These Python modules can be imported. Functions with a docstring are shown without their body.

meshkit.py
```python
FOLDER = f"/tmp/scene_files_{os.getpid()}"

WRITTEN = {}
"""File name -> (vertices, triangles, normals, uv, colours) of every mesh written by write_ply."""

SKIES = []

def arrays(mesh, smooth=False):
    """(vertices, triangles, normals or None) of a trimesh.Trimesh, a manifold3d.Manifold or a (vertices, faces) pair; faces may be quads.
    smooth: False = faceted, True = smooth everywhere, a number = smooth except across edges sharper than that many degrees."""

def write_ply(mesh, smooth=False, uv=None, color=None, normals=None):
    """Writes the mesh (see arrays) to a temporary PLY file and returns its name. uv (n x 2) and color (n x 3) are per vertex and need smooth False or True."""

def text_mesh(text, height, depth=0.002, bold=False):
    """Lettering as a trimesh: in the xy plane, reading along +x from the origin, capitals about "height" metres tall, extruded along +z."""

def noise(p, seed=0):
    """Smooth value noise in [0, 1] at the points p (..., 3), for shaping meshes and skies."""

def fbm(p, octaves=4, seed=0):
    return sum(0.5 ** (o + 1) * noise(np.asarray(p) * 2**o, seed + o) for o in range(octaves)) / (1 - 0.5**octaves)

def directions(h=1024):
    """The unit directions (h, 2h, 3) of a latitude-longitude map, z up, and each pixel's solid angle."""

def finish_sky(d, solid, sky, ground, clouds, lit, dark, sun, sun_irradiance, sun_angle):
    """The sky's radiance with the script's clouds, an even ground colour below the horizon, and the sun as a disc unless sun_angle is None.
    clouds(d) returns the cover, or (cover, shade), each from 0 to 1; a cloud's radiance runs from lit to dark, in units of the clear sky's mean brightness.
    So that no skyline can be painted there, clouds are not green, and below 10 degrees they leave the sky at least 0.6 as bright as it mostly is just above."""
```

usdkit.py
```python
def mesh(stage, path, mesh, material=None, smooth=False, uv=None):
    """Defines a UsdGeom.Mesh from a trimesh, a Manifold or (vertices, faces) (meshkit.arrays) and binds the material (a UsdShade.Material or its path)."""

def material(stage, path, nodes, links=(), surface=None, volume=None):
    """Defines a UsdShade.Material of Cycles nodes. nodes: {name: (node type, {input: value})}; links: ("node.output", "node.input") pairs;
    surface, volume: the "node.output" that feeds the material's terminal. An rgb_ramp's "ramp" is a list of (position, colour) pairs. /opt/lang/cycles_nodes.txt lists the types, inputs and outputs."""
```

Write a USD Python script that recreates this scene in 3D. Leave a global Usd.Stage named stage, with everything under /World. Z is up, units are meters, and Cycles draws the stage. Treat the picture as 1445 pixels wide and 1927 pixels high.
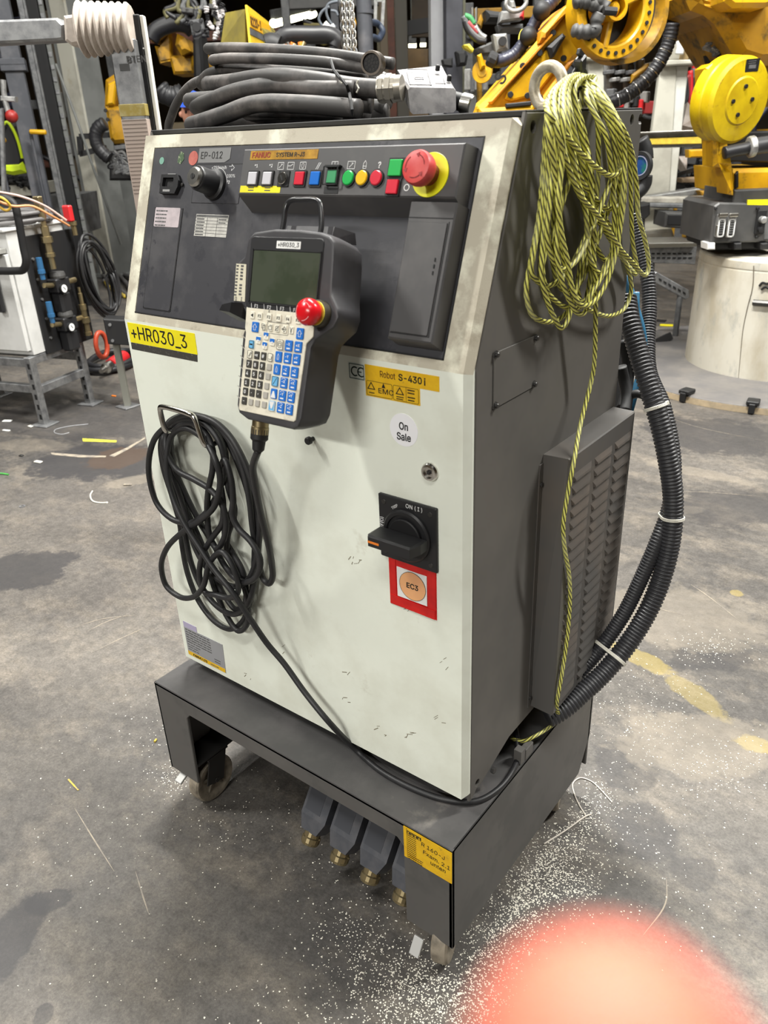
import math, random, numpy as np, trimesh, manifold3d, usdkit, meshkit
from pxr import Usd, UsdGeom, UsdLux, UsdShade, Gf, Sdf
from shapely.geometry import Polygon, Point
from shapely import affinity
rng = np.random.default_rng(7); random.seed(7)
stage = Usd.Stage.CreateInMemory()
UsdGeom.SetStageUpAxis(stage, UsdGeom.Tokens.z); UsdGeom.SetStageMetersPerUnit(stage, 1.0)
world = UsdGeom.Xform.Define(stage, '/World'); stage.SetDefaultPrim(world.GetPrim())
A = np.array
# ---------------------------------------------------------------- camera
F_PX, CAM = 1478.45, A([1.2147, -.81838, 1.358])
YAW, PIT, ROL = -.67227, .45235, -.043939
FW = A([math.sin(YAW)*math.cos(PIT), math.cos(YAW)*math.cos(PIT), -math.sin(PIT)])
_rt = A([math.cos(YAW), -math.sin(YAW), 0.]); _up = np.cross(_rt, FW)
RT = _rt*math.cos(ROL)+_up*math.sin(ROL); UP = _up*math.cos(ROL)-_rt*math.sin(ROL)
cam = UsdGeom.Camera.Define(stage, '/World/camera')
AP = 8.0
cam.CreateHorizontalApertureAttr(AP); cam.CreateVerticalApertureAttr(AP*1927/1445)
cam.CreateFocalLengthAttr(AP*F_PX/1445); cam.CreateClippingRangeAttr(Gf.Vec2f(.004, 200))
cam.CreateFStopAttr(2.1); cam.CreateFocusDistanceAttr(1.55)
cam.AddTransformOp().Set(Gf.Matrix4d(*RT, 0, *UP, 0, *(-FW), 0, *CAM, 1))
cam.CreateExposureAttr(0.12)
# ---------------------------------------------------------------- light of the hall
def dome(level):
    d = UsdLux.DomeLight.Define(stage, '/World/dome_light'); d.CreateIntensityAttr(level); d.CreateColorAttr(Gf.Vec3f(1, .97, .9))
def lamp(name, c, size, rotz, power, color=(1, .985, .93), tilt=None):
    l = UsdLux.RectLight.Define(stage, '/World/'+name)
    l.CreateWidthAttr(size[0]); l.CreateHeightAttr(size[1]); l.CreateIntensityAttr(power); l.CreateColorAttr(Gf.Vec3f(*color))
    l.AddTranslateOp().Set(Gf.Vec3d(*c)); l.AddRotateZOp().Set(rotz)
    if tilt: l.AddRotateXOp().Set(tilt)
dome(.012)
lamp('hall_lamp', (1.0, -7.4, 4.8), (3.4, .3), 0, 95, tilt=50)
lamp('hall_lamp_001', (-.3, 1.75, 5.2), (2.6, .2), 0, 400)
lamp('hall_lamp_002', (3.5, 3.4, 5.0), (3.2, .3), 60, 150)
lamp('hall_lamp_003', (1.75, -2.3, 4.8), (1.5, .14), 25, 105)
lamp('hall_lamp_007', (-2.7, -2.0, 4.9), (1.6, .16), 55, 290)
lamp('hall_lamp_004', (-4.5, .6, 5.4), (4, .3), 90, 34)
lamp('hall_lamp_005', (-1.5, 6.6, 6.), (6, .3), 0, 32)
lamp('hall_lamp_006', (-7, 9.5, 6.2), (8, .3), 0, 20)
# ---------------------------------------------------------------- helpers
def ray(u, v): return FW + RT*(u-722.5)/F_PX - UP*(v-963.5)/F_PX
def at(u, v, axis, val):                     # the point seen at pixel (u, v) on a world plane
    d = ray(u, v); return CAM + d*((val-CAM[axis])/d[axis])
def far(u, v, d): return CAM + ray(u, v)*d    # the point at planar distance d
def depth(P): return float((A(P)-CAM)@FW)
used = {}
def path_of(name, parent=None):
    base = parent.GetPath().pathString if parent else '/World'
    key = base+'/'+name; n = used.get(key, 0); used[key] = n+1
    return key if n == 0 else '%s_%03d' % (key, n)
def obj(name, mesh, m, parent=None, smooth=False, uv=None, label=None, kind=None):
    if isinstance(mesh, list): mesh = trimesh.util.concatenate(mesh)
    p = usdkit.mesh(stage, path_of(name, parent), mesh, m, smooth=smooth, uv=uv).GetPrim()
    if label: p.SetCustomDataByKey('label', label)
    if kind: p.SetCustomDataByKey('kind', kind)
    return p
def tag(p, label, cat, group=None, kind=None):
    p.SetCustomDataByKey('label', label); p.SetCustomDataByKey('category', cat)
    if group: p.SetCustomDataByKey('group', group)
    if kind: p.SetCustomDataByKey('kind', kind)
    return p
def thing(name, label, cat, group=None, loc=None, rotz=0):
    x = UsdGeom.Xform.Define(stage, path_of(name))
    if loc is not None:
        x.AddTranslateOp().Set(Gf.Vec3d(*map(float, loc))); x.AddRotateZOp().Set(float(rotz))
    return tag(x.GetPrim(), label, cat, group)
def struct(name, mesh, m, **k): return obj(name, mesh, m, kind='structure', **k)
# --- materials
def lin(c): return tuple(((v/255)/12.92 if v/255 <= .04045 else ((v/255+.055)/1.055)**2.4) for v in c)
mats = {}
def M(name, c, rough=.5, metal=0., c2=None, scale=8., lo=.4, hi=.65, bump=0., bscale=60., spec=.5, c3=None, s3=3., l3=.5, h3=.6, coat=0., detail=6., rvar=0., trans=0., sss=0., emit=None, stretch=None):
    if name in mats: return mats[name]
    n = {'p': ('principled_bsdf', {'base_color': lin(c), 'roughness': rough, 'metallic': metal, 'specular_ior_level': spec, 'coat_weight': coat})}
    L = []
    if trans: n['p'][1]['transmission_weight'] = trans
    if sss: n['p'][1].update(subsurface_weight=sss, subsurface_radius=(1, .35, .2), subsurface_scale=.004)
    if emit: n['p'][1].update(emission_color=lin(c), emission_strength=emit)
    if c2 or bump: n['g'] = ('geometry', {})
    src = 'g.position'
    if stretch: n['mp'] = ('mapping', {'scale': stretch}); L.append(('g.position', 'mp.vector')); src = 'mp.vector'
    if c2:
        n['n'] = ('noise_texture', {'scale': scale, 'detail': detail, 'roughness': .6})
        n['r'] = ('map_range', {'from_min': lo, 'from_max': hi, 'clamp': True})
        n['m'] = ('mix', {'color1': lin(c), 'color2': lin(c2)})
        L += [(src, 'n.vector'), ('n.fac', 'r.value'), ('r.result', 'm.fac')]
        out = 'm.color'
        if c3:
            n['n3'] = ('noise_texture', {'scale': s3, 'detail': 8., 'roughness': .65}); n['r3'] = ('map_range', {'from_min': l3, 'from_max': h3, 'clamp': True})
            n['m3'] = ('mix', {'color2': lin(c3)})
            L += [(src, 'n3.vector'), ('n3.fac', 'r3.value'), ('r3.result', 'm3.fac'), (out, 'm3.color1')]; out = 'm3.color'
        L.append((out, 'p.base_color'))
        if rvar:
            n['rr'] = ('map_range', {'from_min': 0., 'from_max': 1., 'to_min': rough, 'to_max': rough+rvar}); L += [('r.result', 'rr.value'), ('rr.result', 'p.roughness')]
    if bump:
        n['bn'] = ('noise_texture', {'scale': bscale, 'detail': 3.}); n['b'] = ('bump', {'strength': bump, 'distance': .002})
        L += [('g.position', 'bn.vector'), ('bn.fac', 'b.height'), ('b.normal', 'p.normal')]
    mats[name] = usdkit.material(stage, '/World/Looks/'+name, n, L, surface='p.BSDF')
    return mats[name]
# --- meshes
def frame(o, ex, ey):
    T = np.eye(4); ex = A(ex, float); ey = A(ey, float); ex = ex/np.linalg.norm(ex); ez = np.cross(ex, ey); ez /= np.linalg.norm(ez)
    T[:3, 0] = ex; T[:3, 1] = np.cross(ez, ex); T[:3, 2] = ez; T[:3, 3] = o
    return T
def off(T, x=0, y=0, z=0, rz=0, rx=0, ry=0):
    R = trimesh.transformations.euler_matrix(rx, ry, rz, 'rxyz'); R[:3, 3] = (x, y, z); return T@R
def put(m, T): m = m.copy(); m.apply_transform(T); return m
def cat(*ms):
    out = []
    for q in ms: out += q if isinstance(q, list) else [q]
    return trimesh.util.concatenate(out)
I4 = np.eye(4)
def rr(w, h, r=0., n=4, cx=0., cy=0.):
    if r <= 0: return A([(-w/2, -h/2), (w/2, -h/2), (w/2, h/2), (-w/2, h/2)])+A([cx, cy])
    P = []
    for sx, sy, a in ((1, -1, -90), (1, 1, 0), (-1, 1, 90), (-1, -1, 180)):
        for k in range(n+1):
            t = math.radians(a+90*k/n); P.append((sx*(w/2-r)+r*math.cos(t)+cx, sy*(h/2-r)+r*math.sin(t)+cy))
    return A(P)
def inset(P, c):
    P = A(P, float); d = np.roll(P, -1, 0)-P; d /= np.linalg.norm(d, axis=1)[:, None]
    nn = np.stack([-d[:, 1], d[:, 0]], 1); pn = np.roll(nn, 1, 0)
    return P+c*(nn+pn)/np.maximum(1+(nn*pn).sum(1), .25)[:, None]
def ccw(P):
    P = A(P, float); x, y = P.T
    return P if (x*np.roll(y, -1)-y*np.roll(x, -1)).sum() > 0 else P[::-1]
def prism(P, h, c=0., c0=0., z=0., holes=()):
    """an outline extruded along z from z to z+h, its edges chamfered by c at the top and c0 at the bottom"""
    P = ccw(P)
    if holes: return put(trimesh.creation.extrude_polygon(Polygon(P, [A(q) for q in holes]), h, engine='earcut'), off(I4, 0, 0, z))
    levels = ([(inset(P, c0), z), (P, z+c0)] if c0 else [(P, z)])+([(P, z+h-c), (inset(P, c), z+h)] if c else [(P, z+h)])
    n = len(P); V = np.vstack([np.column_stack([q, np.full(n, zz)]) for q, zz in levels]); Fc = []
    for k in range(len(levels)-1):
        for i in range(n):
            j = (i+1) % n; a, b, c_, d = k*n+i, k*n+j, (k+1)*n+j, (k+1)*n+i
            Fc += [(a, b, c_), (a, c_, d)]
    _, tri = trimesh.creation.triangulate_polygon(Polygon(levels[0][0]), engine='earcut')[:2]
    def caps(q):
        v2, t = trimesh.creation.triangulate_polygon(Polygon(q), engine='earcut'); out = []
        idx = [int(np.argmin(((q-w)**2).sum(1))) for w in v2]
        for tr in t:
            tr = [idx[i] for i in tr]; a, b, c_ = q[tr]
            out.append(tr if (b[0]-a[0])*(c_[1]-a[1])-(b[1]-a[1])*(c_[0]-a[0]) > 0 else tr[::-1])
        return out
    Fc += [t[::-1] for t in caps(levels[0][0])]; o = (len(levels)-1)*n
    Fc += [[i+o for i in t] for t in caps(levels[-1][0])]
    return trimesh.Trimesh(V, A(Fc), process=False)
def box(sx, sy, sz, c=0., T=None):            # centred, chamfered on every edge
    if c <= 0: m = trimesh.creation.box((sx, sy, sz))
    else:
        x, y, z = sx/2, sy/2, sz/2; P = []
        for a in (-1, 1):
            for b in (-1, 1):
                for d in (-1, 1): P += [(a*(x-c), b*(y-c), d*z), (a*(x-c), b*y, d*(z-c)), (a*x, b*(y-c), d*(z-c))]
        m = trimesh.convex.convex_hull(A(P))
    return m if T is None else put(m, T)
def bx(a, b, c=0.):                           # axis-aligned box from corner to corner
    a, b = A(a, float), A(b, float); return box(*(abs(b-a)), c, off(I4, *((a+b)/2)))
def align(p0, p1):
    z = A(p1, float)-A(p0, float); L = np.linalg.norm(z); z = z/L
    x = np.cross((0, 0, 1.), z); x = A([1., 0, 0]) if np.linalg.norm(x) < 1e-6 else x/np.linalg.norm(x)
    T = np.eye(4); T[:3, 0], T[:3, 1], T[:3, 2], T[:3, 3] = x, np.cross(z, x), z, p0
    return T, L
def lathe(prof, n=24, T=None):                # (radius, z) pairs
    m = trimesh.creation.revolve(A(prof, float), sections=n); m.fix_normals()
    return m if T is None else put(m, T)
def cyl(p0, p1, r, n=16, c=0., r1=None):
    T, L = align(p0, p1); r1 = r if r1 is None else r1
    return lathe([(0, 0), (max(r-c, 1e-5), 0), (r, c), (r1, L-c), (max(r1-c, 1e-5), L), (0, L)] if c else [(0, 0), (r, 0), (r1, L), (0, L)], n, T)
def disc(T, x, y, r, h, c=0., n=20, z=0., r1=None):   # a turned button standing on a frame
    r1 = r if r1 is None else r1
    return lathe([(0, z), (r, z), (r1, z+h-c), (max(r1-c, 1e-5), z+h), (0, z+h)], n, off(T, x, y))
def ring(T, x, y, r, t, h, n=24, z=0.): return lathe([(r, z), (r+t, z), (r+t, z+h), (r, z+h), (r, z)], n, off(T, x, y))
def beam(p0, p1, w, h, c=0., upv=(0, 0, 1)):
    p0, p1 = A(p0, float), A(p1, float); z = p1-p0; L = np.linalg.norm(z); x = np.cross(upv, z); x = x if np.linalg.norm(x) > 1e-6 else A([1., 0, 0])
    T = frame((p0+p1)/2, x, np.cross(z, x)); return box(w, h, L, c, T)
def spline(P, n=8, closed=False):
    P = A(P, float)
    if closed: Q = np.vstack([P[-1], P, P[:2]])
    else: Q = np.vstack([2*P[0]-P[1], P, 2*P[-1]-P[-2]])
    out = []; t = np.arange(n)/n
    for i in range(1, len(Q)-2):
        p0, p1, p2, p3 = Q[i-1:i+3]
        def tj(a, b): return max(np.linalg.norm(b-a), 1e-7)**.5
        t1 = tj(p0, p1); t2 = t1+tj(p1, p2); t3 = t2+tj(p2, p3)
        s = (t1+(t2-t1)*t)[:, None]
        A1 = (t1-s)/t1*p0+s/t1*p1; A2 = (t2-s)/(t2-t1)*p1+(s-t1)/(t2-t1)*p2; A3 = (t3-s)/(t3-t2)*p2+(s-t2)/(t3-t2)*p3
        B1 = (t2-s)/t2*A1+s/t2*A2; B2 = (t3-s)/(t3-t1)*A2+(s-t1)/(t3-t1)*A3
        out.append((t2-s)/(t2-t1)*B1+(s-t1)/(t2-t1)*B2)
    if not closed: out.append(P[-1:])
    return np.vstack(out)
def resample(C, step):
    s = np.r_[0, np.cumsum(np.linalg.norm(np.diff(C, axis=0), axis=1))]; n = max(2, int(s[-1]/step)); t = np.linspace(0, s[-1], n+1)
    return np.stack([np.interp(t, s, C[:, k]) for k in range(C.shape[1])], 1), t
def tube(C, r, n=8, rib=None, twist=None, uvs=False, close=False):
    """a tube along the curve C; rib: function of the running length giving the radius factor; twist=(pitch, amount, strands)"""
    C = A(C, float); N = len(C); tg = np.gradient(C, axis=0)
    if close: tg = np.roll(C, -1, 0)-np.roll(C, 1, 0)
    tg /= np.linalg.norm(tg, axis=1)[:, None]+1e-12
    s = np.r_[0, np.cumsum(np.linalg.norm(np.diff(C, axis=0), axis=1))]
    u = np.cross(tg[0], (.3, .2, .93)); u /= np.linalg.norm(u); U = [u]
    for i in range(1, N):
        u = U[-1]-tg[i]*(U[-1]@tg[i]); U.append(u/(np.linalg.norm(u)+1e-12))
    U = A(U); W = np.cross(tg, U); a = np.arange(n+(1 if uvs else 0))*2*np.pi/n; K = len(a)
    R = np.broadcast_to(np.asarray(r, float) if np.ndim(r) else np.full(N, r), (N,)).copy()
    if rib is not None: R = R*rib(s)
    RR = np.repeat(R[:, None], K, 1)
    if twist: RR = RR*(1-twist[1]*(1-np.abs(np.sin(.5*twist[2]*(a[None]-2*np.pi*s[:, None]/twist[0])))))
    V = (C[:, None]+RR[..., None]*(np.cos(a)[None, :, None]*U[:, None]+np.sin(a)[None, :, None]*W[:, None])).reshape(-1, 3)
    Fc = []; i = np.arange(N if close else N-1)[:, None]*K; i2 = (np.arange(N if close else N-1)[:, None]+1) % N*K; kk = np.arange(K-1 if uvs else K)[None]; k2 = (kk+1) % K
    q = np.stack([i+kk, i+k2, i2+k2, i2+kk], -1).reshape(-1, 4)
    Fc = np.vstack([q[:, [0, 1, 2]], q[:, [0, 2, 3]]])
    if not close:
        V = np.vstack([V, C[0], C[-1]]); c0, c1 = len(V)-2, len(V)-1; e = (N-1)*K
        ks = np.arange(K-1 if uvs else K); k2 = (ks+1) % K
        Fc = np.vstack([Fc, np.stack([np.full(len(ks), c0), k2, ks], 1), np.stack([np.full(len(ks), c1), e+ks, e+k2], 1)])
    m = trimesh.Trimesh(V, Fc, process=False)
    if uvs:
        uv = np.stack([np.repeat(s, K), np.tile(a/(2*np.pi), N)], 1); uv = np.vstack([uv, uv[:1], uv[-1:]]); return m, uv
    return m
def ribs(pitch, amount): return lambda s: 1-amount*(.5+.5*np.cos(2*np.pi*s/pitch))**2
def text(s, h, T, x, y, bold=False, d=.0004, z=0., sx=1., rz=0., mid=False):
    m = meshkit.text_mesh(s, h, d, bold); m.vertices[:, 0] *= sx
    if mid: m.vertices[:, 0] -= m.bounds[:, 0].mean(); m.vertices[:, 1] -= m.bounds[:, 1].mean()
    return put(m, off(T, x, y, z, rz=rz))
def strip(T, pts, w, d=.0003, z=0., closed=False):      # a printed line
    out = []; pts = A(pts, float); n = len(pts)
    for i in range(n if closed else n-1):
        a, b = pts[i], pts[(i+1) % n]; L = np.linalg.norm(b-a)
        if L > 1e-9: out.append(box(L+w, w, d, 0, off(T, *((a+b)/2), z+d/2, rz=math.atan2(*(b-a)[::-1]))))
    return cat(out)
def smallprint(T, x, y, w, rows, lh, z=0., seed=1, th=.4, fill=.8):   # lines of print too small to read
    r = random.Random(seed); out = []
    for k in range(rows):
        xx = x; e = x+w*(fill if k % 3 else .97*fill+.1*r.random())
        while xx < e:
            L = min(r.uniform(.05, .16)*w, e-xx); out.append(box(L, lh*th, .0003, 0, off(T, xx+L/2, y-k*lh, z+.00015))); xx += L+.022*w
    return cat(out)
def hull(P): return trimesh.convex.convex_hull(A(P))
def boolean(a, b):
    def mf(m):
        m = m.copy(); m.merge_vertices(); m.fix_normals()
        return manifold3d.Manifold(manifold3d.Mesh(m.vertices.astype(np.float32), m.faces.astype(np.uint32)))
    o = (mf(a)-mf(b)).to_mesh(); return trimesh.Trimesh(o.vert_properties[:, :3], o.tri_verts, process=False)
# ---------------------------------------------------------------- materials
cream = M('cream_paint', (236, 240, 228), .5, c2=(222, 224, 210), scale=7, lo=.45, hi=.7, c3=(170, 160, 135), s3=11, l3=.62, h3=.86, bump=.12, bscale=900)
cream_dirty = M('grimy_cream_paint', (190, 183, 165), .55, c2=(236, 234, 214), scale=9, lo=.50, hi=.60, c3=(140, 128, 108), s3=24, l3=.55, h3=.8, bump=.15, bscale=900)
panel_grey = M('panel_grey', (58, 58, 63), .5, c2=(78, 77, 80), scale=9, lo=.52, hi=.66, c3=(48, 48, 54), s3=15, l3=.57, h3=.61, bump=.06, bscale=900)
unit_grey = M('operator_unit_grey', (78, 77, 78), .5, c2=(92, 90, 90), scale=12, lo=.5, hi=.7, bump=.1, bscale=1400)
body_grey = M('cabinet_grey', (97, 94, 90), .48, c2=(88, 86, 83), scale=5, lo=.4, hi=.65, bump=.08, bscale=1100, rvar=.1)
base_grey = M('trolley_grey', (88, 86, 84), .5, c2=(96, 94, 91), scale=6, lo=.5, hi=.66, c3=(80, 79, 77), s3=9, l3=.5, h3=.6, bump=.06, bscale=900)
black = M('black_plastic', (34, 34, 36), .42)
soft_black = M('matt_black', (20, 20, 22), .6)
pendant_black = M('pendant_shell', (58, 57, 60), .48, c2=(70, 69, 71), scale=20, lo=.5, hi=.7, bump=.08, bscale=1500)
rubber = M('black_cable', (36, 36, 38), .48, c2=(50, 49, 50), scale=20, lo=.5, hi=.75)
dusty = M('dusty_cable', (60, 58, 57), .55, c2=(112, 106, 103), scale=13, lo=.5, hi=.72, c3=(38, 37, 38), s3=30, l3=.55, h3=.7)
steel = M('bright_steel', (190, 188, 182), .28, 1.)
zinc = M('galvanised_steel', (150, 151, 152), .5, .7, c2=(118, 119, 122), scale=26, lo=.4, hi=.65)
dark_steel = M('dark_steel', (80, 79, 78), .4, .8)
chrome = M('chrome', (215, 213, 208), .16, 1.)
brass = M('nickel_brass', (165, 150, 115), .35, .9)
white = M('white_label', (232, 232, 230), .5)
silver = M('silver_plate', (165, 166, 170), .4, .3)
yel = M('yellow_label', (245, 232, 30), .45, c2=(238, 222, 30), scale=40)
amber = M('amber_label', (232, 186, 26), .5, c2=(222, 172, 24), scale=60, c3=(190, 150, 40), s3=90, l3=.6, h3=.7)
gold = M('gold_plate', (196, 150, 52), .35, .35, c2=(160, 118, 40), scale=60, lo=.4, hi=.6)
ink = M('black_ink', (22, 22, 22), .6)
grey_ink = M('grey_ink', (92, 92, 92), .6)
white_ink = M('white_ink', (225, 225, 225), .6)
red_ink = M('red_ink', (150, 36, 30), .6)
red = M('red_plastic', (196, 40, 44), .38)
mush = M('red_mushroom', (200, 52, 52), .45, c2=(212, 84, 80), scale=30)
green_b = M('green_lens', (22, 175, 78), .3); red_b = M('red_lens', (214, 38, 60), .3); blue_b = M('blue_lens', (20, 110, 205), .3)
yel_b = M('yellow_lens', (240, 190, 20), .3); grey_b = M('white_lens', (205, 204, 210), .35)
dull_green = M('dull_green_lens', (58, 150, 98), .35)
estop_yel = M('stop_yellow', (228, 226, 20), .45)
red_tape = M('red_tape', (214, 30, 26), .4, c2=(190, 20, 20), scale=30)
peach = M('peach_print', (232, 168, 120), .4, c2=(236, 178, 122), scale=30)
orange = M('orange_mark', (236, 130, 40), .5)
tape_grey = M('grey_tape', (128, 128, 128), .45)
blue_key = M('blue_key', (38, 112, 200), .4); lblue_key = M('pale_blue_key', (110, 178, 222), .4); dark_key = M('dark_key', (66, 64, 60), .45)
grey_key = M('grey_key', (172, 168, 160), .5); keypad = M('keypad_sheet', (226, 220, 202), .5, c2=(196, 190, 174), scale=40, lo=.52, hi=.66); key_white = M('ivory_key', (234, 230, 214), .5)
lcd = M('lcd_glass', (72, 78, 66), .2, c2=(60, 68, 54), scale=14, lo=.48, hi=.6, spec=.8)
dirt_white = M('white_nylon', (215, 212, 200), .5)
# ---------------------------------------------------------------- hall floor
OIL, PALE, YP, BR = (50, 49, 51), (140, 131, 117), (172, 152, 72), (78, 62, 50)
STAINS = [(1215, 1570, 60, 60, 0, OIL, .55), (690, 1800, 150, 60, .2, OIL, .25), (45, 1072, 95, 36, 0., OIL, .8), (20, 1765, 46, 78, .2, OIL, .75), (95, 1695, 50, 22, -.3, OIL, .75), (82, 1908, 16, 14, 0, OIL, .6), (180, 868, 130, 32, 0., OIL, .85), (150, 790, 170, 34, .1, OIL, .6), (225, 862, 60, 18, -.2, BR, .6),
          (1340, 820, 140, 36, .05, OIL, .7), (1380, 955, 110, 34, -.05, OIL, .6), (1330, 1240, 85, 26, -.1, OIL, .6), (1300, 1640, 52, 32, 0, OIL, .45), (1180, 1440, 60, 50, .3, OIL, .5), (1310, 888, 120, 8, .2, PALE, .3), (1270, 960, 60, 8, 0, PALE, .12),
          (60, 838, 70, 10, .05, PALE, .2), (250, 905, 60, 8, -.2, PALE, .3), (1310, 1310, 62, 15, .75, YP, .26), (1425, 1402, 44, 16, .4, YP, .42), (1385, 1116, 12, 6, 0, YP, .3), (1210, 1240, 60, 14, .5, YP, .35), (1280, 1160, 170, 60, .1, PALE, .3), (1320, 1400, 150, 60, 0, PALE, .35)]
def floor_mat():
    n = {'g': ('geometry', {}), 'p': ('principled_bsdf', {'specular_ior_level': .45}),
         'm1': ('mapping', {'rotation': (0, 0, .6), 'scale': (1., 1.7, 1.)}),
         'a': ('noise_texture', {'scale': 1.1, 'detail': 9., 'roughness': .62, 'distortion': .6}), 'ra': ('map_range', {'from_min': .42, 'from_max': .62, 'clamp': True}),
         'b': ('noise_texture', {'scale': 4.5, 'detail': 10., 'roughness': .7}), 'rb': ('map_range', {'from_min': .48, 'from_max': .64, 'clamp': True}),
         'c': ('noise_texture', {'scale': 34., 'detail': 11., 'roughness': .78}), 'rc': ('map_range', {'from_min': .3, 'from_max': .7, 'to_min': .55, 'to_max': 1.35}),
         'd': ('noise_texture', {'scale': .45, 'detail': 5., 'roughness': .6}), 'rd': ('map_range', {'from_min': .45, 'from_max': .66, 'clamp': True}),
         'h': ('noise_texture', {'scale': 170., 'detail': 5., 'roughness': .8}), 'rh': ('map_range', {'from_min': .35, 'from_max': .65, 'to_min': .72, 'to_max': 1.25}), 'x5': ('mix', {'mix_type': 'multiply', 'fac': 1.}),
         'x1': ('mix', {'color1': lin((80, 77, 74)), 'color2': lin((104, 99, 93))}), 'x2': ('mix', {'color2': lin((142, 132, 118))}),
         'x3': ('mix', {'color2': lin((52, 50, 51))}), 'x4': ('mix', {'mix_type': 'multiply', 'fac': 1.}),
         'f2': ('math', {'math_type': 'multiply', 'value2': .38}), 'f3': ('math', {'math_type': 'multiply', 'value2': .4}),
         'bp': ('bump', {'strength': .3, 'distance': .004}), 'rr': ('map_range', {'from_min': .3, 'from_max': .7, 'to_min': .36, 'to_max': .62})}
    L = [('g.position', 'a.vector'), ('g.position', 'm1.vector'), ('m1.vector', 'b.vector'), ('g.position', 'c.vector'), ('g.position', 'd.vector'),
         ('a.fac', 'ra.value'), ('ra.result', 'x1.fac'), ('b.fac', 'rb.value'), ('rb.result', 'f2.value1'), ('f2.value', 'x2.fac'), ('x1.color', 'x2.color1'),
         ('d.fac', 'rd.value'), ('rd.result', 'f3.value1'), ('f3.value', 'x3.fac'), ('x2.color', 'x3.color1'), ('x3.color', 'x4.color1'), ('c.fac', 'rc.value'), ('rc.result', 'x4.color2'), ('g.position', 'h.vector'), ('h.fac', 'rh.value'), ('x4.color', 'x5.color1'), ('rh.result', 'x5.color2'),
         ('x4.color', 'p.base_color'), ('c.fac', 'bp.height'), ('bp.normal', 'p.normal'), ('a.fac', 'rr.value'), ('rr.result', 'p.roughness')]
    # stains of their own shape, each an ellipse on the floor with a ragged rim
    n['sn'] = ('noise_texture', {'scale': 9., 'detail': 11., 'roughness': .72}); n['sv'] = ('math', {'math_type': 'multiply_add', 'value2': 2.0, 'value3': -1.0})
    L += [('g.position', 'sn.vector'), ('sn.fac', 'sv.value1')]; last = 'x5.color'
    for i, (u, v, ru, rv, tilt, col, k) in enumerate(STAINS):
        c = at(u, v, 2, 0.); ex = at(u+ru, v+ru*tilt, 2, 0.)-c; ey = at(u, v+rv, 2, 0.)-c
        n['q%d' % i] = ('mapping', {'mapping_type': 'texture', 'location': tuple(c), 'rotation': (0, 0, math.atan2(ex[1], ex[0])), 'scale': (np.linalg.norm(ex), max(np.linalg.norm(ey), .02), 1000.)})
        n['l%d' % i] = ('vector_math', {'math_type': 'length'}); n['o%d' % i] = ('math', {'math_type': 'add'}); n['e%d' % i] = ('map_range', {'from_min': .9, 'from_max': 1.1, 'to_min': k, 'to_max': 0., 'clamp': True}); n['c%d' % i] = ('mix', {'color2': lin(col)})
        L += [('g.position', 'q%d.vector' % i), ('q%d.vector' % i, 'l%d.vector1' % i), ('l%d.value' % i, 'o%d.value1' % i), ('sv.value', 'o%d.value2' % i), ('o%d.value' % i, 'e%d.value' % i), ('e%d.result' % i, 'c%d.fac' % i), (last, 'c%d.color1' % i)]
        last = 'c%d.color' % i
    L = [(a, b) for a, b in L if b != 'p.base_color']+[(last, 'p.base_color')]
    return usdkit.material(stage, '/World/Looks/hall_floor', n, L, surface='p.BSDF')
floor = struct('floor', bx((-26, -8, -.2), (10, 26, 0)), floor_mat())
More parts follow.
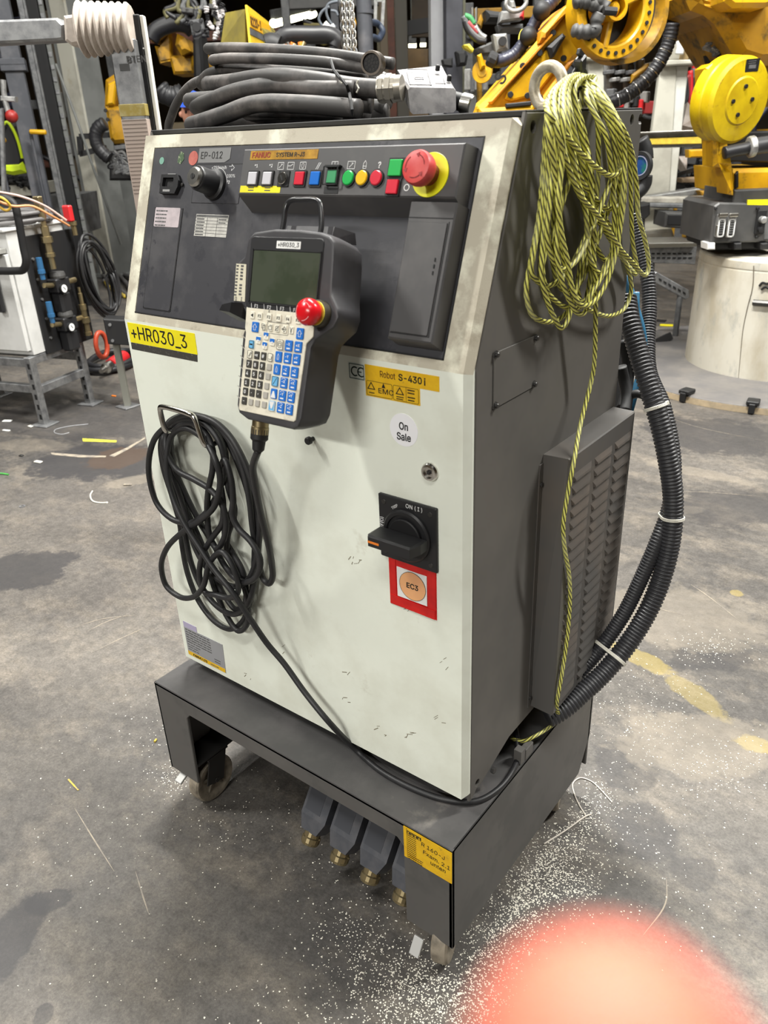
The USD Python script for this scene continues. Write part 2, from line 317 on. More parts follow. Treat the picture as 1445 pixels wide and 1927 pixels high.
# ---------------------------------------------------------------- the control cabinet
YT, DZ = .106, .287; LT = math.hypot(YT, DZ)
FL = frame((0, 0, 0), (1, 0, 0), (0, 0, 1)); FT = frame((0, 0, 1.078), (1, 0, 0), (0, YT, DZ)); FS = frame((.71, 0, 0), (0, 1, 0), (0, 0, 1)); FB = frame((0, -.072, 0), (1, 0, 0), (0, 0, 1))
cab = thing('robot_control_cabinet', 'cream and dark grey robot control cabinet with sloping operator panel standing on the wheeled trolley', 'control cabinet')
FX = frame((0, 0, 0), (0, 1, 0), (0, 0, 1))          # local x = depth, y = height, out = +x
prof = [(.024, .345), (.14, .39), (.494, .395), (.494, 1.365), (.128, 1.365), (.026, 1.08)]
obj('body', put(prism(prof, .71, .002, .002), off(FX, 0, 0, -.006)), soft_black, cab)
prof2 = [(.012, .345), (.14, .39), (.494, .395), (.494, 1.371), (.124, 1.371), (.0145, 1.079)]
sp = put(prism(prof2, .006, .002), off(FX, 0, 0, .704))
for y, z in ((.141, 1.354), (.182, 1.354), (.454, 1.357), (.487, 1.357), (.034, .37), (.034, .352)): sp = boolean(sp, cyl((.69, y, z), (.72, y, z), .0075, 16))
obj('side_panel', sp, body_grey, cab)
obj('side_panel', put(prism(prof2, .006, .002), off(FX, 0, 0, -.008)), body_grey, cab)
obj('lid', bx((-.008, .124, 1.366), (.709, .494, 1.373), .001), soft_black, cab)
obj('rear_panel', bx((0, .49, .4), (.7, .497, 1.365), .001), body_grey, cab)
dprof = [(0, .355), (0, 1.078), (YT, 1.078+DZ), (YT+.022, 1.078+DZ), (.022, 1.082), (.022, .355)]
door = put(prism(dprof, .717, .009, .009), off(FX, 0, 0, -.008))
door = boolean(door, box(.640, .273, .008, 0, off(FT, .348, .1495, .001)))
dv = trimesh.Trimesh(door.vertices, door.faces, process=False); up_face = dv.triangles_center[:, 2] > 1.0785
obj('door', door.submesh([np.where(~up_face)[0]], append=True), cream, cab)
obj('panel_frame', door.submesh([np.where(up_face)[0]], append=True), cream_dirty, cab)
pp = obj('panel_plate', put(prism(rr(.638, .271, .002, 2, .348, .1495), .002), off(FT, 0, 0, -.0028)), panel_grey, cab)
obj('panel_gasket', [box(.639, .002, .001, 0, off(FT, .348, .0145, .0004)), box(.002, .272, .001, 0, off(FT, .667, .15, .0004))], soft_black, cab)
# operator unit: a raised wedge with two rows of buttons
Z0 = .030
op = [(.281, .187, -.001), (.661, .187, -.001), (.661, .272, -.001), (.281, .272, -.001), (.279, .2045, Z0-.002), (.661, .2045, Z0-.002), (.661, .269, Z0-.002), (.279, .269, Z0-.002), (.281, .2065, Z0), (.659, .2065, Z0), (.659, .267, Z0), (.281, .267, Z0)]
unit = obj('operator_unit', put(hull(op), FT), unit_grey, cab)
FO = off(FT, 0, 0, Z0)
def sub(name, m, mt, **k): return obj(name, m, mt, unit, **k)
sub('name_strip', put(prism(rr(.132, .0125, .0005, 1, .361, .2595), .0006, .0002), FO), gold)
sub('lettering', text('FANUC', .0072, FO, .2985, .2562, True, z=.0006, sx=1.1), red_ink)
sub('lettering', text('SYSTEM R-J3', .0056, FO, .3475, .2568, True, z=.0006, sx=1.05), ink)
sub('paper_strip', put(prism(rr(.082, .0095, .0004, 1, .324, .2125), .0004), FO), yel)
sub('lettering', [smallprint(FO, .3, .2145, .014, 2, .0036, .0004, 3), smallprint(FO, .334, .2145, .014, 2, .0036, .0004, 4)], grey_ink)
def square(x, s, w, mt, h=.004):
    sub('button_bezel', put(prism(rr(w, w, .001, 2), .002, .0006, holes=[rr(w*.8, w*.8, .001, 2)]), off(FO, x, s)), soft_black)
    sub('push_button', put(prism(rr(w*.78, w*.78, .0008, 2), h, .0007), off(FO, x, s)), mt)
for x, mt in ((.308, grey_b), (.338, grey_b), (.401, red_b), (.430, blue_b)): square(x, .227, .022, mt)
sub('key_switch_bezel', put(prism(rr(.022, .022, .001, 2), .0015, .0005), off(FO, .369, .227)), soft_black)
sub('key_switch', disc(FO, .369, .227, .0085, .004, .0008, z=.001), chrome); sub('key_slot', box(.002, .0085, .0008, 0, off(FO, .369, .227, .0052, rz=.6)), ink)
square(.460, .229, .021, dull_green)
sub('hinged_guard', [strip(off(FO, .4605, .2295, .0062, rx=.08), rr(.0245, .0225, .001, 1), .0014, .0014, closed=True), box(.026, .003, .006, .0004, off(FO, .4605, .2425, .003))], soft_black)
sub('guard_slot', box(.025, .009, .001, 0, off(FO, .4605, .2125, .0002)), soft_black)
for x, mt in ((.489, green_b), (.512, yel_b), (.536, red_b)):
    sub('button_bezel', ring(FO, x, .2275, .0095, .0016, .0026), soft_black); sub('lamp_lens', disc(FO, x, .2275, .0095, .0045, .0012), mt)
square(.565, .2395, .0255, green_b, .005); square(.565, .2165, .0225, red_b, .005)
sub('lettering', box(.0016, .010, .0004, 0, off(FO, .5855, .239, .0002)), white_ink); sub('lettering', ring(FO, .5855, .2165, .0032, .0012, .0004), white_ink)
ic = []
ic += [text('*1', .0042, FO, .306, .243, True), text('*2', .0042, FO, .336, .243, True), text('?', .0075, FO, .5335, .2405, True)]
for x, w, sg in ((.3595, .011, 0), (.379, .012, 1), (.402, .011, 2), (.46, .011, 3), (.489, .0125, 4)):
    ic.append(strip(FO, rr(w, .0095, 0, 1, x, .2445), .0007, closed=True))
    if sg in (0, 4): ic.append(strip(FO, [(x-.003, .242), (x+.003, .247), (x+.0005, .247)], .0007))
    if sg == 1: ic.append(strip(FO, [(x-.006, .2445), (x, .2445), (x+.004, .247)], .0008))
    if sg == 2: ic.append(strip(FO, rr(.004, .006, .0015, 3, x, .2445), .0008, closed=True))
    if sg == 3: ic.append(strip(FO, [(x, .240), (x, .249)], .0007))
ic += [strip(FO, [(.427, .240), (.4315, .248)], .0009), strip(FO, [(.430, .240), (.4345, .248)], .0009), strip(FO, [(.5095, .240), (.5095, .2465), (.512, .25), (.5145, .2465), (.5145, .240)], .0007, closed=True), strip(FO, [(.509, .243), (.515, .243)], .0007)]
sub('button_symbol', ic, white_ink)
EX, ES = .6185, .2315
sub('stop_collar', disc(FO, EX, ES, .0268, .0015, .0004, 40), estop_yel)
sub('stop_stem', disc(FO, EX, ES, .0135, .016, 0, 24), M('stop_stem', (120, 50, 30), .5))
sub('emergency_stop_button', lathe([(0, .014), (.0135, .014), (.019, .017), (.0205, .022), (.0205, .030), (.019, .0335), (.014, .0352), (0, .0355)], 40, off(FO, EX, ES)), mush, smooth=40)
def arc(T, x, y, r, a0, a1, w, z, n=10): return strip(T, [(x+r*math.cos(math.radians(a0+(a1-a0)*k/n)), y+r*math.sin(math.radians(a0+(a1-a0)*k/n))) for k in range(n+1)], w, z=z)
sub('turn_arrow', cat(*[arc(FO, EX, ES, .0135, a, a+65, .0012, .0352) for a in (10, 130, 250)], *[put(prism([(-.003, -.0015), (.003, -.0015), (0, .003)], .0004), off(FO, EX+.0135*math.cos(math.radians(a+70)), ES+.0135*math.sin(math.radians(a+70)), .0352, rz=math.radians(a+70))) for a in (10, 130, 250)]), M('dark_red_print', (150, 30, 34), .5))
# flap housing under it
fl = obj('interface_housing', put(hull([(.594, .024, -.001), (.664, .024, -.001), (.664, .2, -.001), (.594, .2, -.001), (.594, .03, .0265), (.664, .03, .0265), (.664, .2, .0265), (.594, .2, .0265), (.596, .032, .0285), (.662, .032, .0285), (.662, .2, .0285), (.596, .2, .0285)]), FT), unit_grey, cab)
obj('interface_flap', put(prism(rr(.058, .137, .001, 1, .627, .107), .002, .0006), off(FT, 0, 0, .0285)), unit_grey, fl)
obj('flap_joint', [box(.066, .0012, .0006, 0, off(FT, .629, .181, .0287)), box(.0012, .14, .0006, 0, off(FT, .6575, .107, .0287)), box(.06, .0012, .0006, 0, off(FT, .627, .0375, .0287))], soft_black, fl)
obj('finger_grip', [box(.0016, .0045, .001, 0, off(FT, .648, .115+.008*k, .031)) for k in range(3)], soft_black, fl)
# left side of the panel: stickers, key switch, port, hatch
sl = obj('status_sticker', disc(FT, .051, .265, .0058, .0006, z=-.0008), M('teal_sticker', (120, 168, 150), .5), cab, label='small pale teal round sticker')
obj('status_sticker', put(prism([(.092, .262), (.1, .259), (.107, .266), (.105, .276), (.098, .279), (.093, .272)], .0006), off(FT, 0, 0, -.0008)), M('peeled_green_sticker', (66, 92, 60), .6, c2=(150, 160, 130), scale=200, lo=.55, hi=.6), cab, label='half peeled green sticker')
obj('status_sticker', disc(FT, .13, .268, .0112, .0006, z=-.0008), M('faded_red_sticker', (196, 110, 98), .5, c2=(180, 90, 80), scale=90), cab, label='faded red round sticker')
tp_ = obj('tape_label', put(prism([(.1425, .2605), (.205, .2605), (.2165, .266), (.2165, .2825), (.1425, .2825)], .0006), off(FT, 0, 0, -.0008)), tape_grey, cab, label='grey tape label with handwriting')
obj('handwriting', text('EP-012', .0105, off(FT, 0, 0, -.0002), .1475, .2665, sx=.95), ink, tp_)
mp = obj('mode_switch_plate', put(prism(rr(.109, .058, .001, 1, .1945, .228), .0012, .0004), off(FT, 0, 0, -.001)), panel_grey, cab)
obj('plate_shadow_gap', [box(.111, .0016, .001, 0, off(FT, .1945, .2578, -.0006)), box(.0016, .058, .001, 0, off(FT, .1395, .228, -.0006))], soft_black, mp)
KX, KS = .192, .2265
obj('switch_barrel', lathe([(0, 0), (.0235, 0), (.0235, .006), (.019, .008), (.0185, .036), (.017, .0385), (0, .0385)], 32, off(FT, KX, KS)), black, mp, smooth=35)
obj('lock_face', lathe([(0, .038), (.0145, .038), (.0148, .043), (.0125, .046), (0, .0462)], 28, off(FT, KX, KS)), steel, mp, smooth=35)
obj('key_slot', [disc(FT, KX, KS, .0045, .0006, z=.0462), box(.0014, .006, .0012, 0, off(FT, KX, KS, .0468, rz=.4))], ink, mp)
obj('lettering', [text('<250mm/h', .0048, FT, .178, .2505), text('T1', .0042, FT, .1935, .2445, True), text('100%', .0048, FT, .2155, .238), text('T2', .0042, FT, .2165, .229, True), arc(FT, KX, KS, .0262, 10, 85, .0008, .0002), strip(FT, [(.2185, .2545), (.224, .2545), (.224, .257), (.23, .2525), (.224, .248), (.224, .2505)], .0007), strip(FT, rr(.012, .006, 0, 1, .164, .2475), .0008, closed=True)], white_ink, mp)
pt = obj('data_port', [put(prism([(.064, .211), (.103, .211), (.109, .222), (.109, .232), (.103, .241), (.064, .241)], .008, .001, holes=[rr(.027, .014, .001, 1, .083, .229)]), off(FT, 0, 0, -.001))], black, cab)
obj('port_socket', box(.027, .014, .001, 0, off(FT, .083, .229, .0005)), soft_black, pt)
obj('port_label', [box(.018, .0035, .0004, 0, off(FT, .082, .2155, .0072)), box(.02, .0014, .0004, 0, off(FT, .082, .2435, .0002))], M('port_print', (150, 150, 150), .5), pt)
for x in (.0585, .1125): obj('screw', disc(FT, x, .2265, .003, .003, .0008, 10), dark_steel, pt)
ht = obj('access_hatch', put(prism(rr(.07, .166, .004, 3, .0845, .107), .0016, .0006), off(FT, 0, 0, -.001)), panel_grey, cab)
obj('hatch_joint', [box(.0016, .166, .001, 0, off(FT, .1203, .107, -.0006)), box(.07, .0014, .001, 0, off(FT, .0845, .0235, -.0006)), box(.0012, .166, .001, 0, off(FT, .0488, .107, -.0006))], soft_black, ht)
FH = off(FT, 0, 0, .0006)
wl = obj('paper_label', put(prism(rr(.064, .031, .002, 2, .084, .1745), .0005), FH), M('pinkish_label', (198, 186, 190), .5, c2=(178, 168, 172), scale=60), cab, label='small pinkish white paper label')
obj('print', smallprint(FH, .055, .1845, .055, 5, .0058, .0005, 9, .35, .5), grey_ink, wl)
tb = obj('table_label', put(prism(rr(.076, .034, .0003, 1, .1935, .165), .0005), off(FT, 0, 0, -.0008)), M('table_paper', (205, 203, 196), .5, c2=(184, 182, 176), scale=80), cab, label='white printed table label')
FW_ = off(FT, 0, 0, -.0003)
obj('print', [strip(FW_, [(.156, .182-.034*k/7), (.231, .182-.034*k/7)], .0005) for k in range(1, 7)]+[strip(FW_, [(x, .148), (x, .177)], .0005) for x in (.183, .207)]+[smallprint(FW_, .158, .1795-.00486*k, .02, 1, .004, 0, k, .45, .9) for k in range(7)]+[smallprint(FW_, .21, .1746-.00486*k, .018, 1, .004, 0, 20+k, .4, .9) for k in range(2)]+[box(.074, .003, .0003, 0, off(FW_, .1935, .1795))], grey_ink, tb)
# stickers on the lower door
lb = obj('identification_label', put(prism(rr(.179, .035, .0006, 1, .0975, 1.0555), .0006), FL), yel, cab, label='yellow identification label in black letters')
obj('lettering', text('+HR030_3', .0225, FL, .0125, 1.0455, z=.0006, sx=.98*.166/.1535*.93), ink, lb)
obj('tape_strip', put(prism([(.008, 1.0375), (.186, 1.0375), (.184, 1.0255), (.008, 1.0255)], .0004), FL), M('black_tape', (62, 60, 56), .6, c2=(100, 98, 90), scale=150, lo=.58, hi=.64), cab)
ce = obj('ce_label', put(prism(rr(.0285, .0235, .0005, 1, .526, 1.0575), .0005), FL), M('ce_paper', (205, 212, 204), .5), cab)
obj('lettering', [strip(FL, rr(.0255, .0205, .001, 2, .526, 1.0575), .0009, z=.0005, closed=True), arc(FL, .523, 1.0575, .0062, 60, 300, .0017, .0005, 14), arc(FL, .5345, 1.0575, .0062, 60, 300, .0017, .0005, 14), strip(FL, [(.529, 1.0575), (.534, 1.0575)], .0015, z=.0005)], M('dark_green_ink', (24, 56, 46), .5), ce)
rb = obj('model_label', put(prism(rr(.123, .0205, .0004, 1, .6025, 1.0598), .0005), FL), amber, cab)
obj('lettering', text('Robot', .0088, FL, .5665, 1.0558, z=.0005, sx=.80), M('brown_ink', (90, 50, 20), .5), rb)
obj('lettering', [text('S-430', .0088, FL, .5945+.0035, 1.0558, True, z=.0005), text('i', .0095, FL, .6395, 1.055, True, z=.0005)], ink, rb)
em = obj('approval_label', put(prism(rr(.0925, .024, .0004, 1, .587, 1.0375), .0005), FL), amber, cab)
tri = [strip(FL, [(x-.006, 1.0365), (x+.006, 1.0365), (x, 1.0455)], .0012, z=.0005, closed=True) for x in (.551, .6)]
obj('lettering', tri+[strip(FL, rr(.044, .0205, .002, 2, .565, 1.0375), .0005, z=.0005, closed=True), strip(FL, rr(.042, .0205, .002, 2, .61, 1.0375), .0005, z=.0005, closed=True), text('EMC', .0072, FL, .5625, 1.0325, z=.0005, sx=1.25), put(prism([(.5695, 1.041), (.5755, 1.041), (.5725, 1.0475)], .0004), off(FL, 0, 0, .0005)), smallprint(FL, .5465, 1.031, .012, 1, .003, .0005, 1), smallprint(FL, .594, 1.0325, .014, 2, .003, .0005, 2), smallprint(FL, .613, 1.0445, .014, 2, .004, .0005, 5), smallprint(FL, .613, 1.0345, .014, 2, .004, .0005, 6), strip(FL, [(.6105, 1.028), (.6105, 1.0475)], .0004, z=.0005)], ink, em)
os_ = obj('round_label', disc(FL, .6045, .986, .0238, .0005, 0, 40), M('fresh_white_label', (246, 246, 250), .45), cab, label='round white label printed On Sale')
obj('lettering', [text('On', .0102, FL, .6045, .9915, True, z=.0005, mid=True, sx=.85), text('Sale', .0102, FL, .6045, .976, True, z=.0005, mid=True, sx=.85)], ink, os_)
lk = obj('door_lock', lathe([(0, 0), (.0135, 0), (.0135, .003), (.0115, .006), (.0085, .0066), (.0085, .0035), (0, .0035)], 28, off(FL, .648, .934)), chrome, cab, smooth=30)
obj('lock_core', box(.0055, .0055, .004, .0006, off(FL, .648, .934, .0045)), dark_steel, lk)
kb = obj('door_knob', lathe([(0, 0), (.0035, 0), (.0035, .006), (.0062, .008), (.0062, .013), (.005, .0145), (0, .0145)], 20, off(FL, .432, .9395)), black, cab, smooth=40)
sw = obj('main_switch', put(prism(rr(.103, .104, .002, 2, .6085, .829), .005, .0015), FL), black, cab)
SX, SZ = .609, .826
obj('switch_ring', lathe([(0, .005), (.0415, .005), (.0415, .009), (.039, .0115), (.034, .0115), (.033, .0085), (0, .0085)], 40, off(FL, SX, SZ)), black, sw, smooth=30)
obj('switch_knob', lathe([(0, .008), (.0285, .008), (.0285, .013), (.027, .0145), (0, .0145)], 36, off(FL, SX, SZ)), soft_black, sw, smooth=30)
hd = obj('switch_handle', put(hull([(SX+a, SZ+b, c) for a, c in ((-.043, .014), (-.043, .043), (-.038, .05), (.036, .05), (.041, .03), (.041, .014)) for b in (-.0085, .0065)]+[(SX-.04, SZ+.0085, .016), (SX-.038, SZ+.0085, .046), (SX+.034, SZ+.0085, .046), (SX+.038, SZ+.0085, .016)]), FL), black, sw)
obj('position_mark', [box(.020, .0035, .0006, 0, off(FL, SX-.028, SZ-.001, .0502)), box(.0006, .0035, .006, 0, off(FL, SX-.0431, SZ-.001, .03))], orange, sw)
obj('lettering', [text('ON ( I )', .0062, FL, SX-.002, SZ+.0445, z=.005), text('TRIP', .0042, FL, SX-.026, SZ+.035, z=.005, rz=.62), text('OFF(O)', .0062, FL, SX-.0435, SZ-.0065, z=.005, rz=1.57, sx=.85)], white_ink, sw)
for a in (-1, 1):
    for b in (-1, 1): obj('screw', disc(FL, .6085+a*.041, .829+b*.041, .004, .0012, .0005, 12, z=.0045), dark_steel, sw)
rt_ = obj('tag_holder', [box(.087, .086, .0008, 0, off(FL, .6125, .7365, .0005)), box(.012, .082, .0008, 0, off(FL, .576, .7355, .0013)), box(.014, .082, .0008, 0, off(FL, .648, .7355, .0013)), box(.083, .016, .0009, 0, off(FL, .612, .703, .0021, rz=-.02))], red_tape, cab, label='red tape pocket under the main switch')
obj('paper_tag', box(.055, .052, .0006, 0, off(FL, .612, .739, .0017)), white, rt_)
obj('seal', lathe([(0, 0), (.024, 0), (.024, .0004), (0, .0004)], 36, off(FL, .6135, .739, .0021)), peach, rt_)
obj('lettering', [text('EC3', .0085, FL, .6135, .739, True, z=.0025, mid=True), ring(FL, .6135, .739, .0238, .0006, .0006, 36, .002)], ink, rt_)
npx = obj('name_plate', put(prism([(.013, .3665), (.13, .3665), (.133, .4385), (.013, .4375)], .0008, .0002), FL), silver, cab)
obj('plate_band', put(prism([(.0135, .367), (.1295, .367), (.1298, .3765), (.0135, .3765)], .0004), off(FL, 0, 0, .0007)), amber, npx)
obj('lettering', text('FANUC LTD', .0052, FL, .03, .3692, True, z=.0011, sx=1.1), ink, npx)
obj('print', [smallprint(FL, .017, .433, .11, 6, .0062, .0008, 31, .4, .7), smallprint(FL, .017, .395, .11, 3, .006, .0008, 37, .35, .3), smallprint(FL, .1, .39, .022, 2, .006, .0008, 33, .35), smallprint(FL, .085, .3712, .03, 1, .006, .0011, 35, .3)], grey_ink, npx)
obj('sticker', put(prism(rr(.042, .014, .0004, 1, .034, .444), .0006), FL), M('lavender_sticker', (176, 168, 196), .5), npx)
sk5 = random.Random(9); scm = M('scuff_dark', (120, 112, 92), .6)
for x, z, n in ((.2, .385, 3), (.46, .45, 3), (.535, .42, 4), (.6, .44, 5), (.655, .5, 3), (.60, .70, 4), (.5, .75, 6), (.46, .52, 2), (.67, .62, 3), (.3, .5, 2)):
    obj('scuff', [box(sk5.uniform(.004, .014), sk5.uniform(.0006, .0014), .0003, 0, off(FL, x+sk5.uniform(-.012, .012), z+sk5.uniform(-.01, .01), .0001, rz=sk5.uniform(.3, 1.2))) for k in range(n)], scm, cab, kind='stuff')
# cable hook on the door
h = [A([.127, -.045, .905]), A([.122, -.045, .952]), A([.211, -.045, .951]), A([.228, -.045, .899])]
hkp = []
cor = [h[0]+(0, .05, 0), h[0], h[1], h[2], h[3], h[3]+(0, .05, 0)]
for i, p in enumerate(cor):
    if i in (0, 5): hkp.append(p)
    else: pa, pb = cor[i-1]-p, cor[i+1]-p; pa, pb = pa/np.linalg.norm(pa), pb/np.linalg.norm(pb); hkp += [p+pa*.009, p+(pa+pb)*.0025, p+pb*.009]
obj('cable_hook', tube(spline(hkp, 5), .0048, 12), chrome, cab, smooth=True)
# side panel fittings
cp = obj('cover_plate', put(prism([(.0575, 1.0175), (.1745, 1.0185), (.1725, 1.0925), (.056, 1.0935)], .0016, .0005), FS), body_grey, cab)
obj('cover_joint', [strip(FS, [(.056, 1.0935), (.0575, 1.0165), (.1745, 1.0175)], .0016, .0003)], soft_black, cp)
for y, z in ((.06, 1.091), (.169, 1.089), (.062, 1.0215), (.1705, 1.0225)): obj('screw', lathe([(0, 0), (.0055, 0), (.0055, .001), (.0036, .0012), (.0036, .004), (.0025, .005), (0, .005)], 12, off(FS, y, z, .0016)), dark_steel, cp)
obj('panel_seam', [box(.0012, .29, .0006, 0, off(FS, .203, .66, 0)), box(.0012, .06, .0006, 0, off(FS, .2125, .45, .002))], M('seam_shade', (80, 79, 77), .5), cab)
VX = .752
vent = obj('heat_exchanger_cover', [hull([(.709, .216, .4095), (VX-.002, .223, .4005), (VX-.002, .478, .4005), (.709, .485, .4095), (.709, .216, .8985), (VX-.002, .2185, .8985), (VX-.002, .4805, .8985), (.709, .484, .8985), (VX, .2255, .404), (VX, .476, .404), (VX, .2205, .8965), (VX, .478, .8965)]), bx((.709, .204, .412), (.7115, .22, .885), .0005)], M('cover_grey', (84, 82, 80), .45, c2=(94, 88, 82), scale=5, lo=.5, hi=.7), cab)
FV = frame((VX, 0, 0), (0, 1, 0), (0, 0, 1)); tan = M('dust_brown_louver', (98, 90, 83), .55, c2=(82, 80, 78), scale=7, lo=.4, hi=.6)
for k in range(22):
    z = .8665-k*.0206
    for c in range(3):
        y0 = .2345+c*.0815+(.0 if c else 0); w = .071
        lv = hull([(y0, z, 0), (y0+w, z, 0), (y0+.004, z-.0125, 0), (y0+w-.004, z-.0125, 0), (y0+.009, z-.0125, .0036), (y0+w-.009, z-.0125, .0036), (y0+.007, z-.0085, .003), (y0+w-.007, z-.0085, .003)])
        obj('louver', put(lv, FV), tan, vent)
obj('louver_slot', [box(.058, .0030, .0006, 0, off(FV, .2345+c*.0815+.0355, .8665-k*.0206-.0136, .0001)) for k in range(22) for c in range(3)], soft_black, vent, kind='stuff')
for z in (.85, .43): obj('screw', disc(FS, .211, z, .004, .003, .001, 10, z=.0015), dark_steel, vent)
obj('foot_bolt', [cyl((.71, .082, .362), (.716, .082, .362), .006, 6)], dark_steel, cab)
obj('lifting_eye', [tube(np.array([A([.655, .285, 1.402])+.0245*A([math.cos(a)*.98, -.2*math.cos(a), math.sin(a)]) for a in np.linspace(0, 2*np.pi, 33)[:-1]]), .0076, 14, close=True), lathe([(0, 0), (.014, 0), (.014, .006), (.008, .009), (0, .009)], 16, off(I4, .655, .285, 1.3725))], M('galvanised_eye', (196, 188, 170), .45, .4, c2=(150, 140, 120), scale=60), cab, smooth=40)
obj('lifting_eye', [tube(np.array([A([.675, .335, 1.394])+.0165*A([math.cos(a)*.9, .4*math.cos(a), math.sin(a)]) for a in np.linspace(0, 2*np.pi, 33)[:-1]]), .0076, 14, close=True), lathe([(0, 0), (.014, 0), (.014, .006), (.008, .009), (0, .009)], 16, off(I4, .675, .335, 1.3725))], mats['galvanised_eye'], cab, smooth=40)
# ---------------------------------------------------------------- the trolley under it
tro = thing('wheeled_trolley', 'dark grey steel trolley on castors carrying the control cabinet', 'trolley')
XL, XR, YF, YB = -.0245, .729, -.072, .475
obj('deck', bx((XL, YF, .314), (XR, YB, .322), .002), M('dusty_deck', (72, 71, 71), .5, c2=(86, 84, 84), scale=7, lo=.45, hi=.6, c3=(112, 108, 104), s3=5, l3=.58, h3=.64, bump=.06, bscale=900), tro)
arch = [(XL, .084), (.066, .084), (.0705, .268), (.082, .281), (.618, .281), (.6305, .268), (.631, .084), (XR, .084), (XR, .3215), (XL, .3215)]
obj('front_apron', put(prism(arch, .006, .0015), off(FB, 0, 0, -.006)), base_grey, tro)
rarch = [(XL, .084), (.066, .084), (.0705, .125), (.082, .135), (.618, .135), (.6305, .125), (.631, .084), (XR, .084), (XR, .3215), (XL, .3215)]
obj('rear_apron', put(prism(rarch, .006, .0015), frame((0, YB-.006, 0), (1, 0, 0), (0, 0, 1))), base_grey, tro)
sidep = [(YF, .084), (.43, .084), (YB, .165), (YB, .3215), (YF, .3215)]
obj('side_apron', put(prism(sidep, .006, .0015), off(FX, 0, 0, XR-.006)), base_grey, tro)
obj('side_apron', put(prism(sidep, .006, .0015), off(FX, 0, 0, XL)), base_grey, tro)
for x0, x1, sx in ((XL+.006, .0695, 1), (.6315, XR-.006, -1)):
    xi = x1 if sx > 0 else x0
    obj('gusset', put(prism([(YF+.02, .135), (.02, .135), (.06, .281), (YF+.04, .281)], .004), off(FX, 0, 0, (XL+.03 if sx > 0 else XR-.03))), base_grey, tro)
    obj('castor_plate', bx((x0, YF+.006, .128), (x1, .045, .133)), dark_steel, tro)
obj('cable_clip', bx((.712, .156, .322), (.727, .172, .352), .0006), base_grey, tro)
obj('deck_bracket', [bx((.716, .172, .322), (.7285, .2, .346), .001)], base_grey, tro)
pedal = M('pedal_metal', (190, 190, 188), .4, .2)
def castor(x, y, rz, name='castor'):
    T = off(I4, x, y, 0, rz=rz); w = obj(name, [put(lathe([(.0, -.011), (.030, -.009), (.040, -.015), (.0515, -.015), (.055, -.011), (.055, .011), (.0515, .015), (.040, .015), (.030, .009), (.0, .009)], 32, trimesh.transformations.rotation_matrix(math.pi/2, (1, 0, 0))), off(T, 0, 0, .055))], M('castor_rubber', (150, 140, 124), .6, c2=(110, 102, 90), scale=40), tro, smooth=35)
    obj('castor_fork', [box(.05, .003, .075, .001, off(T, .004, s*.019, .087, ry=.25)) for s in (-1, 1)]+[box(.06, .045, .006, .001, off(T, .012, 0, .122)), cyl((T@A([0, -.022, .055, 1]))[:3], (T@A([0, .022, .055, 1]))[:3], .006, 10)], dark_steel, w)
    obj('wheel_spoke', [box(.03, .024, .008, .002, off(T, .028*math.cos(a), 0, .055+.028*math.sin(a), ry=-a)) for a in np.arange(5)*1.2566+.3], M('spoke_beige', (128, 120, 106), .6), w); obj('wheel_hub', [cyl((T@A([0, -.0125, .055, 1]))[:3], (T@A([0, .0125, .055, 1]))[:3], .016, 16, .001)], M('castor_hub', (70, 66, 60), .5), w)
castor(.046, -.022, 1.6); castor(.688, -.03, 1.9); castor(.688, .40, 1.9); castor(.03, .40, 1.2)
obj('brake_pedal', [box(.02, .03, .006, .001, off(I4, .0, -.066, .062, rx=.5))], pedal, tro)
bpd = obj('brake_pedal', [box(.02, .034, .005, .001, off(I4, .664, -.088, .056, rx=1.0))], pedal, tro)
cl = obj('delivery_label', put(prism(rr(.096, .0715, .0008, 1, .6805, .2825), .0006), FB), amber, tro, label='yellow delivery label with handwriting')
obj('logo_box', [box(.0066, .0075, .0003, 0, off(FB, .6435+.0072*k, .3085, .0008)) for k in range(4)], ink, cl)
obj('lettering', [text(c, .0055, FB, .6435+.0072*k, .3085, True, z=.001, mid=True, sx=.8) for k, c in enumerate('KUKA')], amber, cl)
obj('handwriting', [text('R 160-J', .0085, FB, .668, .296, z=.0006, rz=-.07), text('Fxam. 2.1', .0085, FB, .671, .2795, z=.0006, rz=-.07), text('unten', .0085, FB, .686, .2645, z=.0006, rz=-.03)], M('pen_ink', (60, 50, 20), .6), cl)
obj('print', [strip(FB, [(.6395, .2475), (.6395, .3165)], .0005, z=.0006), smallprint(FB, .641, .302, .018, 12, .0045, .0006, 44, .3, .95), smallprint(FB, .641, .257, .03, 3, .0045, .0006, 46, .3, .95)], ink, cl)
# heavy connectors under the trolley
for k in range(4):
    T = off(I4, .386+.075*k, .02+.0*k, .2, rx=-.62, rz=-.06)
    hb = hull([(a*.032, b*.022, 0) for a in (-1, 1) for b in (-1, 1)]+[(a*.032, b*.022, -.075) for a in (-1, 1) for b in (-1, 1)]+[(a*.02-.004, b*.016, -.105) for a in (-1, 1) for b in (-1, 1)])
    pg = obj('cable_connector', put(hb, T), M('connector_blue_grey', (66, 68, 74), .5, c2=(82, 82, 86), scale=30), tro)
    obj('cable_gland', [put(lathe([(0, -.13), (.017, -.13), (.019, -.125), (.019, -.116), (.0165, -.114), (.0165, -.1), (0, -.1)], 18), off(T, -.004))], brass, pg)
    obj('grip_recess', box(.04, .0006, .05, 0, off(T, -.006, -.0222, -.04)), M('connector_shade', (58, 60, 66), .5), pg)
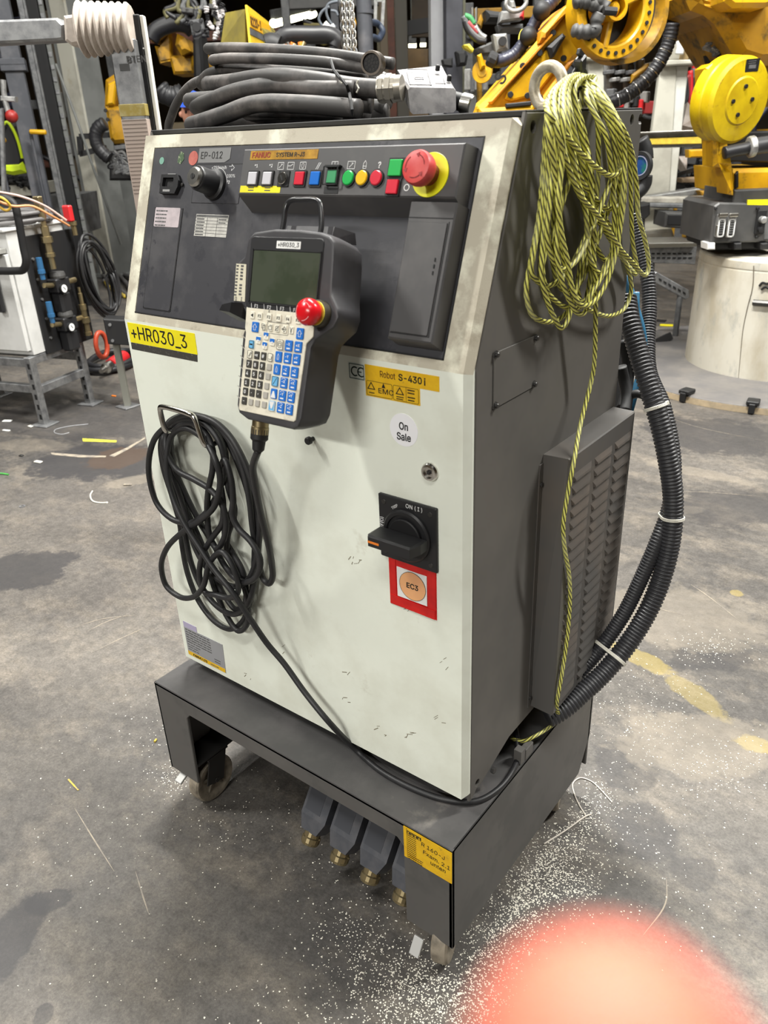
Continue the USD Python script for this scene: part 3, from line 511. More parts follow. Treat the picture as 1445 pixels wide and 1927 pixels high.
# ---------------------------------------------------------------- teach pendant hanging on the panel
PM = A([[.9998, .0084, -.0167], [-.0032, .9583, .2858], [.0184, -.2857, .9581]])
FP = frame((.484, -.08, 1.193), PM[:, 0], PM[:, 2])
pen = thing('teach_pendant', 'black handheld teach pendant with grey screen and blue keys hanging on the control cabinet', 'teach pendant')
Lx = lambda z: -.066-.007*(-(z)+.05)/.24
out_l = [(-.0735, .050), (-.066, .0555), (-.030, .0600), (.014, .0600), (.050, .0575), (.066, .0535), (.0745, .046), (.0765, .03), (.0785, -.004), (.0795, -.0165), (.090, -.030), (.094, -.041), (.088, -.054), (.072, -.064), (.0605, -.0715), (.0545, -.082), (.0500, -.172), (.0455, -.1835), (.036, -.1885), (-.050, -.1885), (-.066, -.1825), (-.0715, -.172), (-.0715, -.076), (-.0675, -.067), (-.0705, -.043), (-.094, -.0375), (-.0955, -.034), (-.095, .0135), (-.091, .018), (-.081, .0245), (-.0785, .033), (-.077, .044)]
out_b = [(-.0665, .046), (-.058, .0505), (-.030, .054), (.014, .054), (.055, .0515), (.069, .048), (.0785, .040), (.081, .024), (.083, -.004), (.0835, -.018), (.086, -.030), (.088, -.041), (.084, -.056), (.07, -.068), (.0615, -.0765), (.058, -.09), (.0545, -.168), (.050, -.178), (.038, -.184), (-.048, -.184), (-.06, -.178), (-.0645, -.168), (-.0645, -.076), (-.062, -.067), (-.0645, -.043), (-.08, -.0385), (-.081, -.034), (-.08, .010), (-.077, .0155), (-.071, .021), (-.0695, .03), (-.069, .04)]
def loft(levels):
    n = len(levels[0][0]); V = np.vstack([np.column_stack([q, np.full(n, z)]) for q, z in levels]); Fc = []
    for k in range(len(levels)-1):
        for i in range(n):
            j = (i+1) % n; Fc += [(k*n+i, k*n+j, (k+1)*n+j), (k*n+i, (k+1)*n+j, (k+1)*n+i)]
    m = prism(levels[0][0], .01); caps = [f for f in m.faces if (f < n).all()]; o = (len(levels)-1)*n
    Fc += [list(f) for f in caps]+[[i+o for i in f[::-1]] for f in caps]
    return trimesh.Trimesh(V, A(Fc), process=False)
po, pb = ccw(out_l), ccw(out_b)
shell = loft([(inset(pb, .006), -.058), (pb, -.05), (pb*.5+po*.5, -.036), (po, -.02), (po, -.005), (inset(po, .0014), -.0014), (inset(po, .0045), 0)])
obj('shell', put(shell, FP), pendant_black, pen, smooth=42)
sc = obj('screen_bezel', put(prism(rr(.1285, .0915, .006, 4, -.0045, .004), .0012, .0008), FP), M('bezel_black', (44, 44, 46), .4), pen)
obj('screen', put(prism(rr(.1165, .0645, .0015, 2, -.002, .0), .0006), off(FP, 0, 0, .0011)), lcd, sc, label='grey green unlit screen')
obj('bezel_frame', [strip(off(FP, 0, 0, .0012), rr(.1195, .0675, .001, 2, -.002, 0), .0014, .0012, closed=True)], soft_black, sc)
il = obj('identification_label', put(prism(rr(.042, .0092, .0003, 1, .0008, .0405), .0005), off(FP, 0, 0, .0012)), white, pen)
obj('lettering', text('+HR030_3', .0052, FP, .0008, .0405, z=.0017, mid=True, sx=1.05), ink, il)
obj('lettering', [text('F%d' % (k+1), .0045, FP, -.0512+.0236*k, -.0402, z=.0012) for k in range(5)]+[strip(FP, [(-.0575+.0236*k, -.0345), (-.056+.0236*k, -.0415)], .0007, z=.0012) for k in range(5)], white_ink, sc)
kp = obj('keypad', put(prism([(-.0665, -.0405), (.0495, -.0405), (.0575, -.047), (.0575, -.068), (.0475, -.0775), (.0418, -.1755), (.0385, -.178), (-.0625, -.178), (-.0652, -.1755), (-.0635, -.074), (-.066, -.068)], .0012, .0006), FP), keypad, pen)
FK = off(FP, 0, 0, .0012)
def sk(x, z): return x+.0     # key columns as measured
def key(x, z, w, h, mt, lab=None, th=.0045, pic=None, col=None):
    o = put(prism(rr(w, h, .0012, 2), .0016, .0006), off(FK, x, z)); k_ = obj('key', o, mt, kp)
    FQ = off(FK, x, z, .0016); g = []
    if lab: g.append(text(lab, th, FQ, 0, 0, mid=True, bold=True))
    if pic: g += pic(FQ)
    if g: obj('key_symbol', g, col or ink, kp)
W_ = white_ink
def arrow_up(T): return [strip(T, [(-.0018, -.004), (-.0018, 0), (-.0036, 0), (0, .0042), (.0036, 0), (.0018, 0), (.0018, -.004)], .0006, closed=True)]
def pic_arrow(a): return lambda T: [put(prism([(-.0008, -.0026), (.0008, -.0026), (.0008, 0), (.002, 0), (0, .0026), (-.002, 0), (-.0008, 0)], .0003), off(T, 0, -.0005, 0, rz=a))]
r1 = [-.0525, -.0385, -.0214, -.0039, .0131, .0304, .0441]
for x, l in zip(r1, ('<', 'F1', 'F2', 'F3', 'F4', 'F5', '>')):
    if l in '<>': key(x, -.0503, .0082, .0095, key_white, pic=lambda T, l=l: [put(prism([(-.0025, 0), (.002, .0025), (.002, -.0025)] if l == '<' else [(.0025, 0), (-.002, .0025), (-.002, -.0025)], .0003), T)])
    else: key(x, -.0503, .0088, .0092, key_white, l, .0036)
obj('shift_mark', text('E', .003, FK, -.024, -.0445), ink, kp)
key(-.0455, -.065, .0125, .0132, blue_key, pic=arrow_up, col=W_); key(.0358, -.0663, .0125, .0142, blue_key, pic=arrow_up, col=W_)
def pg(T): return [strip(T, rr(.0042, .0055, 0, 1, -.001, .001), .0005, closed=True), strip(T, rr(.0042, .0055, 0, 1, .001, -.001), .0005, closed=True)]
def fold(T): return [strip(T, [(-.003, -.0025), (.003, -.0025), (.003, .0015), (-.003, .0015)], .0005, closed=True), strip(T, [(-.001, .003), (.003, .003)], .0006)]
def nos(T): return [strip(T, rr(.004, .0055, .001, 2), .0006, closed=True), strip(T, [(-.003, -.003), (.003, .003)], .0006)]
def dia(T): return [strip(T, [(-.003, 0), (0, .0032), (.003, 0), (0, -.0032)], .0006, closed=True), strip(T, [(-.004, 0), (.0008, 0)], .001)]
def yy(T): return [strip(T, [(-.0022, .003), (-.0006, .001), (-.0006, -.003)], .0006), strip(T, [(.0022, .003), (.0006, .001), (.0006, -.003)], .0006)]
for x, p in ((-.0295, pg), (-.0172, fold), (-.0047, nos), (.0083, dia), (.0206, yy)): key(x, -.0633, .0075, .0095, key_white, pic=p)
obj('key_group_outline', strip(FK, rr(.0385, .0145, .001, 1, -.0047, -.0633), .0005, closed=True), grey_ink, kp)
for x, z, a in ((-.0233, -.0747, 0), (-.0369, -.0815, 1.571), (-.0113, -.0815, -1.571), (-.0242, -.0873, 3.142)):
    obj('key', put(prism(rr(.0088, .0098, .0014, 2), .0016, .0006), off(FK, x, z)), key_white, kp)
    obj('key_symbol', [put(prism(rr(.0085, .0045, .0008, 1, 0, .0022), .0003), off(FK, x, z, .0016))], blue_key, kp); obj('key_symbol', pic_arrow(a)(off(FK, x, z, .0019)), W_, kp)
def outl(T, w=.0092, h=.0125): return [strip(T, rr(w*.92, h*.92, .001, 2), .0005, closed=True)]
key(-.0497, -.088, .0088, .011, lblue_key, pic=lambda T: outl(T, .0085, .0105)+[box(.005, .002, .0003, 0, T)])
key(.003, -.0831, .0115, .0135, key_white, pic=lambda T: outl(T, .0115, .0135)+[strip(T, rr(.004, .004, .0015, 3), .0006, closed=True)]+[strip(T, rr(.0075, .008, .003, 3), .0005, closed=True)])
cols = (.0184, .0349, .0181, .0339, .0170, .0328, .0159, .0322, .0153, .0310, .0143, .0300); zz = (-.083, -.0989, -.1153, -.1309, -.1473, -.1632)
for i, (z, ax) in enumerate(zip(zz, 'XYZXYZ')):
    for s, x in zip('-+', cols[2*i:2*i+2]):
        key(x, z, .0128, .0138, blue_key, col=W_, pic=lambda T, s=s, ax=ax, i=i: [text(s+ax, .0036, T, 0, .0018, mid=True, bold=True), box(.006, .0018, .0003, 0, off(T, 0, -.0036))]+([arc(T, 0, .002, .0042, 35, 145, .0006, 0, 6)] if i > 2 else []))
def fwd(T, s=1): return [strip(T, [(-.0014, -.0036*s), (.0014, -.0036*s), (.0014, .001*s), (0, .004*s), (-.0014, .001*s)], .0006, closed=True)]
key(.0021, -.0988, .0118, .0138, blue_key, pic=lambda T: fwd(T), col=W_); key(.0012, -.115, .0118, .0138, blue_key, pic=lambda T: fwd(T), col=W_)
key(.0001, -.1307, .0112, .0132, lblue_key, pic=lambda T: outl(T, .0112, .0132)+[strip(T, [(-.003, -.0045), (.003, .0045)], .0006)])
key(-.0003, -.1469, .0112, .0132, blue_key, pic=lambda T: [put(prism([(-.0045, -.0055), (.0045, -.0055), (.0012, .0035), (-.0012, .0035)], .0003), T)], col=W_)
key(-.0017, -.1631, .0112, .0132, lblue_key, pic=lambda T: outl(T, .0112, .0132)+[put(prism([(-.0045, .0055), (-.0012, -.0035), (.0012, -.0035), (.0045, .0055)], .0003), T)], col=W_)
c4 = (-.0508, -.038, -.0253, -.0124); rows = ((-.1011, ('//', 'x', '#', '_')), (-.1138, '789 '), (-.1262, '456 '), (-.1388, '123 '), (-.1511, '0., '), (-.1638, '-   '))
for i, (z, ch) in enumerate(rows):
    for x, c in zip(c4, ch):
        x = x-.00075*i
        if i == 0 and c in ('//', '_'): key(x, z, .0088, .0108, key_white, pic=lambda T, c=c: outl(T, .0088, .0108)+([strip(T, [(-.002, -.003), (.002, .003)], .0006), strip(T, [(0, -.003), (.003, .002)], .0006)] if c == '//' else [strip(T, [(.0025, .001), (.0025, -.0025), (-.0025, -.0025)], .0006)]))
        elif c == ' ': key(x, z, .0086, .0088, grey_key)
        else: key(x, z, .0094, .0104, dark_key, c if c != 'x' else '<x', .0046 if c not in 'x' else .0036, col=W_)
st = obj('switch_legend', put(prism([(-.0932, .0142), (-.0738, .0142), (-.0708, -.034), (-.0922, -.034)], .0008), FP), M('legend_ivory', (214, 208, 186), .5), pen)
obj('print', [smallprint(FP, -.092, .0115, .005, 10, .0042, .0008, 61, .5), smallprint(FP, -.0835, .0115, .006, 5, .0042, .0008, 62, .6), smallprint(FP, -.0835, -.013, .006, 4, .004, .0008, 63, .6), text('0', .005, FP, -.0905, -.0335, z=.0008), text('I', .005, FP, -.079, -.0335, z=.0008)], grey_ink, st)
obj('enable_switch', put(hull([(-.097, -.038, .004), (-.072, -.036, .004), (-.074, -.055, .004), (-.098, -.052, .004), (-.1, -.041, .014), (-.08, -.037, .016), (-.082, -.05, .016), (-.106, -.049, .013), (-.09, -.06, -.012), (-.07, -.06, -.012)]), FP), black, pen)
obj('deadman_grip', put(hull([(-.0745, -.062, -.01), (-.068, -.062, -.012), (-.0745, -.15, -.01), (-.068, -.15, -.012), (-.0825, -.085, -.024), (-.083, -.115, -.024), (-.0795, -.07, -.036), (-.079, -.14, -.036), (-.062, -.064, -.045), (-.062, -.15, -.045)]), FP), soft_black, pen)
obj('grip_rib', [box(.009, .0009, .0008, 0, off(FP, -.0668, -.08-.0135*k, .0005, rz=-.5)) for k in range(7)], grey_key, pen)
es = obj('emergency_stop_button', lathe([(0, .012), (.0085, .012), (.0135, .015), (.0162, .02), (.0165, .026), (.0145, .031), (.0095, .0345), (.004, .0356), (0, .0358)], 32, off(FP, .0665, -.0395)), M('glossy_red_mushroom', (212, 24, 34), .22), pen, smooth=60)
obj('stop_ring', lathe([(0, 0), (.0165, 0), (.0165, .009), (.014, .011), (0, .011)], 32, off(FP, .0665, -.0395)), M('stop_ring_dark', (60, 54, 40), .5), es, smooth=30)
obj('stop_collar', lathe([(0, .0105), (.0148, .0105), (.0148, .0125), (0, .0125)], 28, off(FP, .0665, -.0395)), M('collar_yellow', (214, 200, 70), .5), es)
obj('turn_arrow', [arc(FP, .0665, -.0395, .0112, a, a+60, .0008, .0337, 6) for a in (30, 150, 270)], M('pinkish_print', (232, 170, 170), .4), es)
hk = spline([(-.026, .06, -.012), (-.0265, .072, -.014), (-.0275, .088, -.016), (-.0245, .0955, -.017), (-.016, .0985, -.017), (0, .0985, -.017), (.02, .0985, -.017), (.029, .095, -.017), (.034, .085, -.016), (.039, .066, -.014), (.0395, .054, -.012)], 6)
obj('carry_handle', put(tube(hk, .0034, 12), FP), M('handle_black', (40, 40, 42), .25), pen, smooth=True)
obj('hanger_block', [put(hull([(-.03, .052, -.02), (.052, .052, -.02), (.052, .068, -.024), (-.03, .068, -.024), (-.036, .052, -.06), (.06, .052, -.06), (.06, .066, -.055), (-.036, .066, -.055)]), FP)], pendant_black, pen)
pl_ = obj('plug', put(lathe([(0, -.024), (.0105, -.024), (.0125, -.022), (.0125, -.012), (.0105, -.0105), (.0105, .002), (0, .002)], 22, off(frame((0, 0, 0), (1, 0, 0), (0, 0, -1)), 0, 0, 0)), off(FP, -.050, -.187, -.028)), brass, pen, smooth=30)
P0 = (FP@A([-.050, -.21, -.028, 1]))[:3]; ND = -PM[:, 2]
T_, _ = align((FP@A([-.050, -.186, -.028, 1]))[:3], (FP@A([-.050, -.26, -.028, 1]))[:3])
# ---------------------------------------------------------------- pendant cable: one long lead, coiled over the hook
cabl = thing('pendant_cable', 'long black cable coiled over the chrome hook on the cabinet door', 'cable')
obj('plug_body', lathe([(0, 0), (.0095, 0), (.0105, .003), (.0105, .014), (.0125, .016), (.0125, .03), (.0095, .033), (.0085, .045), (.006, .048), (0, .048)], 20, T_), soft_black, cabl, smooth=30)
obj('plug_nut', lathe([(0, -.002), (.0118, -.002), (.0118, .014), (0, .014)], 20, T_), brass, cabl, smooth=30)
zc = lambda L, y: [at(260+a*.28544, 740+b*.28544, 1, max(y[i] if isinstance(y, (list, tuple)) else y, -.031 if b < 360 and a < 540 else -1)) for i, (a, b) in enumerate(L)]
start = (T_@A([0, 0, .046, 1]))[:3]
seg = [start]
seg += zc([(757, 490), (772, 600), (810, 800), (860, 1000), (882, 1130), (885, 1215), (862, 1255), (825, 1225), (790, 1080), (755, 900), (735, 720), (690, 500), (610, 320), (500, 190), (380, 150), (270, 165), (185, 235)], [-.105, -.095, -.075, -.06, -.04, -.035, -.034, -.034, -.034, -.034, -.034, -.03, -.03, -.028, -.02, -.018, -.016])
seg += zc([(150, 330), (165, 480), (225, 680), (275, 860), (290, 1000), (330, 1200), (400, 1370), (500, 1500), (600, 1555), (690, 1500), (745, 1330), (765, 1120), (765, 920), (735, 700), (680, 520), (600, 340), (510, 220), (400, 155), (280, 150), (190, 215)], -.012)
seg += zc([(195, 360), (225, 560), (290, 740), (370, 930), (450, 1130), (520, 1330), (590, 1480), (655, 1565), (715, 1530), (725, 1420), (700, 1280), (640, 1160), (590, 1060), (590, 940), (625, 840), (635, 760), (600, 640), (575, 520), (575, 400), (520, 270), (420, 180), (300, 170), (215, 225)], -.021)
seg += zc([(161, 317), (176, 457), (236, 643), (286, 810), (312, 940), (352, 1126), (422, 1285), (522, 1406), (622, 1457), (712, 1406), (767, 1247), (787, 1052), (787, 866), (746, 662), (691, 494), (611, 327), (521, 215), (411, 155), (291, 150), (201, 210)], -0.025)
seg += zc([(188, 339), (218, 519), (283, 681), (356, 852), (436, 1032), (506, 1212), (576, 1347), (641, 1424), (701, 1392), (711, 1293), (686, 1167), (626, 1059), (576, 969), (576, 861), (618, 771), (628, 699), (593, 591), (568, 483), (568, 375), (513, 258), (413, 177), (293, 168), (208, 218)], -0.014)
seg += zc([(167, 294), (182, 414), (242, 574), (292, 718), (324, 830), (364, 990), (434, 1126), (534, 1230), (634, 1274), (724, 1230), (779, 1094), (799, 926), (799, 766), (752, 590), (697, 446), (617, 302), (527, 206), (417, 154), (297, 150), (207, 202)], -0.031)
seg += zc([(110, 300), (72, 430), (75, 570), (125, 730), (215, 825), (330, 855), (430, 805), (510, 690), (560, 560), (570, 450), (540, 330), (470, 230), (370, 175), (260, 185), (190, 260)], -.03)
seg += zc([(185, 370), (250, 500), (370, 570), (480, 640), (555, 740), (580, 860), (560, 970), (515, 1022), (475, 950), (455, 800), (462, 640), (490, 500), (490, 370), (440, 260), (360, 200), (270, 215), (215, 300)], -.039)
seg += zc([(235, 480), (300, 640), (400, 840), (500, 1000), (560, 1120), (640, 1220), (720, 1245), (790, 1190), (803, 1090), (745, 980), (660, 890), (620, 800), (625, 700), (610, 560), (570, 440)], [-.03, -.022, -.018, -.018, -.028, -.036, -.042, -.046, -.046, -.046, -.046, -.046, -.042, -.04, -.036])
seg += zc([(540, 560), (560, 720), (555, 850), (490, 950), (430, 1050), (405, 1200), (440, 1310), (510, 1330), (600, 1350), (660, 1300), (640, 1180), (560, 1050), (470, 1120), (430, 1270), (360, 1345), (270, 1340), (185, 1270), (153, 1150), (190, 1020), (300, 910), (420, 830), (510, 730)], [-.03, -.03, -.034, -.04, -.046, -.046, -.046, -.044, -.042, -.046, -.05, -.05, -.05, -.05, -.046, -.044, -.044, -.046, -.05, -.05, -.05, -.05])
seg += zc([(540, 560), (500, 420), (420, 290), (310, 230), (220, 280), (190, 420), (210, 620), (290, 830), (400, 1010), (500, 1160), (620, 1310), (740, 1490), (850, 1650), (960, 1780)], [-.05, -.05, -.05, -.046, -.042, -.042, -.05, -.056, -.056, -.056, -.054, -.046, -.036, -.03])
seg += [at(u, v, 1, y) for u, v, y in ((575, 1305, -.03), (620, 1360, -.03))]+[at(u, v, 2, z) for u, v, z in ((672, 1413, .334), (715, 1450, .3275), (775, 1483, .3275), (840, 1505, .3275), (895, 1508, .3275), (935, 1487, .3275), (962, 1455, .3285), (975, 1420, .3275), (970, 1393, .329))]
seg[-1] = A([.70, .19, .345]); seg += [A([.66, .24, .352])]
C, _ = resample(spline(seg, 8), .0045)
obj('lead', tube(C, .0054, 9), rubber, cabl, smooth=True)
# ---------------------------------------------------------------- yellow and black rope hung at the lifting eye
def rope_mat():
    n = {'u': ('uvmap', {'attribute': 'st'}), 's': ('separate_xyz', {}), 'k': ('math', {'math_type': 'multiply', 'value2': 70.}), 'v': ('math', {'math_type': 'multiply', 'value2': 4.}),
         'a': ('math', {'math_type': 'add'}), 'f': ('math', {'math_type': 'fraction'}), 'r': ('rgb_ramp', {'ramp': [(0, lin((196, 192, 92))), (.3, lin((226, 224, 118))), (.54, lin((208, 204, 92))), (.62, lin((70, 66, 40))), (.9, lin((50, 48, 34))), (1, lin((180, 176, 78)))]}),
         'g': ('geometry', {}), 'n': ('noise_texture', {'scale': 14., 'detail': 5.}), 'nr': ('map_range', {'from_min': .5, 'from_max': .72, 'to_max': .75, 'clamp': True}), 'm': ('mix', {'color2': lin((206, 206, 160))}),
         'w': ('noise_texture', {'scale': 900., 'detail': 2.}), 'b': ('bump', {'strength': .25, 'distance': .001}), 'p': ('principled_bsdf', {'roughness': .55})}
    L = [('u.UV', 's.vector'), ('s.x', 'k.value1'), ('s.y', 'v.value1'), ('k.value', 'a.value1'), ('v.value', 'a.value2'), ('a.value', 'f.value1'), ('f.value', 'r.fac'), ('g.position', 'n.vector'), ('n.fac', 'nr.value'), ('nr.result', 'm.fac'), ('r.color', 'm.color1'), ('m.color', 'p.base_color'), ('g.position', 'w.vector'), ('w.fac', 'b.height'), ('b.normal', 'p.normal')]
    return usdkit.material(stage, '/World/Looks/striped_rope', n, L, surface='p.BSDF')
rope_m = rope_mat()
rope = thing('striped_rope', 'yellow and black twisted rope coiled over the lifting eye beside the cabinet', 'rope')
zr = lambda L, x: [at(900+a*.301, 120+b*.301, 0, x[i] if isinstance(x, (list, tuple)) else x) for i, (a, b) in enumerate(L)]
top = lambda k: at(1086+2.2*k, 146+3*(k % 3), 0, .682+.004*(k % 4))
loops = [  # left-hand run down, the bottom, right-hand run up
 [(470, 170), (430, 330), (410, 600), (380, 950), (335, 1200), (300, 1420), (330, 1560), (400, 1610), (500, 1600), (570, 1530), (620, 1380), (680, 1180), (705, 900), (690, 600), (620, 330), (590, 170)],
 [(500, 150), (470, 330), (440, 620), (420, 900), (400, 1150), (395, 1330), (430, 1480), (480, 1600), (520, 1655), (560, 1600), (590, 1480), (650, 1300), (740, 1100), (830, 850), (870, 620), (820, 380), (720, 200)],
 [(520, 150), (500, 350), (470, 650), (440, 900), (430, 1100), (480, 1250), (540, 1285), (620, 1220), (690, 1080), (780, 850), (850, 650), (840, 420), (740, 210)],
 [(450, 200), (440, 420), (480, 700), (500, 960), (490, 1180), (520, 1350), (570, 1480), (620, 1560), (670, 1550), (700, 1450), (760, 1350), (850, 1150), (890, 900), (900, 640), (860, 400), (760, 210)],
 [(540, 140), (530, 360), (520, 640), (500, 860), (520, 1060), (560, 1250), (590, 1420), (640, 1510), (720, 1490), (800, 1370), (860, 1180), (890, 1000), (905, 760), (915, 560), (880, 390), (780, 190)],
 [(430, 230), (450, 330), (530, 430), (640, 560), (740, 650), (830, 700), (890, 670), (920, 590), (900, 440), (800, 240)],
 [(560, 140), (560, 340), (590, 560), (640, 720), (720, 830), (800, 905), (870, 880), (905, 760), (900, 560), (850, 360), (760, 180)],
 [(480, 170), (490, 400), (560, 640), (640, 830), (720, 920), (800, 1020), (880, 1150), (960, 1240), (1050, 1320), (1065, 1270), (1040, 1100), (1000, 950), (990, 780), (960, 560), (890, 380), (760, 200)],
 [(520, 180), (540, 420), (600, 680), (700, 900), (800, 1060), (880, 1190), (950, 1280), (985, 1315), (990, 1270), (965, 1120), (955, 900), (950, 700), (930, 480), (840, 300), (720, 170)],
 [(560, 160), (590, 380), (650, 620), (700, 830), (720, 1000), (735, 1130), (790, 1225), (840, 1200), (870, 1080), (880, 860), (870, 640), (820, 380), (720, 200)],
 [(440, 240), (430, 470), (410, 760), (380, 1000), (345, 1180), (330, 1300), (370, 1360), (430, 1390), (510, 1350), (590, 1240), (680, 1050), (740, 820), (750, 560), (740, 330), (690, 180)],
 [(540, 160), (530, 500), (560, 640), (570, 720), (530, 850), (490, 1000), (440, 1130), (400, 1260), (420, 1400), (490, 1490), (580, 1530), (660, 1500), (700, 1330), (710, 1100), (720, 800), (660, 420), (600, 190)],
 [(600, 160), (640, 420), (680, 620), (700, 800), (830, 1030), (900, 1190), (945, 1320), (955, 1420), (920, 1520), (830, 1575), (740, 1560), (650, 1500), (620, 1400), (640, 1250), (690, 1090), (640, 800), (590, 500), (560, 200)]]
rp = []; r_ = random.Random(5)
jit = lambda Lp, a, b, sy: [(x+a+r_.uniform(-9, 9), 150+(y-150)*sy+b*min(1, (y-100)/300)+r_.uniform(-8, 8)) for x, y in Lp]
loops = [jit(loops[i], a, b, sy) if j else loops[i] for i, j, a, b, sy in ((0, 0, 0, 0, 1), (10, 0, 0, 0, 1), (1, 0, 0, 0, 1), (3, 1, 18, -20, .96), (2, 0, 0, 0, 1), (3, 0, 0, 0, 1), (4, 0, 0, 0, 1), (2, 1, 26, 30, 1.1), (11, 0, 0, 0, 1), (9, 0, 0, 0, 1), (6, 0, 0, 0, 1), (9, 1, -30, 60, 1.02), (5, 0, 0, 0, 1), (7, 0, 0, 0, 1), (8, 0, 0, 0, 1), (12, 0, 0, 0, 1))]
for k, Lp in enumerate(loops):
    n = len(Lp); xs = [.70+(.722+.006*(k % 7)-.70)*min(1, .45+i/1.8, .45+(n-1-i)/1.8) for i in range(n)]
    rp += [top(k)]+zr(Lp, xs)
rp += [top(4)]+zr([(640, 380), (690, 600), (710, 850), (715, 1100), (730, 1350), (732, 1650), (722, 1900)], [.70, .738, .745, .745, .745, .742, .738])
rp += [at(u, v, 0, x) for u, v, x in ((1112, 720, .736), (1092, 800, .742), (1080, 868, .757), (1068, 930, .7575), (1060, 985, .7575), (1062, 1030, .7575), (1071, 1085, .7575), (1072, 1140, .7575), (1066, 1210, .7575), (1057, 1270, .7575), (1049, 1315, .756), (1048, 1338, .748), (1055, 1352, .742))]
rp += [A([.726, .21, .350]), A([.712, .19, .346]), A([.69, .185, .345])]
C, _ = resample(spline(rp, 8), .0022)
m_, uv_ = tube(C, .0036, 9, twist=(.0571, .13, 4), uvs=True)
obj('rope_strand', m_, rope_m, rope, smooth=True, uv=uv_)
KN = at(1091, 128, 0, .682)
obj('rope_clip', [box(.012, .018, .022, .002, off(I4, *(KN+A([0, 0, .0035])), rx=.5, ry=.2)), box(.006, .022, .008, .001, off(I4, *(KN+A([.002, -.002, .015])), rx=-.4)), tube(np.array([KN+A([.004*math.cos(a), .013*math.cos(a), -.012+.013*math.sin(a)]) for a in np.linspace(0, 2*np.pi, 21)[:-1]]), .0028, 8, close=True)], black, rope)
# ---------------------------------------------------------------- corrugated conduits along the right-hand side
cond = M('conduit_black', (52, 52, 55), .42)
def path3(P, n=8): return spline([far(u, v, d) for u, v, d in P], n)
c1 = thing('corrugated_conduit', 'thick black corrugated conduit bowing out on the right and running in under the louvred cover', 'conduit')
c1_path = [far(*q) for q in [(1178, 560, 1.40), (1184, 600, 1.39), (1202, 665, 1.385), (1225, 740, 1.38), (1243, 800, 1.385), (1258, 870, 1.40), (1266, 930, 1.42), (1264, 1000, 1.44), (1250, 1070, 1.46), (1224, 1140, 1.475), (1186, 1205, 1.485), (1140, 1262, 1.485), (1095, 1305, 1.475), (1060, 1335, 1.465), (1030, 1352, 1.46)]]; C, _ = resample(spline(c1_path, 8), .0011)
obj('conduit', tube(C, .0185, 18, rib=ribs(.0068, .13)), cond, c1, smooth=True)
c2 = thing('corrugated_conduit', 'thinner black corrugated conduit strapped behind the thick one', 'conduit')
c2_path = [far(*q) for q in [(1192, 405, 1.52), (1203, 450, 1.52), (1218, 520, 1.52), (1222, 580, 1.52), (1219, 640, 1.51), (1222, 700, 1.49), (1248, 765, 1.46), (1263, 830, 1.455), (1268, 890, 1.46), (1258, 960, 1.455), (1238, 1015, 1.455), (1208, 1085, 1.475), (1172, 1158, 1.495), (1128, 1222, 1.505), (1085, 1272, 1.505), (1050, 1310, 1.495)]]; C, _ = resample(spline(c2_path, 8), .0011)
obj('conduit', tube(C, .0145, 16, rib=ribs(.0058, .13)), cond, c2, smooth=True)
CA, CB = spline(c1_path, 14), spline(c2_path, 14)
for u, v, both in ((1238, 766, 0), (1262, 973, 1), (1150, 1236, 1)):
    dA = [abs(((q-CAM)@RT)/((q-CAM)@FW)*F_PX+722.5-u)+abs(963.5-((q-CAM)@UP)/((q-CAM)@FW)*F_PX-v) for q in CA]; i = int(np.argmin(dA)); pA = CA[i]; tg = CA[i+1]-CA[i-1]; tg /= np.linalg.norm(tg)
    ex = np.cross(tg, FW); ex /= np.linalg.norm(ex); ey = np.cross(tg, ex); sh = Point(0, 0).buffer(.0196, 10)
    if both: j = int(np.argmin(np.abs((CB-pA)@tg))); dB = CB[j]-pA; sh = sh.union(Point(dB@ex, dB@ey).buffer(.0156, 10)).convex_hull
    P2 = A(sh.exterior.coords)[:-1]; Pr, _ = resample(np.vstack([P2, P2[:1]]), .004); ring3 = np.array([pA+x*ex+y*ey for x, y in Pr[:-1]])
    obj('zip_tie', cat(*[tube(ring3+tg*o, .0014, 6, close=True) for o in (-.0018, 0, .0018)]), dirt_white, c1)
    if not both: obj('zip_tie_head', box(.007, .008, .008, .001, frame(pA+ex*.021, ex, tg)), dirt_white, c1)
h1 = thing('blue_hose', 'blue hose with a cut end standing up behind the cabinet edge', 'hose')
C = path3([(1197, 551, 1.44), (1197, 575, 1.44), (1198, 605, 1.45), (1203, 640, 1.46), (1209, 690, 1.47)])
obj('hose', tube(C, .0062, 12), M('blue_rubber', (42, 104, 138), .5), h1, smooth=True); obj('cut_end', cyl(far(1197, 551.5, 1.44), far(1197, 549.5, 1.44), .0058, 14), M('cut_cable', (205, 180, 185), .5, c2=(120, 90, 100), scale=400), h1)
h2 = thing('blue_hose', 'blue hose curving down between the cabinet edge and the conduits', 'hose')
C = path3([(1176, 520, 1.47), (1185, 545, 1.47), (1196, 580, 1.475), (1207, 620, 1.48), (1211, 660, 1.49), (1204, 705, 1.5), (1194, 740, 1.5), (1180, 790, 1.5)])
obj('hose', tube(C, .0075, 12), mats['blue_rubber'], h2, smooth=True)
h3 = thing('flat_strap', 'wide black strap looping behind the cabinet below the blue hoses', 'strap')
for P in ([(1168, 690, 1.45), (1174, 715, 1.46), (1180, 745, 1.46), (1176, 775, 1.45)], [(1172, 640, 1.47), (1182, 690, 1.48), (1178, 740, 1.48), (1170, 770, 1.47)]): obj('strap', tube(path3(P), .011, 10), soft_black, h3, smooth=True)
obj('strap', tube(path3([(1179, 752, 1.47), (1188, 744, 1.46), (1200, 741, 1.45), (1216, 745, 1.44)]), .008, 10), soft_black, h3, smooth=True)
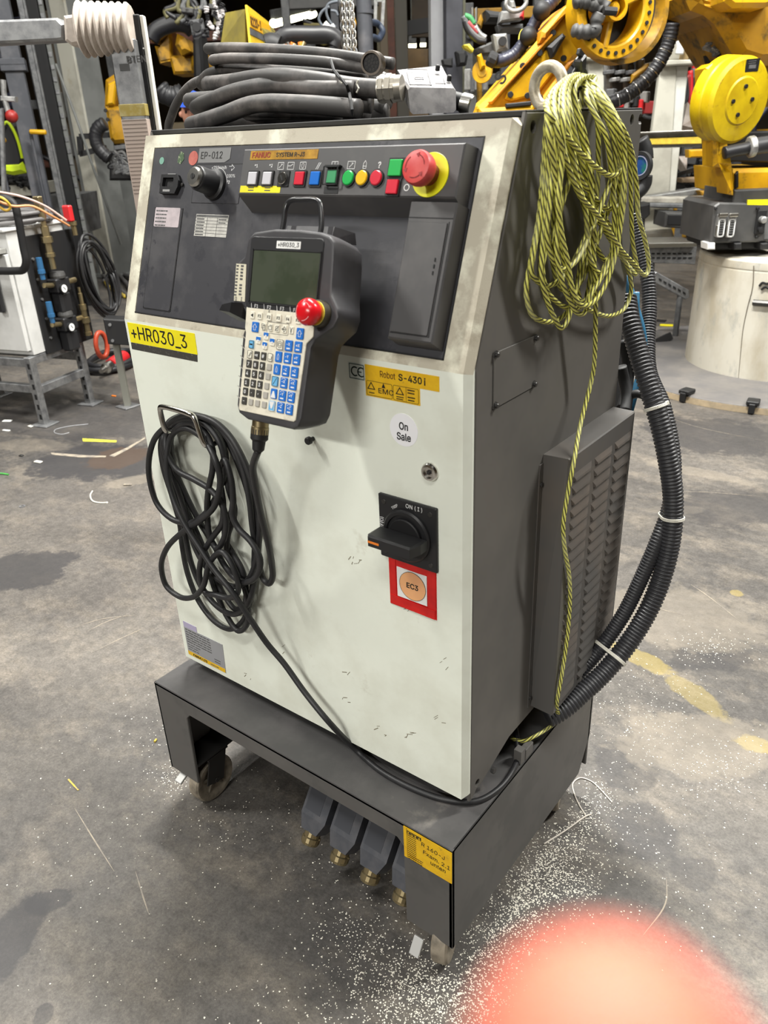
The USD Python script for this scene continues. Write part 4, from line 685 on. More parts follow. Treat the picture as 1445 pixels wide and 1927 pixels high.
# ---------------------------------------------------------------- cables heaped on the lid
tc = thing('cable_coil', 'heap of thick dusty black cable with plugs on top of the cabinet', 'cable')
def coilrun(front, yf, back, R, name='cable_loop', mt=dusty, **k):
    P = [at(u, v, 1, yf[i]) for i, (u, v) in enumerate(front)]+[A(b) for b in back]
    return obj(name, tube(resample(spline(P, 8), .006)[0], R, 12), mt, tc, smooth=True, **k)
Y = lambda *a: a
coilrun([(676, 205), (560, 196), (480, 196), (425, 215), (385, 228), (363, 236)], Y(.19, .175, .17, .17, .175, .2), [(.13, .30, 1.386), (.2, .40, 1.386), (.27, .43, 1.388)], .0135)
coilrun([(700, 196), (640, 190), (560, 178), (480, 178), (410, 186), (360, 190)], Y(.25, .23, .22, .21, .22, .26), [(.09, .34, 1.415), (.18, .44, 1.412), (.26, .44, 1.40)], .0135)
coilrun([(668, 168), (600, 168), (520, 160), (450, 170), (400, 188), (372, 204)], Y(.22, .20, .2, .2, .21, .25), [(.1, .33, 1.40), (.2, .42, 1.40), (.27, .42, 1.395)], .0125)
coilrun([(718, 168), (660, 163), (600, 153), (540, 146), (500, 146), (440, 154), (395, 160)], Y(.235, .225, .21, .2, .21, .25, .3), [(.10, .42, 1.43), (.18, .47, 1.435), (.25, .45, 1.42)], .0135)
coilrun([(690, 128), (620, 118), (540, 112), (470, 110), (420, 110), (402, 115)], Y(.3, .28, .27, .27, .28, .3), [(.1, .42, 1.452), (.18, .47, 1.455), (.25, .46, 1.43)], .0085)
coilrun([(740, 120), (690, 112), (620, 102), (540, 95), (470, 91), (420, 90), (393, 93)], Y(.31, .3, .29, .29, .3, .31, .34), [(.07, .44, 1.468), (.16, .48, 1.47), (.24, .47, 1.44)], .0088)
coilrun([(690, 146), (620, 140), (540, 134), (460, 132), (410, 134), (385, 146), (378, 160)], Y(.32, .3, .3, .3, .31, .33, .34), [(.10, .43, 1.41), (.18, .47, 1.41), (.25, .46, 1.40)], .0095)
coilrun([(640, 156), (560, 150), (480, 152), (425, 148), (390, 148), (360, 160), (338, 185), (324, 215), (318, 250)], Y(.38, .36, .35, .34, .34, .34, .34, .34, .34), [(-.022, .35, 1.27), (-.025, .36, 1.15)], .0085)
coilrun([(640, 215), (560, 214), (480, 216), (420, 224), (385, 236)], Y(.28, .27, .26, .26, .27), [(.14, .33, 1.384), (.2, .36, 1.384), (.28, .36, 1.384)], .010)
# plugs
Pg = at(718, 168, 1, .235); Ph = at(752, 166, 1, .245)
pd = (Ph-Pg)/np.linalg.norm(Ph-Pg); T, _ = align(Pg-pd*.004, Ph); pl2 = obj('cable_gland', [lathe([(0, 0), (.017, 0), (.0195, .003), (.0195, .009), (.0185, .010), (.0185, .012), (.0205, .0125), (.0205, .020), (.019, .021), (.019, .026), (0, .026)], 8, T), lathe([(0, .0), (.0178, .0), (.0178, .036), (0, .036)], 18, T)], M('gland_metal', (176, 170, 158), .38, .8), tc, smooth=25)
c_tl, c_tr, c_bl, c_br = far(752, 142, 1.19), far(834, 122, 1.22), far(772, 212, 1.165), far(858, 203, 1.165)
tA, tB, tC, tD = far(747, 126, 1.215), far(830, 118, 1.245), far(858, 166, 1.165), far(767, 164, 1.16)     # hood: upper face corners
low = A([0, 0, -.034])
bA, bB, bC, bD = tA+low+(0, .006, 0), tB+low+(0, .006, 0), A([*(c_br[:2]), 1.377]), A([*(c_bl[:2]), 1.377])
hood = [tA, tB, tC, tD, bA, bB, bC, bD]; cen = np.mean(hood, 0); hp = []
for p in hood:
    for q in hood:
        if np.linalg.norm(p-q) > 1e-9 and np.linalg.norm(p-q) < .075: hp.append(p+(q-p)/np.linalg.norm(q-p)*.004)
hd2 = obj('plug_hood', hull(hp), M('cast_hood_grey', (140, 138, 138), .5, .3, c2=(112, 110, 112), scale=40, lo=.42, hi=.62), tc)
FHd = frame(tD, tC-tD, tA-tD); wv, dv_ = np.linalg.norm(tC-tD), np.linalg.norm(tA-tD)
obj('hood_relief', [strip(FHd, [(wv*.06, dv_*.12), (wv*.5, dv_*.12), (wv*.5, dv_*.88), (wv*.06, dv_*.88)], .0012, .0008, closed=True), strip(FHd, [(wv*.6, dv_*.2), (wv*.8, dv_*.2), (wv*.8, dv_*.5)], .001, .0008), strip(FHd, rr(.014, .008, .003, 3, wv*.28, dv_*.42), .0008, .0008, closed=True)], M('hood_shade', (98, 96, 98), .5), hd2)
for a, b in ((.72, .86), (.9, .35)): obj('latch_pin', [disc(FHd, wv*a, dv_*b, .0035, .008, .001, 12)], soft_black, hd2)
obj('hood_neck', cyl(Ph-pd*.016, Ph+pd*.004, .0155, 18), mats['cast_hood_grey'], hd2, smooth=30)
q0 = far(852, 188, 1.19); q1 = far(893, 200, 1.18); qd = (q1-q0)/np.linalg.norm(q1-q0); T, _ = align(q0, q1)
obj('round_plug', lathe([(0, -.01), (.0125, -.01), (.0125, .018), (.0135, .019), (0, .019)], 20, T), soft_black, tc, smooth=30); obj('plug_collar', lathe([(0, .016), (.0145, .016), (.0145, .031), (.013, .033), (0, .033)], 24, T), steel, tc, smooth=30)
q0 = far(742, 126, 1.30); q1 = far(701, 119, 1.20); T, LL = align(q0, q1)
obj('round_plug', lathe([(0, LL-.045), (.0095, LL-.045), (.0115, LL-.02), (0, LL-.02)], 20, T), soft_black, tc, smooth=30)
rc = obj('plug_collar', lathe([(.0135, LL+.008), (.0165, LL+.008), (.0172, LL+.004), (.0172, LL-.012), (.0165, LL-.016), (.012, LL-.02), (0, LL-.02), (0, LL+.002), (.0135, LL+.002), (.0135, LL+.008)], 28, T), M('nickel_collar', (120, 112, 104), .35, .9), tc, smooth=30)
obj('contact_insert', lathe([(0, LL+.002), (.0132, LL+.002), (.0132, LL+.005), (0, LL+.005)], 24, T), soft_black, rc)
obj('contact_hole', [lathe([(.0009, LL+.005), (.0016, LL+.005), (.0016, LL+.0056), (.0009, LL+.0056)], 8, off(T, r0*math.cos(a), r0*math.sin(a))) for r0, nn in ((0, 1), (.0045, 5), (.009, 10)) for a in np.arange(nn)*2*np.pi/nn], dark_steel, rc)
cc = at(640, 150, 1, .2); obj('cable_tie', tube(np.array([at(u, v, 1, y) for u, v, y in ((622, 112, .268), (628, 132, .24), (640, 147, .19), (652, 160, .19), (657, 175, .2), (660, 190, .165), (662, 206, .158), (663, 216, .165))]), .0024, 6), soft_black, tc)
obj('paint_mark', [tube(np.array([at(u, v, 1, .196) for u, v in ((674, 150), (671, 158), (675, 166), (671, 174))]), .0014, 6), tube(np.array([at(u, v, 1, .198) for u, v in ((643, 148), (640, 153), (644, 157))]), .0014, 6)], dirt_white, tc)
# ---------------------------------------------------------------- marks and litter on the hall floor
FLR = lambda u, v, z=0.: at(u, v, 2, z)
oil = M('oil_stain', (66, 64, 65), .34, c2=(84, 80, 78), scale=9, lo=.45, hi=.62)
rust_stain = M('brown_stain', (84, 68, 56), .5, c2=(104, 92, 80), scale=14)
pale = M('pale_scuff', (150, 140, 124), .6, c2=(124, 117, 108), scale=30, lo=.45, hi=.58)
ypaint = M('worn_yellow_paint', (206, 178, 52), .55, c2=(140, 128, 96), scale=40, lo=.47, hi=.58)
for px, mt in (([(155, 825), (220, 829), (219, 833), (156, 831)], M('stripe_lemon', (190, 186, 60), .5, c2=(160, 156, 70), scale=60)), ([(95, 852), (160, 857), (200, 858), (199, 861), (150, 861), (98, 856)], pale), ([(205, 858), (240, 842), (273, 823), (274, 825), (245, 844), (215, 860)], pale), ([(127, 1468), (130, 1466), (149, 1487), (146, 1488)], ypaint)):
    obj('floor_marking', put(prism([FLR(u, v)[:2] for u, v in px], .0005), off(I4, 0, 0, .0008)), mt, floor)
for px in ([(135, 1182), (190, 1165), (260, 1157)], [(160, 1190), (200, 1170), (245, 1155)], [(165, 1232), (230, 1200), (280, 1178)], [(1140, 1152), (1200, 1140), (1300, 1160)], [(1300, 1100), (1330, 1120), (1400, 1175)], [(1200, 760), (1300, 800), (1440, 830)], [(140, 1520), (180, 1585), (215, 1640)], [(255, 1640), (270, 1690), (280, 1720)], [(1254, 1650), (1252, 1700), (1210, 1760)], [(1210, 930), (1300, 925), (1445, 935)]):
    P = spline([FLR(u, v, .0006) for u, v in px], 6); nn = np.stack([-np.gradient(P[:, 1]), np.gradient(P[:, 0])], 1); nn /= np.linalg.norm(nn, axis=1)[:, None]; w = .0014*np.sin(np.linspace(.15, 2.99, len(P)))[:, None]
    V = np.vstack([np.column_stack([P[:, :2]+nn*w, P[:, 2]]), np.column_stack([P[:, :2]-nn*w, P[:, 2]])]); n = len(P)
    obj('scratch', (V, [(i, i+n, i+n+1, i+1) for i in range(n-1)]), pale, floor)
# --- spilled white granules
def granules():
    g = np.random.default_rng(21); pts = []
    def blob(n, c, sx, sy, ang=0, lim=None):
        a = math.radians(ang); d = g.normal(size=(n, 2))*(sx, sy); d = d@A([[math.cos(a), math.sin(a)], [-math.sin(a), math.cos(a)]])
        pts.extend((A(c)+d).tolist())
    blob(1500, (960, 1690), 95, 36, -52); blob(1300, (1020, 1640), 60, 40, -50); blob(900, (900, 1800), 80, 40, -40); blob(1000, (790, 1850), 90, 45, 15)
    blob(380, (710, 1780), 70, 60, 40); blob(220, (680, 1700), 90, 50, 30); blob(130, (560, 1560), 100, 50, 30); blob(260, (1110, 1520), 26, 34, 20); blob(170, (1090, 1670), 22, 20)
    blob(300, (1070, 1600), 60, 60); blob(260, (1150, 1560), 90, 80); blob(190, (1340, 1220), 36, 16); blob(420, (1210, 1330), 70, 60, 30); blob(200, (1360, 1440), 60, 30)
    blob(170, (330, 1460), 26, 22); blob(170, (420, 1530), 60, 40); blob(80, (290, 1370), 40, 40); blob(70, (200, 1550), 120, 90); blob(60, (480, 1880), 120, 40); blob(130, (1300, 1620), 90, 110); blob(60, (250, 1750), 140, 90)
    blob(150, (700, 1900), 90, 30); blob(380, (850, 1900), 70, 30)
    V, Fc = [], []; t = A([(1, 0, 0), (-1, 0, 0), (0, 1, 0), (0, -1, 0), (0, 0, 1), (0, 0, -1)], float); f0 = A([(0, 2, 4), (2, 1, 4), (1, 3, 4), (3, 0, 4), (2, 0, 5), (1, 2, 5), (3, 1, 5), (0, 3, 5)]); k = 0
    lab = []
    for u, v in pts:
        p = FLR(u, v)
        if v < 1150 or (XL-.0 < p[0] < XR+.004 and YF < p[1] < YB and g.random() < .55): continue
        s = g.uniform(.0008, .0021)*(1.2 if g.random() < .12 else 1); q = t*g.uniform(.5, 1.3, (6, 1))*s*A([1, 1, .55]); a = g.uniform(0, 6.28); R = A([[math.cos(a), -math.sin(a), 0], [math.sin(a), math.cos(a), 0], [0, 0, 1]])
        V.append(q@R.T+(p[0], p[1], s*.3)); Fc.append(f0+6*k); k += 1
    return np.vstack(V), np.vstack(Fc)
gr = obj('spilled_granules', granules(), M('white_granule', (226, 222, 210), .6), None)
tag(gr, 'white plastic granules spilled over the floor around the trolley', 'granules', kind='stuff')
def litter(name, mesh, mt, label, cat_, **k): return tag(obj(name, mesh, mt, **k), label, cat_)
ft = lambda px, r, z=None: tube(spline([FLR(u, v, r if z is None else z) for u, v in px], 6), r, 6)
litter('zip_tie', cat(ft([(1152, 1510), (1128, 1484), (1112, 1470), (1092, 1464), (1078, 1474), (1080, 1492), (1090, 1515), (1102, 1535)], .0016), ft([(1024, 1588), (1065, 1562), (1102, 1536), (1112, 1532)], .0019)), M('tie_nylon', (196, 188, 178), .45), 'used white zip tie curled on the floor right of the trolley', 'zip tie', smooth=True)
litter('zip_tie', cat(ft([(174, 924), (170, 932), (175, 943), (187, 946), (201, 946)], .003), box(.009, .009, .006, .001, off(I4, *FLR(201, 946, .003)))), dirt_white, 'short white hooked zip tie alone on the floor left of the cabinet', 'zip tie')
litter('wire_offcut', ft([(166, 798), (130, 802), (105, 808), (103, 814), (118, 817), (130, 814)], .0014), M('clear_wire', (170, 172, 176), .4), 'thin pale wire curl on the floor below the strut leg', 'wire')
litter('green_offcut', ft([(-12, 891), (2, 891), (16, 893)], .004), M('green_offcut', (70, 150, 70), .5), 'green cable offcut at the left edge of the floor', 'cable offcut')
litter('yellow_offcut', ft([(291, 1396), (294, 1391)], .003), ypaint, 'tiny yellow offcut beside the left end of the trolley', 'offcut')
k = 0
for u, v, w, l, rz, mt, lab in ((14, 792, .05, .025, .5, white, 'white plastic scrap at the left edge below the strut stand'), (12, 810, .045, .014, .3, white, 'narrow white scrap below the wider one at the left edge'), (72, 869, .04, .02, .2, dirt_white, 'white chip on the floor left of the yellow floor stripe'), (240, 912, .035, .01, .6, pale, 'pale wood chip near the left edge of the cabinet'), (40, 857, .02, .016, .2, dark_steel, 'dark metal nut left on the floor near the white chips'), (58, 802, .03, .02, 0, dirt_white, 'off white scrap beside the foot plate of the strut leg'), (214, 745, .03, .012, .2, orange, 'orange scrap lying between strut leg and grey post'), (1254, 612, .09, .05, .3, yel, 'yellow plastic scrap left of the concrete pedestal'), (1273, 625, .12, .04, .1, yel, 'yellow strip on the floor close to the concrete pedestal'), (1237, 603, .12, .06, .1, black, 'black scrap on the floor beside the yellow scraps'), (1240, 627, .15, .05, .1, black, 'flat black scrap under the yellow strip')):
    litter('floor_scrap', box(w, l, .006, .0015, off(I4, *FLR(u, v, .004), rz=rz)), mt, lab, 'scrap')
r0 = FLR(42, 953); litter('washer', put(lathe([(.006, 0), (.013, 0), (.013, .002), (.006, .002), (.006, 0)], 16), off(I4, *r0)), zinc, 'small metal washer lying on the floor at the left', 'washer')
b0 = FLR(1232, 655); litter('angle_bracket', cat(box(.24, .10, .03, .004, off(I4, *(b0+(0, 0, .016)), rz=.1)), box(.12, .03, .05, .003, off(I4, *(b0+(.03, .05, .05)), rz=.8, ry=-.5))), black, 'black steel bracket lying on the floor behind the conduits', 'bracket')
# ---------------------------------------------------------------- the photographer's fingertip in front of the lens
def finger():
    c0 = far(1150, 2045, .040); dn = -UP*.72+RT*.34-FW*.05; dn /= np.linalg.norm(dn)
    J = [(c0, .0073), (c0+dn*.011, .0082), (c0+dn*.022, .0083), (c0+dn*.030, .0085), (c0+dn*.052, .0088), (c0+dn*.058+FW*-.003, .0093), (c0+dn*.085-FW*.016, .0100)]
    def ball(p, r): return manifold3d.Manifold.sphere(r, 24).translate(list(map(float, p)))
    m = manifold3d.Manifold()
    for (a, ra), (b, rb) in zip(J, J[1:]): m = m+manifold3d.Manifold.batch_hull([ball(a, ra), ball(b, rb)])
    mm = m.refine_to_length(.0015).to_mesh(); t = trimesh.Trimesh(mm.vert_properties[:, :3], mm.tri_verts); trimesh.smoothing.filter_taubin(t, iterations=20)
    nb = -FW; side = np.cross(dn, nb); nb = np.cross(side, dn); Tn = frame(c0+dn*.001, side/np.linalg.norm(side), dn)
    nail = lathe([(0, .0066), (.0025, .0066), (.0044, .0060), (.0056, .0048), (.0050, .0046), (0, .006)], 18); nail.vertices[:, 1] *= 1.15
    return t, put(nail, Tn@off(I4, rx=math.pi)), dn
ft_, nl_, _ = finger()
fing = thing('fingertip', 'blurred pink fingertip of the photographer reaching in front of the lens at lower right', 'finger')
obj('finger', ft_, M('skin', (208, 104, 84), .6, sss=.4), fing, smooth=True); obj('nail', nl_, M('finger_nail', (214, 118, 96), .45), fing, smooth=True)
# ================================================================ the hall behind
FH_ = A([math.sin(YAW), math.cos(YAW), 0.])
def hp(u, v, h):                              # point seen at a pixel on the upright plane h metres ahead
    d = ray(u, v); return CAM+d*(h/(d@FH_))
def PFr(h): return frame(CAM*A([1, 1, 0])+FH_*h, _rt, (0, 0, 1))
def slab(px, h, t, c=.006, z=0.):             # an upright plate t metres deep, its face h metres ahead
    T = PFr(h); Ti = np.linalg.inv(T); P = [(Ti@np.append(hp(u, v, h), 1))[:2] for u, v in px]
    return put(prism(P, t, c), off(T, 0, 0, -t+z))
def gnd(u, v, h): p = hp(u, v, h); p[2] = 0; return p
def upright(u, v, h, w, dpt, top, rz=0., c=.004, z0=0.):       # a post passing pixel (u, v), from z0 to the pixel row of its top
    p = gnd(u, v, h); T = frame((*p[:2], 0), _rt*math.cos(rz)+FH_*math.sin(rz), FH_*math.cos(rz)-_rt*math.sin(rz))
    return box(w, dpt, top-z0, c, T@off(I4, 0, 0, (top+z0)/2)), T
def pipe(px, h, r, n=10, dh=0., **k):
    hs = h if isinstance(h, (list, tuple)) else [h+dh*i/max(1, len(px)-1) for i in range(len(px))]
    C = spline([hp(u, v, q) for (u, v), q in zip(px, hs)], 6); return tube(C, r, n, **k)
def m2(px, h): return px*h*.9/F_PX           # metres for so many pixels at that distance
ryel = M('robot_yellow', (204, 156, 8), .42, c2=(182, 134, 6), scale=5, lo=.4, hi=.65, c3=(120, 92, 24), s3=12, l3=.58, h3=.7)
ryel2 = M('robot_yellow_worn', (172, 128, 14), .5, c2=(146, 106, 10), scale=4, c3=(84, 66, 26), s3=9, l3=.52, h3=.66)
oran = M('robot_orange', (206, 136, 16), .5, c2=(180, 112, 18), scale=8)
colw = M('column_paint', (188, 186, 174), .55, c2=(160, 157, 146), scale=3, lo=.45, hi=.65, c3=(150, 132, 98), s3=2.5, l3=.58, h3=.75)
colg = M('column_grey', (120, 122, 120), .55, c2=(104, 106, 104), scale=4)
dpole = M('dark_pole', (62, 64, 70), .5, c2=(84, 84, 88), scale=6, lo=.5, hi=.7)
concrete = M('pedestal_concrete', (190, 186, 174), .7, c2=(168, 160, 142), scale=3.2, lo=.44, hi=.68, c3=(150, 150, 144), s3=5, l3=.55, h3=.7, stretch=(1.6, 1.6, .8))
hose_b = M('hose_black', (30, 30, 33), .45); hose_n = M('hose_navy', (40, 42, 58), .42); mgrey = M('machine_grey', (96, 97, 98), .5, c2=(70, 71, 73), scale=14); alum = M('machine_aluminium', (168, 168, 166), .4, .5, c2=(130, 130, 130), scale=20)
rust = M('rust_red', (92, 52, 38), .65, c2=(70, 42, 34), scale=6); brown = M('hall_brown', (98, 82, 60), .7, c2=(76, 64, 48), scale=1.2); dgrey = M('box_dark_grey', (66, 66, 66), .5, c2=(76, 75, 74), scale=9)
tube_on = M('lamp_tube', (255, 250, 210), .5, emit=9.)
# --- shell of the hall
HT = 7.6
struct('wall_back', bx((-26, 25.6, 0), (10, 26, HT)), brown); struct('wall_left', bx((-26.3, -8, 0), (-26, 26, HT)), brown); struct('wall_right', bx((10, -8, 0), (10.3, 26, HT)), brown); struct('wall_front', bx((-26, -8.3, 0), (10, -8, HT)), brown)
struct('ceiling', bx((-26, -8, HT), (10, 26, HT+.2)), M('ceiling_dark', (96, 92, 86), .8))
for k in range(5):
    y = 3+5*k; t_ = obj('trim', cat(bx((-25.9, y-.15, 6.9), (9.9, y+.15, 7.15)), bx((-25.9, y-.04, 6.4), (9.9, y+.04, 6.9))), M('girder', (84, 76, 64), .7), kind='structure')
# --- big upright things
def post_thing(name, label, cat_, u, v, h, wpx, top, mt, rz=0., dpt=None, group=None, parts=None):
    w = m2(wpx, h); m, T = upright(u, v, h, w, dpt or w, top, rz); t = thing(name, label, cat_, group); obj('shaft', m, mt, t)
    return t, T, w
t, T, w = post_thing('steel_column', 'wide light grey steel column with a stained right face at the left', 'column', 168, 230, 9.2, 52, 7.5, colg, -.55)
obj('right_flange', box(w*.75, .03, 7.5, .004, T@off(I4, w*.12, -w*.52, 3.75)), colw, t); obj('foot_plate', box(w*1.3, w*1.3, .04, .006, T@off(I4, 0, 0, .02)), colg, t)
obj('cable_bracket', [beam(hp(150, 257, 8.7), hp(205, 254, 8.7), .05, .05), beam(hp(150, 290, 8.7), hp(200, 278, 8.7), .05, .05), beam(hp(150, 257, 8.7), hp(153, 292, 8.7), .05, .05)], soft_black, t)
t, T, w = post_thing('pipe_post', 'dark steel post with clamps left of the channel posts', 'post', 42, 200, 7.0, 32, 6.5, dpole, .3)
for v in (118, 128): obj('post_clamp', box(w*1.35, w*1.35, .05, .004, T@off(I4, 0, 0, hp(28, v, 7.0)[2])), dpole, t)
t, T, w = post_thing('channel_post', 'light grey strut post standing before a dark post', 'post', 80, 200, 7.4, 13, 6.6, zinc, .2); obj('lip', box(w*.3, w*.4, 6.6, .002, T@off(I4, w*.45, -w*.5, 3.3)), zinc, t)
t, T, w = post_thing('square_post', 'black square post with a cable chain on its right edge', 'post', 98, 200, 7.5, 22, 6.6, soft_black, .2)
ch = obj('chain_guide', box(w*.35, w*.5, 6., .003, T@off(I4, w*.72, -w*.2, 3.)), colg, t); obj('chain_link', [box(w*.3, .01, .035, .002, T@off(I4, w*.72, -w*.47, .4+.09*k)) for k in range(50)], zinc, ch, kind='stuff')
w1 = thing('stay_wire', 'thin pale wire running down across the grey column', 'wire'); obj('wire', pipe([(105, 120), (150, 240), (170, 300), (196, 372), (228, 460)], 8.5, .012, 6), colg, w1)
w1 = obj('low_wall', slab([(206, 336), (275, 334), (275, 480), (212, 480)], 9.6, .3), colg); tag(w1, 'low pale grey block wall behind the cabinet edge', 'wall')
# extraction arm of galvanised tube, bellows and post
t = thing('extraction_arm', 'galvanised square arm with pale bellows and an upright post at upper left', 'extraction arm')
obj('arm', slab([(-30, 38), (106, 33), (119, 46), (119, 74), (106, 76), (-30, 83)], 2.6, .075), zinc, t); obj('sleeve', slab([(118, 29), (152, 24), (156, 82), (134, 86), (121, 76)], 2.58, .09, .008), M('pale_bellows', (196, 186, 176), .6, c2=(172, 160, 150), scale=25), t)
a0, a1 = hp(150, 56, 2.62), hp(250, 53, 2.62); T, LL = align(a0, a1); pr = [(0, 0)]
for k in range(8): pr += [(.055+.006*(k < 7), LL*k/8+.002), (.071-.001*k, LL*(k+.45)/8), (.071-.001*k, LL*(k+.55)/8), (.057, LL*(k+.98)/8)]
obj('bellows', lathe(pr+[(.054, LL), (0, LL)], 24, T), mats['pale_bellows'], t, smooth=40)
m, T = upright(251, 200, 2.62, .074, .04, 1.62, 0, .004); obj('post', m, zinc, t)
zt_ = lambda v, u=251: hp(u, v, 2.6)[2]
obj('tape_band', box(.076, .042, .032, .001, T@off(I4, 0, 0, zt_(207, 255))), M('tape_olive', (150, 132, 60), .5, c2=(170, 158, 110), scale=40), t)
obj('perforated_sleeve', box(.075, .041, .62, .001, T@off(I4, 0, 0, zt_(217, 256)-.32)), M('sleeve_pinkish', (176, 160, 150), .6), t)
obj('sleeve_slot', [box(.070, .001, .0016, 0, T@off(I4, 0, -.0208, zt_(226, 258)-.0105*k)) for k in range(20)], M('slot_shade', (112, 100, 92), .6), t, kind='stuff')
obj('stencil', [text('BTEN', .016, frame(hp(238, 118, 2.596), _rt, (0, 0, 1)), 0, 0, True), box(.028, .001, .018, 0, T@off(I4, -.002, -.0205, zt_(126)))], dgrey, t)
t = thing('light_curtain', 'black upright strip with a white edge right of the galvanised post', 'light curtain')
m, T = upright(272, 140, 2.66, .027, .04, hp(257, 28, 2.66)[2], 0, .003); obj('housing', m, soft_black, t); obj('white_edge', box(.011, .03, hp(266, 30, 2.66)[2], .002, T@off(I4, .02, -.004, hp(266, 30, 2.66)[2]/2)), M('white_edge', (222, 220, 212), .45), t); obj('indicator', disc(frame(hp(270, 91, 2.635), _rt, (0, 0, 1)), 0, 0, .0022, .002), white, t)
# --- pneumatic control box on a strut stand
G1 = FLR(85, 799); TB = frame((*G1[:2], 0), (.958, .287, 0), (-.287, .958, 0))     # local x to the right, y away from the viewer
sn_ = thing('strut_stand', 'slotted galvanised strut stand carrying the white pneumatic box', 'stand')
def legp(x, y, z1=.37):
    lg = obj('leg', [box(.042, .042, z1, .003, TB@off(I4, x, y, z1/2))], zinc, sn_)
    obj('slot', [box(.014, .002, .028, 0, TB@off(I4, x+.004, y-.0215, .05+.055*k)) for k in range(6)], soft_black, lg); obj('foot_plate', box(.11, .1, .008, .002, TB@off(I4, x, y, .004)), zinc, lg)
for x, y in ((0, 0), (0, .37), (-.68, 0), (-.68, .37)): legp(x, y)
for a, b in (((0, 0, .19), (0, .37, .19)), ((-.68, 0, .2), (0, 0, .2)), ((-.68, .37, .28), (0, .37, .28)), ((-.68, 0, .34), (0, 0, .34)), ((0, 0, .35), (0, .37, .35)), ((-.68, .0, .35), (-.68, .37, .35))):
    obj('rail', beam((TB@A([*a, 1]))[:3], (TB@A([*b, 1]))[:3], .035, .042, .002), zinc, sn_)
bxs = thing('pneumatic_box', 'white steel pneumatic control box with a black side plate on the strut stand', 'control box')
def lb_(a, b, c=.003): a, b = A(a, float), A(b, float); return box(*abs(b-a), c, TB@off(I4, *((a+b)/2)))
bwhite = M('box_white', (206, 206, 204), .45, c2=(188, 188, 186), scale=6)
obj('housing', lb_((-.72, .02, .375), (.02, .42, .985)), bwhite, bxs); dr = obj('door', lb_((-.70, -.005, .40), (.008, .02, .88)), bwhite, bxs); obj('latch', lb_((-.105, -.03, .60), (-.065, -.005, .80), .008), black, dr)
obj('side_plate', lb_((.02, .10, .36), (.034, .47, .95), .002), soft_black, bxs); obj('document_shelf', lb_((-.5, -.06, .885), (.0, .02, .91)), M('shelf_grey', (150, 150, 146), .5), bxs); obj('lid', lb_((-.74, -.01, .985), (.035, .43, 1.0)), bwhite, bxs)
hd_ = [TB@A([*q, 1]) for q in ((-.6, .0, 1.15), (-.6, -.1, 1.15), (-.2, -.1, 1.15), (.14, -.1, 1.148), (.2, -.1, 1.142), (.235, -.1, 1.115), (.238, -.1, 1.06), (.23, -.1, .93), (.226, -.1, .868), (.2, -.1, .83), (.14, -.1, .822), (-.2, -.1, .822), (-.6, -.1, .822), (-.6, .0, .822))]
obj('guard_handle', tube(spline([q[:3] for q in hd_], 6), .018, 12), soft_black, bxs, smooth=True, label='black bent tube handle')
# valves on the side plate
def valve_set(y, z, nm, s=1.):
    v = obj(nm, [lb_((.034, y-.05*s, z-.04*s), (.10, y+.05*s, z+.03*s), .006), lb_((.03, y-.04*s, z-.15*s), (.10, y+.04*s, z-.04*s), .012)], black, bxs)
    obj('regulator_knob', lathe([(0, 0), (.038*s, 0), (.04*s, .012), (.036*s, .03), (0, .034)], 18, TB@off(I4, .07, y, z+.03*s)), dgrey, v)
    obj('gauge', lathe([(0, 0), (.024*s, 0), (.024*s, .014), (0, .015)], 18, TB@off(I4, .10, y-.02, z-.02, ry=math.pi/2)), soft_black, v); obj('gauge_face', lathe([(0, .014), (.02*s, .014), (.02*s, .016), (0, .016)], 18, TB@off(I4, .10, y-.02, z-.02, ry=math.pi/2)), white, v); obj('gauge_needle', box(.002, .002, .02, 0, TB@off(I4, .117, y-.02, z-.018, rx=.7)), ink, v)
    obj('fitting', [cyl((TB@A([.07, y+.05*s, z, 1]))[:3], (TB@A([.07, y+.12*s, z, 1]))[:3], .014*s, 10), cyl((TB@A([.07, y-.05*s, z, 1]))[:3], (TB@A([.07, y-.11*s, z+.01, 1]))[:3], .013*s, 10)], brass, v)
    return v
valve_set(.25, .70, 'regulator'); valve_set(.245, .50, 'regulator')
def stack(x, y, z, segs, mt, nm):
    pr = [(0, 0)]; zz_ = 0
    for r, L in segs: pr += [(r, zz_), (r, zz_+L*.96)]; zz_ += L
    return obj(nm, lathe(pr+[(0, zz_)], 8, TB@off(I4, x, y, z)), mt, bxs)
stack(.08, .22, .78, [(.016, .06), (.024, .02), (.018, .05), (.028, .03), (.02, .05), (.014, .03), (.02, .04)], brass, 'ball_valve'); stack(.08, .43, .92, [(.014, .05), (.02, .02)], brass, 'ball_valve')
obj('valve_lever', lb_((.05, .40, .99), (.10, .43, 1.07), .006), red, bxs); obj('valve_lever', lb_((.06, .20, 1.06), (.1, .23, 1.13), .004), brass, bxs)
stack(.08, .375, .40, [(.02, .02), (.016, .05), (.024, .03), (.016, .04), (.02, .03), (.012, .06), (.008, .03)], brass, 'check_valve')
for y, z in ((.14, .74), (.14, .52)): stack(.075, y, z, [(.012, .03), (.018, .02), (.015, .06)], M('blue_fitting', (42, 90, 130), .4), 'blue_coupling')
obj('orange_handle', tube(np.array([(TB@A([.1, .44+.045*math.cos(a), .33+.07*math.sin(a), 1]))[:3] for a in np.linspace(0, 2*np.pi, 25)[:-1]]), .014, 8, close=True), M('orange_red', (176, 66, 40), .45), bxs, smooth=True)
for k in range(5): obj('bolt', cyl((TB@A([.034, .14+.0*k, .44+.1*k, 1]))[:3], (TB@A([.042, .14, .44+.1*k, 1]))[:3], .007, 8), zinc, bxs)
